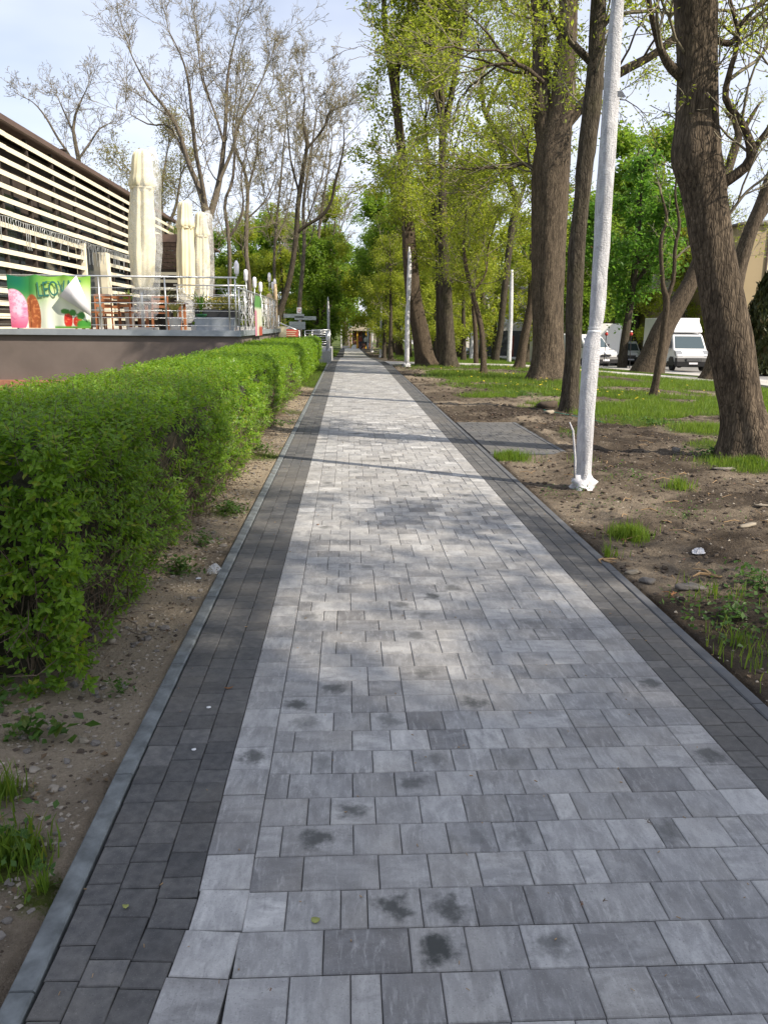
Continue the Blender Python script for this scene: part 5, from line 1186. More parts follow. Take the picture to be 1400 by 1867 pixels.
for z in (q0[2], q0[2] - .3, q0[2] - .6): rp(MB().tube([(q1[0], 36.3, z), (q1[0], 43.6, z)], .02, 6), 'bar', M['steel'], True)
# red banner on the ramp
q0 = at(513, 600, 33.3); q1 = at(544, 603, 33.3)
m = MB(); m.box(((q0[0] + q1[0]) / 2, 33.3, q0[2] - .18), (q1[0] - q0[0], .02, .36), (0, R(4), 0)); o = m.build('red_banner', simple('faded_red_vinyl', (.50, .10, .07), .6), None); tag(o, 'red advertising banner fixed below the ramp handrail', 'banner')
for k, (w_, dz) in enumerate(((.55, .08), (.42, -.0), (.5, -.08))): relink(MB().bx((q0[0] + q1[0]) / 2 - w_ / 2, (q0[0] + q1[0]) / 2 + w_ / 2, 33.283, 33.287, q0[2] - .18 + dz - .015, q0[2] - .18 + dz + .012).build('printed_line', M['canvas'], o), o)
q0 = at(497, 590, 32.2); o = MB().bx(q0[0] - .25, q0[0] + .55, 32.1, 32.14, TZ - .5, TZ + .1).build('notice_board', M['canvas'], None); tag(o, 'pale board with a reddish print at the top of the ramp', 'board')
# wooden post figure
q = at(492, 560, 30.4); root = empty('carved_post', (q[0], 30.4, TZ - .1), 'pale carved wooden post behind the last lamps of the railing', 'post')
MB().lathe((0, 0, 0), [(.16, 0), (.18, .3), (.13, .6), (.17, .9), (.15, 1.2), (.10, 1.35), (.03, 1.4)], 14, lambda a, z: .12 * math.sin(3 * a + 4 * z)).build('shaft', simple('pale_timber', (.50, .38, .24), .8, var=.2, scale=8), root, True)
MB().lathe((.2, .3, 0), [(.06, 0), (.07, 1.5), (.05, 1.75)], 10).build('strut', bpy.data.materials['pale_timber'], root, True)
# direction signs
q = at(547, 640, 37.5); root = empty('direction_sign', (q[0], 37.5, 0), 'grey direction signpost with two arms and a small number plate', 'signpost')
zt_ = at(547, 566, 37.5)[2]
MB().tube([(0, 0, -.2), (0, 0, zt_)], .035, 10).build('post', M['galv'], root, True)
for dx, py, wd in ((-.25, 576, .95), (.28, 580, 1.0), (-.1, 590, .75), (-.1, 597, .75)):
    z = at(547, py, 37.5)[2]; bevel(MB().box((dx, -.05, z), (wd, .03, .17)).build('sign_arm', simple('sign_grey', (.36, .40, .40), .5), root), .006)
z = at(547, 566, 37.5)[2]; pl = MB().box((0.0, -.05, z), (.22, .02, .27)).build('number_plate', M['white'], root)
tt = text('number', 'D', (-.065, -.062, z - .07), .2, M['red'], pl)
# small white-topped sapling stake near the ramp
tag(MB().tube([(at(508, 640, 35)[0], 35, 0), (at(508, 575, 35)[0], 35, at(508, 575, 35)[2])], .03, 8).build('short_post', M['galv'], None, True), 'short grey post between the ramp handrail and the leaning tree', 'post')

# ------------------------------------------------------------------ wrapped lamp posts
def wrapped_post(label, Y, prof, base_extra=True, dull=False, grp='lamp posts wrapped in white fleece'):
    """prof: (px, py, width px)"""
    P = [at(a, b, Y) for a, b, c in prof]; zb = float(terrain(P[0][0], Y)); root = empty('lamp_post', (P[0][0], Y, zb), label, 'lamp post', grp)
    C = catmull([[p[0], p[1], p[2], c[2] / 2 / ppm(Y)] for p, c in zip(P, prof)], 48 if Y < 12 else 14); n = 20 if Y < 12 else 10; rs_ = np.random.default_rng(int(Y * 10)); m = MB(); V = []; ph = rs_.uniform(0, 6, 4)
    for c in C:
        for k in range(n):
            a = 2 * math.pi * k / n; h = c[2]; r = c[3] * (1 + .045 * math.sin(2 * a + h * 2.6 + ph[0]) + .035 * math.sin(3 * a - h * 5 + ph[1]) + .02 * math.sin(5 * a + h * 9 + ph[2])) + (.012 * math.exp(-((a - 3.6 - h * .7) % 6.28 - 1.0) ** 2 / .03) if Y < 12 else 0)
            V.append((c[0] - P[0][0] + r * math.cos(a), c[1] - Y + r * math.sin(a), c[2] - zb))
    m.add(V, [(i * n + k, i * n + (k + 1) % n, (i + 1) * n + (k + 1) % n, (i + 1) * n + k) for i in range(len(C) - 1) for k in range(n)] + [tuple(range(n))[::-1], tuple((len(C) - 1) * n + k for k in range(n))])
    m.build('fleece_wrap', M['wrap'], root, True)
    r0 = prof[0][2] / 2 / ppm(Y)
    if base_extra:
        m = MB().lathe((0, 0, -.02), [(r0 * 1.5, 0), (r0 * 1.55, .02), (r0 * 1.25, .06), (r0 * 1.45, .10), (r0 * 1.05, .13), (r0 * .98, .17)], 26, lambda a, z: .16 * math.sin(3 * a + 20 * z + .6) + .12 * math.sin(5 * a - 30 * z) + .06 * math.sin(11 * a)); m.build('plastic_foot', M['wrap'] if Y > 12 else M['foil'], root, True)
    return root
M['foil'] = simple('crumpled_white_plastic', (.55, .55, .58), .35, var=.2, scale=20, bump=.5)
wp = wrapped_post('nearest lamp post wrapped in white fleece, standing in bare soil', 8.1, [(1061, 886, 31), (1063, 860, 29), (1067, 780, 30), (1072, 700, 31), (1077, 650, 31), (1080, 618, 26), (1083, 606, 20), (1086, 590, 23), (1088, 560, 24), (1094, 470, 25), (1099, 400, 28), (1105, 300, 29), (1112, 200, 28), (1118, 100, 24), (1125, 0, 19), (1129, -90, 16), (1130, -120, 4)])
o3 = np.array(wp.location)
q = at(1083, 607, 8.1) - o3
for dz in (0, .035): MB().lathe((q[0], q[1], q[2] + dz), [(.064, 0), (.068, .008), (.068, .018), (.064, .026)], 20).build('tape_band', M['film'] if dz else M['white'], wp, True)
q = at(1130, 172, 8.05) - o3; MB().add([(q[0] - .06, q[1], q[2] + .03), (q[0] - .05, q[1], q[2] - .02), (q[0] + .01, q[1] - .03, q[2] + .02), (q[0] + .05, q[1] - .03, q[2] - .03), (q[0] - .0, q[1] - .01, q[2] - .03)], [(0, 1, 4, 2), (2, 4, 3)]).build('loose_flap', M['wrap'], wp)
P = [at(a, b, 8.0) - o3 for a, b in ((1047, 872), (1048, 840), (1046, 810), (1044, 785), (1038, 770))]; MB().tube(P, [.012, .013, .012, .012, .006], 7).build('white_tube', M['wrap'], wp, True)
q = at(1078, 884, 7.98) - o3; 
wrapped_post('wrapped white lamp post beside the crossing path, second from the camera', 33.4, [(741, 666, 9), (742, 640, 9), (742.5, 600, 8.5), (743, 560, 7.6), (744, 552, 6), (744.5, 540, 8), (746, 500, 8), (746.5, 480, 6.5), (746, 455, 5), (746, 450, 2)])
wrapped_post('third lamp post along the right side of the path', 58, [(694, 650, 4.6), (694.5, 600, 4.2), (695, 560, 3.6), (695, 535, 2.4), (695, 532, 1)])
wrapped_post('fourth white lamp post along the path, far away', 84, [(678, 641, 4), (678.5, 610, 3.6), (679, 585, 2.6), (679, 566, 1.4)])
wrapped_post('fifth and farthest lamp post by the kiosk', 104, [(671, 636, 3.4), (671, 612, 3), (671.5, 590, 2)], False)
wrapped_post('white lamp post standing left of the path behind the ramp railing', 60, [(599, 652, 5.2), (599, 620, 5.0), (599, 580, 4.6), (598.5, 556, 3.8), (598, 541, 1.6)])
wrapped_post('wrapped grey-white post behind the young curved tree', 55, [(858, 661, 7), (860, 620, 6.5), (862, 580, 6), (862, 552, 5), (863, 548, 3)], False)
wrapped_post('wrapped pale post leaning beside the leaning park tree', 42, [(927, 667, 9), (929, 620, 8), (931, 570, 8), (932, 520, 6.5), (933, 492, 5)], False)
wrapped_post('tiny white lamp post left of the kiosk', 96, [(622, 636, 3), (622, 610, 2.8), (622, 600, 2)], False)

# ------------------------------------------------------------------ vehicles
def wheel(root, x, y, r, w, side):
    o = empty('wheel', (x, y, r)); o.parent = root
    prof = [(r * .62, -w / 2), (r * .9, -w / 2), (r, -w / 2 + .03), (r, w / 2 - .03), (r * .9, w / 2), (r * .62, w / 2)]
    m = MB().lathe((0, 0, 0), prof, 22); m.v = [(z, y_, x_) for x_, y_, z in m.v]; m.build('tyre', M['tyre'], o, True)
    m = MB().lathe((0, 0, 0), [(.04, -w * .46), (r * .35, -w * .46), (r * .45, -w * .38), (r * .615, -w * .46), (r * .615, w * .46), (r * .3, w * .40)], 16); m.v = [(z * side * -1, y_, x_) for x_, y_, z in m.v]; m.build('rim', M['rim'], o)
def box_truck(label, loc, rz, s=1.0):
    """cab faces -Y; x is across"""
    root = empty('box_truck', loc, label, 'truck', rz=rz); root.scale = (s, s, s); W = 1.0
    prof = [(-.0, .42), (-.02, .95), (.10, 1.12), (.62, 1.30), (1.22, 2.12), (1.42, 2.22), (2.25, 2.25), (2.25, .42)]   # (y, z), front at y=0
    m = MB().prism([(y, z) for y, z in prof], 'x', -W, W); 
    m.v = [(x * (.90 if z > 2.0 else 1.0 if z > .6 else .97), y, z) for x, y, z in m.v]; bevel(m.build('cab', M['white'], root), .07, 3)
    a, b = np.array([0, .655, 1.335]), np.array([0, 1.185, 2.06]); n_ = np.array([0, -.84, .54]) * .012
    MB().add([(-.90, *(a + n_)[1:]), (.90, *(a + n_)[1:]), (.80, *(b + n_)[1:]), (-.80, *(b + n_)[1:])], [(0, 1, 2, 3)]).build('windscreen', M['windscreen'], root).modifiers.new('t', 'SOLIDIFY').thickness = .01
    for sx in (-1, 1):
        xx = sx * 1.004; MB().prism([(.80, 1.30), (1.30, 1.98), (1.95, 2.0), (1.95, 1.28)], 'x', xx - .004, xx + .004).build('side_window', M['glass'], root)
        MB().box((sx * 1.16, .95, 1.55), (.20, .10, .36)).build('mirror', M['black'], root)
        h = MB().prism([(-.03, .92), (.10, 1.14), (.40, 1.235), (.46, 1.13), (.12, .88)], 'x', sx * .64, sx * 1.012); h.build('headlight', M['headlight'], root)
        MB().prism([(.0, .40), (.0, .56), (.72, .60), (1.5, .55), (1.5, .38)], 'x', sx * .99, sx * 1.02).build('side_moulding', M['black'], root)
        MB().prism([(.42, .34), (.44, .72), (.62, .86), (1.02, .86), (1.22, .72), (1.26, .34)], 'x', sx * 1.0, sx * 1.028).build('wheel_arch', M['black'], root)
        MB().box((sx * 1.012, 1.75, 1.15), (.02, .14, .03)).build('door_handle', M['black'], root)
        wheel(root, sx * .90, .84, .35, .22, sx); wheel(root, sx * .90, 4.6, .35, .22, sx)
    bp = MB().prism([(-.09, .30), (-.12, .60), (-.04, .82), (.28, .82), (.28, .30)], 'x', -1.0, 1.0); bevel(bp.build('bumper', M['black'], root), .04, 2)
    gr = MB().bx(-.45, .45, -.135, -.10, .60, .80).build('grille', M['black'], root)
    for k in range(3): MB().bx(-.42, .42, -.15, -.137, .63 + k * .06, .65 + k * .06).build('grille_bar', M['rim'], gr)
    MB().bx(-.26, .26, -.135, -.121, .44, .55).build('number_plate', M['lamp_glass'], root)
    bevel(MB().bx(-1.08, 1.08, 2.35, 6.2, .85, 3.15).build('cargo_box', M['white'], root), .03)
    dfl = MB().prism([(1.15, 2.27), (1.45, 2.62), (2.0, 3.05), (2.34, 3.12), (2.34, 2.27)], 'x', -.92, .92); bevel(dfl.build('wind_deflector', M['white'], root), .12, 3)
    MB().bx(-.95, .95, 2.27, 6.1, .62, .845).build('chassis', M['black'], root)
    MB().bx(-1.07, 1.07, 3.0, 6.0, .70, .74).build('side_guard', M['rim'], root)
    return root
def van(label, loc, rz, s=1.0, mat_='white', grp=None):
    root = empty('van', loc, label, 'van', grp, rz=rz); root.scale = (s, s, s); W = .93
    prof = [(0, .36), (-.02, .80), (.12, .98), (.70, 1.15), (1.28, 1.78), (1.6, 1.92), (4.6, 1.95), (4.75, 1.6), (4.78, .36)]
    m = MB().prism(prof, 'x', -W, W); m.v = [(x * (.88 if z > 1.7 else 1), y, z) for x, y, z in m.v]; bevel(m.build('body', M[mat_], root), .07, 3)
    a, b = np.array([0, .72, 1.175]), np.array([0, 1.25, 1.735]); n_ = np.array([0, -.72, .68]) * .012
    MB().add([(-.83, *(a + n_)[1:]), (.83, *(a + n_)[1:]), (.74, *(b + n_)[1:]), (-.74, *(b + n_)[1:])], [(0, 1, 2, 3)]).build('windscreen', M['windscreen'], root).modifiers.new('t', 'SOLIDIFY').thickness = .01
    for sx in (-1, 1):
        xx = sx * .935; MB().prism([(.95, 1.15), (1.38, 1.66), (2.0, 1.70), (2.0, 1.12)], 'x', xx - .004, xx + .004).build('side_window', M['glass'], root)
        MB().box((sx * 1.05, 1.0, 1.28), (.16, .08, .2)).build('mirror', M['black'], root)
        MB().prism([(-.03, .74), (.10, .97), (.45, 1.08), (.42, .92), (.1, .72)], 'x', sx * .55, sx * .945).build('headlight', M['headlight'], root)
        wheel(root, sx * .83, .85, .32, .2, sx); wheel(root, sx * .83, 3.9, .32, .2, sx)
    bevel(MB().prism([(-.08, .26), (-.10, .50), (-.03, .66), (.25, .66), (.25, .26)], 'x', -.94, .94).build('bumper', M['black'], root), .03, 2)
    gr = MB().bx(-.38, .38, -.10, -.06, .68, .80).build('grille', M['black'], root); MB().bx(-.25, .25, -.118, -.104, .40, .51).build('number_plate', M['lamp_glass'], root)
    return root
def gz(x, y): return float(terrain(RX0, y)) + .024
q = at(1246, 676, 47.5); box_truck('white box truck parked facing the camera beside the ochre house', (q[0] + .05, 46.5, gz(0, 46.5)), R(-3), 1.0)
q = at(1098, 660, 56); t2_ = van('large white van with its near side door seen behind the near lamp post', (q[0], 55.5, gz(0, 55.5)), R(24), 1.18)
q = at(1150, 645, 66); van('smaller white van facing the camera behind the chestnut trunk', (q[0], 66, gz(0, 66)), R(-4), 1.0)
q = at(1040, 640, 62); tr = empty('trailer_box', (at(1120, 640, 62)[0], 63, gz(0, 63)), 'tall white cargo body standing behind the parked vans', 'truck')
bevel(MB().bx(-1.1, 1.1, 0, 5, .9, 3.3).build('cargo_box', M['white'], tr), .03); MB().bx(-1, 1, .1, 4.9, .55, .9).build('chassis', M['black'], tr)
for sx in (-1, 1): wheel(tr, sx * .9, 3.8, .42, .25, sx); wheel(tr, sx * .9, .9, .42, .25, sx)
def car(label, loc, rz):
    root = empty('car', loc, label, 'car', rz=rz)
    m = MB().prism([(0, .30), (-.03, .62), (.15, .78), (1.0, .92), (1.7, 1.42), (3.1, 1.45), (3.9, .98), (4.25, .92), (4.3, .34)], 'x', -.86, .86); m.v = [(x * (.78 if z > 1.2 else 1), y, z) for x, y, z in m.v]; bevel(m.build('body', M['blue_car'], root), .08, 3)
    MB().add([(-.74, 1.03, .955), (.74, 1.03, .955), (.62, 1.64, 1.385), (-.62, 1.64, 1.385)], [(0, 1, 2, 3)]).build('windscreen', M['glass'], root)
    for sx in (-1, 1):
        MB().add([(sx * .85, 1.25, .97), (sx * .70, 1.75, 1.36), (sx * .70, 3.0, 1.38), (sx * .85, 3.6, 1.0)], [(0, 1, 2, 3)]).build('side_window', M['glass'], root)
        MB().box((sx * .64, .02, .66), (.34, .10, .13)).build('headlight', M['headlight'], root)
        wheel(root, sx * .78, .85, .31, .2, sx); wheel(root, sx * .78, 3.4, .31, .2, sx)
    MB().bx(-.8, .8, -.06, .1, .30, .46).build('bumper', M['black'], root)
q = at(884, 640, 62); car('grey-blue car parked far off behind the thin curved tree', (q[0], 72, float(terrain(q[0], 72)) + .1), R(60))

# ------------------------------------------------------------------ houses
def house(name, label, x0, x1, y0, y1, z0, h, wall, roofm, win, roof='hip', over=.4, rh=1.8, chim=None):
    root = empty(name, ((x0 + x1) / 2, (y0 + y1) / 2, z0), label, 'house')
    def put(m, n, mt): return relink(m.build(n, mt, root), root)
    put(MB().bx(x0, x1, y0, y1, z0 - 1, z0 + h), 'wall', wall)
    a, b, c, d = x0 - over, x1 + over, y0 - over, y1 + over; zt = z0 + h
    cy_, cx = (y0 + y1) / 2, (x0 + x1) / 2; k = min(b - a, d - c) / 2 * (1 if roof == 'hip' else 0)
    if d - c > b - a: r1, r2 = (cx, c + k, zt + rh), (cx, d - k, zt + rh)
    else: r1, r2 = (a + k, cy_, zt + rh), (b - k, cy_, zt + rh)
    V = [(a, c, zt + .002), (b, c, zt + .002), (b, d, zt + .002), (a, d, zt + .002), (a, c, zt + .15), (b, c, zt + .15), (b, d, zt + .15), (a, d, zt + .15), r1, r2]
    Fr = [(0, 1, 5, 4), (1, 2, 6, 5), (2, 3, 7, 6), (3, 0, 4, 7), (3, 2, 1, 0)] + ([(4, 5, 8), (5, 6, 9, 8), (6, 7, 9), (7, 4, 8, 9)] if d - c > b - a else [(4, 5, 9, 8), (5, 6, 9), (6, 7, 8, 9), (7, 4, 8)])
    rf = put(MB().add(V, Fr), 'roof', roofm)
    for cxy in (chim or []):
        o = MB().bx(cxy[0] - .45, cxy[0] + .45, cxy[1] - .35, cxy[1] + .35, zt - .2, zt + cxy[2]).bx(cxy[0] - .52, cxy[0] + .52, cxy[1] - .42, cxy[1] + .42, zt + cxy[2] + .002, zt + cxy[2] + .12).build('chimney', M['brick'], None); o.parent = rf; o.matrix_parent_inverse = root.matrix_world.inverted(); relink(o, root)
    for (face, u, z, w_, hh) in win:
        if face == 'x': fr = MB().bx(x0 - .05, x0 - .004, u - w_ / 2, u + w_ / 2, z0 + z, z0 + z + hh); g_ = MB().bx(x0 - .058, x0 - .052, u - w_ / 2 + .09, u + w_ / 2 - .09, z0 + z + .09, z0 + z + hh - .09); ml = MB().bx(x0 - .075, x0 - .06, u - .03, u + .03, z0 + z + .09, z0 + z + hh - .09)
        else: fr = MB().bx(u - w_ / 2, u + w_ / 2, y0 - .05, y0 - .004, z0 + z, z0 + z + hh); g_ = MB().bx(u - w_ / 2 + .09, u + w_ / 2 - .09, y0 - .058, y0 - .052, z0 + z + .09, z0 + z + hh - .09); ml = MB().bx(u - .03, u + .03, y0 - .075, y0 - .06, z0 + z + .09, z0 + z + hh - .09)
        fo_ = put(fr, 'window', M['white'])
        for mm, nn, mt in ((g_, 'pane', M['glass']), (ml, 'glazing_bar', M['white'])): relink(mm.build(nn, mt, fo_), root)
    return root, put
# ochre house: gable wall towards the camera at right, street face seen obliquely
e0 = at(1345, 560, 58); zb0 = float(terrain(28, 58)) + .1
hx = at(1337, 560, 58)[0]
ro, put = house('ochre_house', 'two-storey ochre house with red brick chimney behind the thuja', hx, hx + 12, 58, 70, zb0, at(1400, 405, 58)[2] - zb0 - .2, M['ochre'], M['roof_dark'], [], 'hip', .25, 1.2, chim=[(at(1347, 400, 60)[0] + .4, 60.5, 1.5)])
x2 = at(1190, 560, 66)[0]; zt2 = at(1260, 452, 66)[2] - zb0
ro, put = house('balcony_house', 'lower ochre wing with white balcony doors above the box truck', x2, hx - .05, 66, 78, zb0, zt2 + .3, M['ochre'], M['roof_dark'], [('y', at(1205, 518, 66)[0], at(1205, 530, 66)[2] - zb0, 1.6, 1.5)], 'hip', .2, 1.0)
for px in (1248, 1283): a_ = at(px, 585, 66); put(MB().bx(a_[0] - .55, a_[0] + .55, 65.90, 65.95, a_[2], a_[2] + 2.2), 'balcony_door', M['white']); put(MB().bx(a_[0] - .05, a_[0] + .3, 65.88, 65.895, a_[2] + .9, a_[2] + 2.0), 'pane', M['glass'])
a0, a1 = at(1225, 590, 65), at(1300, 590, 65)
put(MB().bx(a0[0], a1[0], 64.6, 65.996, a0[2] - .3, a0[2]), 'balcony', M['brown'])
for k in range(16): x = a0[0] + (a1[0] - a0[0]) * k / 15; put(MB().bx(x - .02, x + .02, 64.62, 64.66, a0[2] + .002, a0[2] + .95), 'baluster', M['black'])
put(MB().bx(a0[0], a1[0], 64.6, 64.68, a0[2] + .952, a0[2] + 1.0), 'balcony_rail', M['black'])
put(MB().bx(a0[0], a1[0], 65.93, 65.98, a0[2] + .003, a0[2] + 2.6), 'white_wall', M['grey_wall'])
q = at(1257, 530, 66); tx2 = text('lettering', 'TG m', (q[0], 65.93, q[2]), .62, M['brown'], None)
tx2.parent = ro; tx2.matrix_parent_inverse = Matrix.Translation(-ro.location)
q = at(1386, 560, 58); relink(MB().tube([(q[0], 57.93, zb0 + .2), (q[0], 57.93, at(1386, 410, 58)[2])], .05, 8).build('drainpipe', M['brown2'], ro), ro)
q1 = at(1389, 560, 58); relink(MB().bx(q1[0], q1[0] + 3, 57.97, 57.996, zb0, at(1395, 425, 58)[2]).build('pale_panel', M['cream_wall'], ro), ro)
# house with red roof behind
h0 = at(1170, 560, 95); h1 = at(1240, 560, 95); house('red_roofed_house', 'pale house with red tiled roof glimpsed over the balcony house', h0[0] - 5, h1[0] + 4, 95, 105, float(terrain(28, 95)), at(1200, 470, 95)[2] - float(terrain(28, 95)), M['cream_wall'], M['roof_red'], [('y', h0[0] - 2, 4.2, 1.4, 1.5), ('y', h0[0] + 3, 4.2, 1.4, 1.5)], 'hip', .4, 2.6, chim=[(h0[0] + 6, 99, 2.6)])
# cream house left of the wrapped post
h0 = at(1018, 560, 72); h1 = at(1068, 560, 72); zc = float(terrain(28, 72)); c_ = [('y', at(px, py, 72)[0], at(px, py + 8, 72)[2] - zc, .8, 1.1) for px in (1028, 1050, 1062) for py in (568, 602)]
house('cream_house', 'cream house with small dark windows between the oak and the near lamp post', h0[0], h1[0] + 3.5, 72, 84, zc, at(1040, 480, 72)[2] - zc, M['cream_wall'], M['roof_red'], c_, 'hip', .4, 2.2)
# grey house with dark ground floor
h0 = at(905, 560, 92); h1 = at(1000, 560, 92); zc = float(terrain(28, 92)); zsp = at(940, 603, 92)[2]
wn = [('y', at(px, 0, 92)[0], at(px, py, 92)[2] - zc, 1.3, 1.6) for px in (912, 940, 968, 995) for py in (590, 545)]
ro, put = house('grey_house', 'pale grey house with dark shopfront and dark roof behind the leaning trunks', h0[0] - 1, h1[0] + 3, 92, 104, zc, at(940, 530, 92)[2] - zc, M['grey_wall'], M['roof_dark'], wn, 'hip', .5, 3.0, chim=[(at(958, 500, 94)[0], 95, 2.8)])
put(MB().bx(h0[0] - 1.1, h1[0] + 3.1, 91.6, 91.99, zc, zsp), 'shopfront', M['dark_front'])
for px in (898, 928): a_ = at(px, 630, 91.5); b_ = at(px + 9, 612, 91.5); put(MB().bx(a_[0], b_[0], 91.5, 91.598, zc, b_[2]), 'gate', M['red_gate'])
for px in (912, 950, 975): a_ = at(px, 626, 91.5); b_ = at(px + 9, 609, 91.5); put(MB().bx(a_[0], b_[0], 91.5, 91.598, a_[2], b_[2]), 'shop_window', M['glass'])
h0 = at(845, 560, 120); house('far_house', 'distant pale house between the trunks left of the grey house', h0[0], h0[0] + 7, 120, 130, float(terrain(28, 120)), 6.2, M['grey_wall'], M['roof_dark'], [('y', h0[0] + 1.6, 3.6, 1.2, 1.4), ('y', h0[0] + 4.6, 3.6, 1.2, 1.4)], 'hip', .4, 2.0)
# front fence of the houses
fn = empty('street_fence', (RX1 + 2.6, 60, 0), 'low dark garden fence along the far pavement', 'fence')
for k in range(60):
    y = 30 + k * 1.2; z = float(terrain(RX0, y)) + .1; relink(MB().bx(RX1 + 2.55, RX1 + 2.65, y, y + .1, z, z + 1.1).build('post', M['dark_front'], fn), fn)
m = MB(); 
for k in range(30): y = 30 + k * 2.4; z = float(terrain(RX0, y)) + .1; z2 = float(terrain(RX0, y + 2.4)) + .1; m.add([(RX1 + 2.58, y, z + .1), (RX1 + 2.58, y + 2.4, z2 + .1), (RX1 + 2.58, y + 2.4, z2 + 1.0), (RX1 + 2.58, y, z + 1.0), (RX1 + 2.62, y, z + .1), (RX1 + 2.62, y + 2.4, z2 + .1), (RX1 + 2.62, y + 2.4, z2 + 1.0), (RX1 + 2.62, y, z + 1.0)], [(0, 1, 2, 3), (7, 6, 5, 4), (3, 2, 6, 7), (0, 4, 5, 1)])
relink(m.build('mesh_panel', M['dark_front'], fn), fn)
# thuja at the right edge
def thuja(px0, px1, py_top, py_b, Y_, label, seed):
    a, b = at(px0, py_b, Y_), at(px1, py_b, Y_); zb = float(terrain(RX1 + 3, Y_)); H = at(px0, py_top, Y_)[2] - zb; r = (b[0] - a[0]) / 2; x = (a[0] + b[0]) / 2; root = empty('thuja', (x, Y_, zb), label, 'shrub', 'dark thujas by the pavement'); rs = np.random.default_rng(seed); n = 16000
    t = rs.random(n) ** .9; ang = rs.uniform(0, 6.28, n); rr_ = r * (1 - t ** 2.6) ** .6 * (1 + .16 * np.sin(ang * 5 + t * 14) + .1 * np.sin(ang * 9 - t * 30)) * rs.uniform(.82, 1.0, n)
    P = np.stack([rr_ * np.cos(ang), rr_ * np.sin(ang), t * H + .1], 1); N = np.stack([np.cos(ang), np.sin(ang), .4 + 0 * ang], 1) + rs.normal(0, .3, (n, 3)); D = np.stack([np.cos(ang) * .3, np.sin(ang) * .3, 1 + 0 * ang], 1) + rs.normal(0, .25, (n, 3))
    link('foliage', leaves_mesh('foliage', P, N, .30 * rs.uniform(.6, 1.2, n), M['leaf_thuja'], .35, .2, rs, False, D), root)['kind'] = 'stuff'
    MB().tube([(0, 0, -.1), (0, 0, H * .8)], [.12, .03], 8).build('stem', M['bark_dark'], root, True)
    m = MB().lathe((0, 0, .1), [(r * .6, 0), (r * .78, H * .2), (r * .7, H * .5), (r * .4, H * .8), (.02, H * .93)], 14); m.build('inner_foliage', M['leaf_thuja'], root, True)
thuja(1352, 1440, 492, 668, 40, 'dark bushy thuja at the right edge of the picture before the ochre house', 1)
thuja(1425, 1500, 520, 668, 41, 'second thuja hedge plant just past the right edge', 2)
# thin warning stakes
for px, Y_, lab in ((1097, 38, 'thin dark stake with red and white tape right of the near lamp post'), (1145, 38, 'thin dark stake with red tape in front of the smaller van')):
    h = hit(px + 2, 672); t = at(px + 8 if px < 1100 else px + 5, 610, h[1]); root = empty('marker_stake', tuple(h), lab, 'stake', 'taped marker stakes by the road')
    MB().tube([(0, 0, -.1), (t[0] - h[0], 0, t[2] - h[2])], .025, 6).build('stick', M['black'], root)
    o = MB().lathe((t[0] - h[0], 0, t[2] - h[2] - .08), [(.05, 0), (.11, .05), (.12, .15), (.05, .22)], 8).build('red_tape', M['red'], root); MB().lathe((t[0] - h[0], 0, t[2] - h[2] + .142), [(.05, 0), (.10, .05), (.05, .12)], 8).build('white_tape', M['white'], root)

# ------------------------------------------------------------------ kiosk and the people by it
KY = 108; kz = float(terrain(0, KY)); kp = FPX / (KY)
kx0, kx1 = at(636, 625, KY)[0], at(682, 625, KY)[0]; kh = at(650, 603, KY)[2] - kz; kr = at(655, 588, KY)[2] - kz
kx = (kx0 + kx1) / 2; kw = kx1 - kx0
ki = empty('kiosk', (kx, KY, kz), 'small park kiosk with grey-brown hip roof and yellow posts at the end of the path', 'kiosk')
MB().bx(-kw / 2 + .5, kw / 2 - .5, .5, 3.2, -.2, kh).build('wall', simple('kiosk_boards', (.16, .07, .045), .8), ki)
MB().bx(.1, kw / 2 - .6, .44, .498, .7, kh - .3).build('serving_window', M['glass'], ki)
MB().add([(-kw / 2 - .1, -.2, kh), (kw / 2 + .1, -.2, kh), (kw / 2 + .1, 3.8, kh), (-kw / 2 - .1, 3.8, kh), (-kw / 2 + 1.2, 1.8, kr), (kw / 2 - 1.2, 1.8, kr)], [(0, 1, 5, 4), (1, 2, 5), (2, 3, 4, 5), (3, 0, 4), (3, 2, 1, 0)]).build('roof', simple('kiosk_felt', (.22, .19, .14), .9), ki)
for x in (-kw / 2 + .25, -kw / 2 + 1.15, kw / 2 - 1.1, kw / 2 - .25): MB().bx(x - .08, x + .08, 0, .16, -.2, kh - .003).build('post', M['yellow'], ki)
MB().bx(-kw / 2 + .3, -kw / 2 + 1.0, .0, .4, -.1, .5).build('white_crate', M['white'], ki)
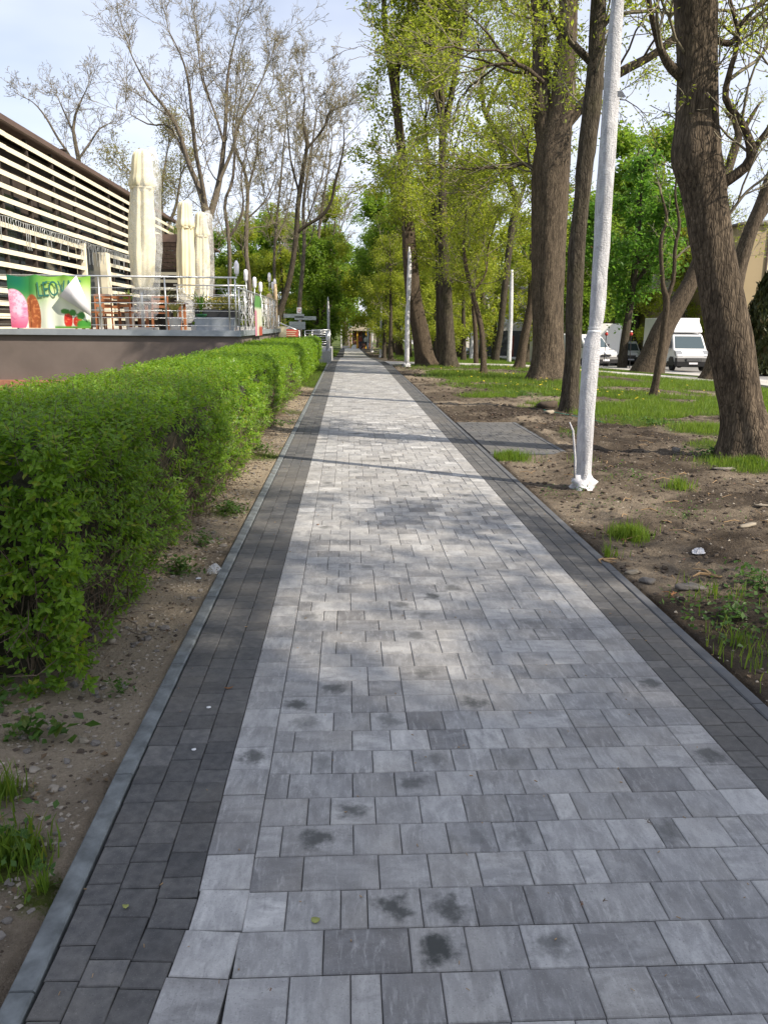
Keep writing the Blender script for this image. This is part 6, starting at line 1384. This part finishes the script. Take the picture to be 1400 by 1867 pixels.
def person(label, x, y, z, rz, shirt, trousers, stride=.12, seed=1):
    root = empty('person', (x, y, z), label, 'person', rz=rz)
    J = {'pel': (0, 0, .95, .13), 'wst': (0, 0, 1.10, .12), 'chs': (0, 0, 1.33, .145), 'nek': (0, 0, 1.48, .06), 'hed': (0, -.01, 1.62, .095), 'top': (0, 0, 1.72, .07)}
    E_ = [('pel', 'wst'), ('wst', 'chs'), ('chs', 'nek'), ('nek', 'hed'), ('hed', 'top')]
    for s in (-1, 1):
        k = str(s); J.update({'hip' + k: (s * .09, 0, .88, .09), 'kne' + k: (s * .10, -.04 - s * stride * .5, .48, .058), 'ank' + k: (s * .10, s * stride, .09, .04), 'toe' + k: (s * .11, s * stride - .17, .04, .035), 'sho' + k: (s * .18, 0, 1.40, .06), 'elb' + k: (s * .25, .02, 1.13, .042), 'wri' + k: (s * .25, -.08, .90, .03), 'han' + k: (s * .24, -.12, .82, .032)})
        E_ += [('pel', 'hip' + k), ('hip' + k, 'kne' + k), ('kne' + k, 'ank' + k), ('ank' + k, 'toe' + k), ('chs', 'sho' + k), ('sho' + k, 'elb' + k), ('elb' + k, 'wri' + k), ('wri' + k, 'han' + k)]
    names = list(J); me = bpy.data.meshes.new('body'); me.from_pydata([J[n][:3] for n in names], [(names.index(a), names.index(b)) for a, b in E_], [])
    o = link('body', me, root); o.modifiers.new('skin', 'SKIN'); sv = me.skin_vertices[0].data
    for i, n in enumerate(names): sv[i].radius = (J[n][3],) * 2; sv[i].use_root = (n == 'pel')
    o.modifiers['skin'].use_smooth_shade = True; s2 = o.modifiers.new('sub', 'SUBSURF'); s2.levels = 1; s2.render_levels = 2
    t = NT('clothing_' + str(seed)); z_ = t.n('ShaderNodeSeparateXYZ'); t.l(t.obj(), z_.inputs[0])
    c = t.mix(t.math('GREATER_THAN', z_.outputs[2], .98), trousers, shirt); c = t.mix(t.math('GREATER_THAN', z_.outputs[2], 1.50), c, (.48, .30, .22)); c = t.mix(t.math('GREATER_THAN', z_.outputs[2], 1.68), c, (.05, .03, .02)); c = t.mix(t.math('LESS_THAN', z_.outputs[2], .08), c, (.02, .02, .02)); t.color(c); t.rough(.85); me.materials.append(t.m)
    MB().lathe((0, .012, 1.63), [(.02, .115), (.075, .10), (.102, .04), (.10, -.02), (.05, -.05)][::-1], 12).build('hair', M['brown'], root, True)
for px, col_, tr_, lab, Y_ in ((657, (.30, .07, .05), (.05, .06, .1), 'person in a red-brown top walking near the kiosk', 100), (667, (.55, .55, .52), (.05, .05, .06), 'person in a pale top beside the kiosk window', 98)):
    person(lab, at(px, 620, Y_)[0], Y_, float(terrain(0, Y_)), R(20 if px < 660 else 150), col_, tr_, seed=px)
root = empty('bicycle', (at(661, 620, 99)[0], 99, float(terrain(0, 99))), 'dark bicycle standing between the two people at the kiosk', 'bicycle', rz=R(70))
for x, nm in ((-.52, 'wheel'), (.52, 'wheel')):
    m = MB().tube([(x + .33 * math.cos(a), 0, .34 + .33 * math.sin(a)) for a in np.linspace(0, 6.283, 21)], .018, 6, False); m.build(nm, M['tyre'], root, True)
MB().tube([(-.52, 0, .34), (-.18, 0, .80), (.38, 0, .82), (-.08, 0, .34), (-.52, 0, .34)], .018, 6).tube([(.52, 0, .34), (.36, 0, .95)], .018, 6).tube([(-.08, 0, .34), (-.22, 0, .95)], .016, 6).build('frame', M['black'], root)
MB().tube([(.36, -.25, .97), (.36, .25, .97)], .014, 6).build('handlebar', M['black'], root); MB().box((-.22, 0, .97), (.24, .12, .05)).build('saddle', M['black'], root)

# ------------------------------------------------------------------ grass, weeds, stones, litter
rs = np.random.default_rng(101)
def blades(name, P, h, w_, mat, seed, bend_=.5, one=False):
    r_ = np.random.default_rng(seed); n = len(P); a = r_.uniform(0, 6.28, n); dx, dy = np.cos(a), np.sin(a); h = h * r_.uniform(.55, 1.25, n); lean = bend_ * h * r_.uniform(.2, 1, n); b = r_.uniform(0, 6.28, n); lx, ly = np.cos(b) * lean, np.sin(b) * lean; w_ = w_ * r_.uniform(.7, 1.3, n)
    z0 = np.zeros(n)
    V = np.stack([P + np.stack([-dx * w_, -dy * w_, z0], 1), P + np.stack([dx * w_, dy * w_, z0], 1), P + np.stack([dx * w_ * .7 + lx * .35, dy * w_ * .7 + ly * .35, h * .55], 1), P + np.stack([-dx * w_ * .7 + lx * .35, -dy * w_ * .7 + ly * .35, h * .55], 1), P + np.stack([lx, ly, h * .95], 1)], 1)
    i = (np.arange(n) * 5)[:, None]
    if one:
        V = V[:, [0, 1, 4]]; i = (np.arange(n) * 3)[:, None]; o = link(name, mesh_np(name, V.reshape(-1, 3), i + [[0, 1, 2]], mat, False)); o['kind'] = 'stuff'; return o
    o = link(name, mesh_np(name, V.reshape(-1, 3), [i + [[0, 1, 2, 3]], i + [[3, 2, 4]]], mat, False)); o['kind'] = 'stuff'; return o
def scatter(n, x0, x1, y0, y1, ypow=1.0, thr=.35, seed=0, tuft=.0):
    r_ = np.random.default_rng(seed); x = r_.uniform(x0, x1, n); y = y0 + (y1 - y0) * r_.random(n) ** ypow; g = grass_cover(x, y); k = r_.random(n) < smooth(thr, thr + .5, g) * (.35 + .9 * smooth(.35, .6, fbm(x * 1.1, y * 1.1, 77, 3)))
    side = np.where(x > 0, x - PATH_R, PATH_L - x); k &= side > .03; k &= ~((x > PAD[0] - .1) & (x < PAD[1] + .05) & (y > PAD[2] - .03) & (y < PAD[3] + .05)); k &= ~((x > 1.8) & (y > np.interp(x, [1.86, 3, 5, 8, 12, 17], [34.5, 34.9, 34.5, 34.1, 33.5, 33.1])) & (y < np.interp(x, [1.86, 3, 5, 8, 12, 17], [40.3, 38.1, 36.7, 36.1, 35.5, 35.1])))
    k &= ~((x > 16.2) & (x < 29.6)); x, y = x[k], y[k]
    return np.stack([x, y, ground_z(x, y) - .006], 1)
g1 = blades('lawn_grass', scatter(160000, 1.95, 9.0, 2.2, 20, 1.0, .30, 1), .085, .0028, M['grass'], 1)
tag(g1, 'short spring grass on the near right lawn', 'grass', kind='stuff')
tag(blades('lawn_grass', scatter(165000, 2.0, 17, 14, 44, 1.1, .30, 2), .13, .008, M['grass'], 2, one=True), 'sunlit grass under the park trees', 'grass', kind='stuff')
tag(blades('lawn_grass', scatter(90000, 1.8, 30, 40, 90, 1.2, .3, 3), .16, .015, M['grass'], 3, one=True), 'far grass by the road', 'grass', kind='stuff')
tag(blades('verge_grass', scatter(26000, -2.0, -.9, 1.4, 36, .9, .35, 4), .07, .003, M['grass'], 4), 'grass growing between the hedge and the kerb', 'grass', kind='stuff')
tag(blades('verge_grass', scatter(30000, -14, -.9, 34, 90, 1.2, .3, 5), .16, .014, M['grass'], 5, one=True), 'grass beyond the terrace on the left', 'grass', kind='stuff')
# broad tufts and weeds at the patches
def weeds(cx, cy, r, n, s, seed, h=.10):
    r_ = np.random.default_rng(seed); a = r_.uniform(0, 6.28, n); q = r * np.minimum(1.6, np.abs(r_.normal(0, .55, n))) ; x, y = cx + q * np.cos(a), cy + q * np.sin(a); P = np.stack([x, y, ground_z(x, y) + r_.random(n) * h], 1); return P, s * r_.uniform(.6, 1.3, n)
Pw, Sw = [], []
for k, (px, py, r, n, s) in enumerate(((1330, 1130, .5, 330, .04), (1385, 1075, .3, 200, .045), (1250, 950, .7, 160, .025), (1150, 880, .8, 160, .03), (1000, 900, .5, 80, .025), (1100, 930, .5, 80, .02), (1375, 840, .6, 260, .07), (1300, 835, .35, 160, .06), (40, 1345, .13, 40, .04), (110, 1345, .10, 14, .06), (15, 1550, .13, 110, .035), (60, 1340, .1, 30, .06), (330, 1040, .2, 260, .035), (420, 930, .25, 300, .035), (470, 820, .3, 260, .04), (500, 775, .4, 260, .045), (370, 990, .2, 180, .03), (0, 1290, .15, 90, .045), (220, 1260, .1, 60, .03), (950, 720, .9, 500, .05), (1190, 775, .6, 200, .06), (1060, 900, .15, 30, .03), (1040, 800, .3, 60, .04), (85, 1610, .08, 40, .03))):
    h = hit(px, py); a, b = weeds(h[0], h[1], r, n, s, 200 + k); Pw.append(a); Sw.append(b)
Pw = np.concatenate(Pw); Sw = np.concatenate(Sw); kk = ~((Pw[:, 0] > PATH_L) & (Pw[:, 0] < PATH_R)); Pw, Sw = Pw[kk], Sw[kk]
r_ = np.random.default_rng(8); tag(link('low_weeds', leaves_mesh('low_weeds', Pw, r_.normal(0, .45, (len(Pw), 3)) + UP, Sw, M['leaf_ivy'], .62, .25, r_)), 'low leafy weeds scattered on the bare soil', 'weeds', kind='stuff')
Pt = []
for k, (px, py, r, n) in enumerate(((930, 832, .34, 800), (1145, 975, .17, 700), (1235, 895, .18, 260), (1350, 1175, .4, 110), (1385, 1215, .25, 50), (1370, 850, .6, 1800), (1290, 785, .7, 1800), (15, 1560, .12, 260), (90, 1615, .05, 70), (10, 1450, .1, 100), (1110, 1010, .1, 60), (1060, 845, .2, 120), (1300, 1090, .3, 60))):
    h = hit(px, py); a, b = weeds(h[0], h[1], r, n, 1, 300 + k, 0); Pt.append(a)
Pt = np.concatenate(Pt); kk = ~((Pt[:, 0] > PATH_L - .02) & (Pt[:, 0] < PATH_R + .02) | (Pt[:, 0] > PAD[0]) & (Pt[:, 0] < PAD[1]) & (Pt[:, 1] > PAD[2])); tag(blades('grass_tufts', Pt[kk], .11, .0035, M['grass'], 9), 'bright grass tufts in the dug soil', 'grass', kind='stuff')
# dandelions
n = 420; x = rs.uniform(3.5, 12, n); y = rs.uniform(17, 34, n); kk = (grass_cover(x, y) > .6) & (fbm(x * .6, y * .5, 88, 2) > .5); x, y = x[kk], y[kk]
tag(link('dandelions', leaves_mesh('dandelions', np.stack([x, y, ground_z(x, y) + .10], 1), rs.normal(0, .2, (len(x), 3)) + UP, .06, M['dandelion'], .95, .1, rs)), 'yellow dandelions dotted over the lawn', 'flowers', kind='stuff')
n = 5200; x = np.concatenate([rs.uniform(1.96, 7, n - 900), rs.uniform(-1.7, -.92, 900)]); y = np.concatenate([2.4 + 20 * rs.random(n - 900) ** 1.1, 1.4 + 14 * rs.random(900)]); kk = (fbm(x * 1.6, y * 1.6, 99, 3) > .42) & ~((x > 1.8) & (x < PAD[1] + .1) & (y > PAD[2] - .1) & (y < PAD[3] + .1)) & ((x > 1.97) | (x < -.93)); x, y = x[kk], y[kk]
M['litter'] = leafmat('dry_leaf_litter', (.07, .045, .025), (.26, .18, .10), .15)
tag(link('leaf_litter', leaves_mesh('leaf_litter', np.stack([x, y, ground_z(x, y) + .008], 1), rs.normal(0, .35, (len(x), 3)) + UP, .026 * rs.uniform(.4, 1.5, len(x)), M['litter'], .6, .5, rs)), 'dry leaf litter and husks lying on the soil', 'leaf litter', kind='stuff')
# stones and clods as solid lumps
ico = None
def lumps(name, P, S_, mat, label, cat, seed, squash=.6):
    bm_v = []; r_ = np.random.default_rng(seed); t = (1 + 5 ** .5) / 2
    B = np.array([(-1, t, 0), (1, t, 0), (-1, -t, 0), (1, -t, 0), (0, -1, t), (0, 1, t), (0, -1, -t), (0, 1, -t), (t, 0, -1), (t, 0, 1), (-t, 0, -1), (-t, 0, 1)]) / math.sqrt(1 + t * t)
    F_ = np.array([(0, 11, 5), (0, 5, 1), (0, 1, 7), (0, 7, 10), (0, 10, 11), (1, 5, 9), (5, 11, 4), (11, 10, 2), (10, 7, 6), (7, 1, 8), (3, 9, 4), (3, 4, 2), (3, 2, 6), (3, 6, 8), (3, 8, 9), (4, 9, 5), (2, 4, 11), (6, 2, 10), (8, 6, 7), (9, 8, 1)])
    if S_.max() < .021: B = np.array([(1, 0, 0), (-1, 0, 0), (0, 1, 0), (0, -1, 0), (0, 0, 1), (0, 0, -1)], float); F_ = np.array([(0, 2, 4), (2, 1, 4), (1, 3, 4), (3, 0, 4), (2, 0, 5), (1, 2, 5), (3, 1, 5), (0, 3, 5)])
    nb = len(B)
    n = len(P); V = B[None] * r_.uniform(.65, 1.25, (n, nb, 1)); a = r_.uniform(0, 6.28, n); c, s = np.cos(a), np.sin(a); sx = r_.uniform(.8, 1.5, n)
    X_ = V[..., 0] * sx[:, None]; V = np.stack([X_ * c[:, None] - V[..., 1] * s[:, None], X_ * s[:, None] + V[..., 1] * c[:, None], V[..., 2] * squash], -1) * S_[:, None, None] + P[:, None]
    return tag(link(name, mesh_np(name, V.reshape(-1, 3), (F_[None] + (np.arange(n) * nb)[:, None, None]).reshape(-1, 3), mat, False)), label, cat, kind='stuff')
def on_soil(n, x0, x1, y0, y1, yp, seed, s0, s1, k=2.5, maxg=.6, margin=.02):
    r_ = np.random.default_rng(seed); x = r_.uniform(x0, x1, n); y = y0 + (y1 - y0) * r_.random(n) ** yp; S_ = s0 + (s1 - s0) * r_.random(n) ** k; side = np.where(x > 0, x - PATH_R, PATH_L - x); kk = (grass_cover(x, y) < maxg) & (side > margin + S_) & ~((x > PAD[0] - .1) & (x < PAD[1] + .08) & (y > PAD[2] - .1) & (y < PAD[3] + .1)); x, y, S_ = x[kk], y[kk], S_[kk]
    return np.stack([x, y, ground_z(x, y) + S_ * .15], 1), S_
for k, (n, box, s0, s1, mt, nm, lab) in enumerate(((7000, (1.95, 6.5, 2.3, 16), .005, .032, 'clod', 'soil_clods', 'dark crumbly clods on the dug right-hand soil'), (3500, (1.95, 6.5, 2.3, 16), .003, .016, 'stone', 'pebbles', 'small pebbles and rubble in the right-hand soil'), (900, (1.95, 6.0, 2.3, 14), .003, .012, 'stone_pale', 'pale_chips', 'pale mortar chips in the right-hand soil'),
        (7000, (-1.75, -.91, 1.3, 12), .0025, .014, 'stone', 'gravel', 'gravel on the strip under the hedge'), (1600, (-1.75, -.91, 1.3, 12), .002, .010, 'stone_pale', 'pale_gravel', 'pale grit on the strip under the hedge'), (2500, (-1.75, -.91, 1.3, 20), .004, .02, 'clod', 'soil_crumbs', 'soil crumbs on the strip under the hedge'), (500, (-1.6, -.92, 1.3, 22), .012, .032, 'stone_grey', 'cobble_rubble', 'larger rounded stones under the hedge'), (1600, (1.95, 9, 14, 34), .02, .06, 'clod', 'soil_clods', 'lumps of dug earth along the farther edge'))):
    P, S_ = on_soil(n, *box, 1.0, 400 + k, s0, s1); lumps(nm, P, S_, M[mt], lab, 'stones' if 'stone' in mt else 'soil', 500 + k)
# single stones and litter one can point to
def rock(name, label, px, py, sx, sy, sz, mt, seed, cat='stone'):
    h = hit(px, py); z = float(ground_z(np.array([h[0]]), np.array([h[1]]))[0]); r_ = random.Random(seed); m = MB(); ph = [r_.uniform(0, 6) for _ in range(5)]; n, k = 14, 9; V = []
    for i in range(k):
        t = math.pi * i / (k - 1)
        for j in range(n):
            a = 2 * math.pi * j / n; q = 1 + .17 * math.sin(2 * a + ph[0] + t) + .13 * math.sin(3 * a + ph[1] - 2 * t) + .09 * math.sin(5 * t + ph[2] + a) + r_.uniform(-.10, .10); V.append((sx * q * math.sin(t) * math.cos(a), sy * q * math.sin(t) * math.sin(a), sz * max(-.6, min(.8, math.cos(t) * q))))
    m.add(V, [(i * n + j, (i + 1) * n + j, (i + 1) * n + (j + 1) % n, i * n + (j + 1) % n) for i in range(k - 1) for j in range(n)])
    o = m.build(name, M[mt], None, True, (h[0], h[1], z + sz * .45)); o.rotation_euler = (r_.uniform(-.2, .2), r_.uniform(-.2, .2), r_.uniform(-.5, .5)); return tag(o, label, cat)
rock('stone', 'smooth pale stone right beside the right kerb', 1151, 1041, .045, .028, .022, 'stone_pale', 1)
rock('stone', 'flat grey rubble lump in the dark soil near the weeds', 1255, 1078, .085, .045, .024, 'stone_grey', 2)
rock('stone', 'brownish half-buried stone left of the rubble lump', 1180, 1058, .045, .04, .028, 'stone_grey', 3)
rock('stone', 'pale broken stone slab at the far right of the soil', 1360, 975, .08, .035, .02, 'stone_pale', 4)
rock('stone', 'long pale root-like stone at the right edge', 1390, 937, .11, .02, .012, 'stone_pale', 5)
rock('stone', 'grey stone leaning against the left kerb', 203, 1450, .022, .03, .022, 'stone', 6)
rock('stone', 'pinkish oval cobble under the hedge', 203, 1172, .032, .03, .022, 'stone', 7)
rock('stone', 'cream angular pebble in the middle of the left soil strip', 153, 1346, .022, .018, .014, 'stone_pale', 8)
rock('stone', 'buff flat pebble nearest the lower left corner', 62, 1396, .028, .02, .01, 'stone', 9)
rock('stone', 'reddish pebble beside the grey one on the left strip', 98, 1432, .024, .02, .014, 'stone', 10)
rock('stone', 'grey stone in front of the big leaning tree', 1320, 858, .20, .05, .02, 'stone_grey', 11)
rock('stone', 'round stone between the wrapped post and the big tree', 1232, 826, .06, .05, .05, 'stone_grey', 12)
rock('stone', 'dark earth lump near the slim dark tree', 996, 742, .22, .14, .12, 'clod', 13)
rock('stone', 'pale stone right of the dark earth lump', 1000, 755, .10, .07, .05, 'stone_pale', 14)
def crumple(name, label, px, py, r, mt, seed, h=.5, cat='litter'):
    p = hit(px, py); z = float(ground_z(np.array([p[0]]), np.array([p[1]]))[0]); r_ = random.Random(seed); n = 9; V = []
    for i in range(n):
        for j in range(n):
            u_, v_ = i / (n - 1) * 2 - 1, j / (n - 1) * 2 - 1; d = 1 - .45 * (u_ * u_ * v_ * v_) - .12 * r_.random(); V.append((u_ * r * d, v_ * r * .75 * d, max(0, (1 - max(abs(u_), abs(v_)) ** 2)) * r * h * r_.uniform(.3, 1.3)))
    o = MB().add(V, [(i * n + j, (i + 1) * n + j, (i + 1) * n + j + 1, i * n + j + 1) for i in range(n - 1) for j in range(n - 1)]).build(name, M[mt], None, False, (p[0], p[1], z + .004)); o.rotation_euler = (0, 0, r_.uniform(0, 3)); sm = o.modifiers.new('t', 'SOLIDIFY'); sm.thickness = .0015; return tag(o, label, cat)
crumple('plastic_bag', 'crumpled clear plastic bag lying against the left kerb', 392, 1039, .065, 'film', 1, .9)
crumple('wrapper', 'crumpled white wrapper on the right-hand soil', 1272, 1006, .07, 'foil', 2, .5)
crumple('paper_scrap', 'small white scrap left of the plastic bag', 362, 1050, .022, 'foil', 3, .3)
crumple('wrapper', 'tiny pale wrapper in the dark soil by the right kerb', 1308, 1200, .022, 'foil', 4, .3)
crumple('brown_scrap', 'piece of bark standing by the left kerb', 458, 938, .03, 'straw', 5, .9)
def flat_on_path(name, label, px, py, rx, ry, mt, seed, cat, curl=.3):
    p = hit(px, py); r_ = random.Random(seed); n = 14; V = [(0, 0, .004)]
    for k in range(n): a = 2 * math.pi * k / n; q = 1 - .18 * r_.random(); V.append((rx * q * math.cos(a), ry * q * math.sin(a), .003 + curl * rx * (math.cos(a) ** 2) * .6))
    o = MB().add(V, [(0, k + 1, (k + 1) % n + 1) for k in range(n)]).build(name, M[mt], None, True, (p[0], p[1], .002)); o.modifiers.new('t', 'SOLIDIFY').thickness = .0012; o.rotation_euler = (0, 0, r_.uniform(-.4, .4)); return tag(o, label, cat)
flat_on_path('bottle_cap', 'white bottle cap on the dark stones, upper of the two', 381, 1291, .011, .011, 'white', 1, 'cap', .1)
flat_on_path('bottle_cap', 'white flattened cap on the dark stones, lower of the two', 354, 1368, .011, .010, 'white', 2, 'cap', .1)
flat_on_path('brown_leaf', 'curled brown leaf on the dark stones near the light edge', 417, 1256, .024, .008, 'brown_leaf', 3, 'leaf', .5)
flat_on_path('green_leaf', 'yellow-green leaf on the pale stones near the front', 575, 1680, .014, .012, 'green_leaf', 4, 'leaf', .6)
flat_on_path('moss_tuft', 'brownish tuft on a dark stone at lower left', 230, 1655, .010, .009, 'green_leaf', 5, 'leaf', .9)
flat_on_path('brown_leaf', 'small dark scrap on the pale stones left of centre', 580, 957, .014, .01, 'brown_leaf', 6, 'leaf', .6)
def sprig(label, px, py, s, seed, mt='straw', name='twig'):
    p = hit(px, py); r_ = random.Random(seed); m = MB()
    for k in range(4):
        a = r_.uniform(0, 6.28); m.tube([(0, 0, .004), (s * .5 * math.cos(a), s * .5 * math.sin(a), .01), (s * math.cos(a + .4), s * math.sin(a + .4), .005)], [s * .07, s * .06, s * .02], 5)
    z = 0 if PATH_L < p[0] < PATH_R else float(ground_z(np.array([p[0]]), np.array([p[1]]))[0]); return tag(m.build(name, M[mt], None, False, (p[0], p[1], z + .001)), label, 'twig')
sprig('dry forked twig bit on the pale stones, upper right', 1180, 1502, .018, 1, 'stem'); sprig('dry brown twig bit near the lower right', 1098, 1646, .016, 2, 'stem'); sprig('orange-brown scrap left of the lower twig bit', 1062, 1652, .013, 3, 'brown_leaf'); sprig('tiny twig bit by the lowest pale stones', 493, 1810, .009, 4, 'brown_leaf')
sprig('dry stalks lying over the right kerb', 1098, 1020, .12, 5); sprig('pale dry stalks beside the rubble lump', 1295, 1050, .16, 6); sprig('reddish twig lying in the dark soil', 1225, 1082, .07, 7, 'brown_leaf')
n = 130; x = rs.uniform(2.0, 5.6, n); y = rs.uniform(2.6, 14, n); g = []
for i in range(n):
    a = rs.uniform(0, 6.28); l_ = rs.uniform(.04, .22); z = float(ground_z(np.array([x[i]]), np.array([y[i]]))[0]); 
    if x[i] - .2 < PAD[1] and y[i] > PAD[2] - .2: continue
    g.append((np.array([[x[i], y[i], z + .012], [x[i] + l_ * .5 * math.cos(a), y[i] + l_ * .5 * math.sin(a), z + .03], [x[i] + l_ * math.cos(a + .3), y[i] + l_ * math.sin(a + .3), z + .012]]), np.full(3, rs.uniform(.0015, .004))))
V, Fq = tubes_np(g, lambda r: 4); tag(link('dry_stalks', mesh_np('dry_stalks', V, Fq, M['straw'])), 'dry stalks and root bits strewn over the right-hand soil', 'debris', kind='stuff')
q = hit(1100, 772); q1 = hit(990, 752)
tag(MB().tube([(q[0], q[1], .02), ((q[0] + q1[0]) / 2, (q[1] + q1[1]) / 2 + .2, .03), (q1[0], q1[1], .05)], .006, 5).build('green_twine', M['twine']), 'thin green twine lying on the soil left of the wrapped post', 'twine')
# fallen catkins and grit on the paving
n = 380; x = rs.uniform(PATH_L, PATH_R, n); y = 1.5 + 16 * rs.random(n) ** 1.2; g = []
for i in range(n):
    a = rs.uniform(0, 6.28); l_ = rs.uniform(.004, .014); g.append((np.array([[x[i], y[i], .003], [x[i] + l_ * math.cos(a), y[i] + l_ * math.sin(a), .0035]]), np.full(2, rs.uniform(.0008, .0022))))
V, Fq = tubes_np(g, lambda r: 4); tag(link('paving_grit', mesh_np('paving_grit', V, Fq, M['straw'])), 'tiny catkins and grit fallen on the paving', 'debris', kind='stuff')
# turn lettering into real meshes
dg = bpy.context.evaluated_depsgraph_get()
for o in [o for o in bpy.data.objects if o.type == 'FONT']:
    me = bpy.data.meshes.new_from_object(o.evaluated_get(dg)); no = bpy.data.objects.new(o.name, me); COL.objects.link(no); no.parent = o.parent; no.matrix_parent_inverse = o.matrix_parent_inverse.copy(); no.location = o.location; no.rotation_euler = o.rotation_euler; no.scale = o.scale
    nm = o.name; bpy.data.objects.remove(o, do_unlink=True); no.name = nm
print('TRIS', sum(len(m.loop_triangles) if m.calc_loop_triangles() is None else 0 for m in bpy.data.meshes), 'trees', TRI[0])
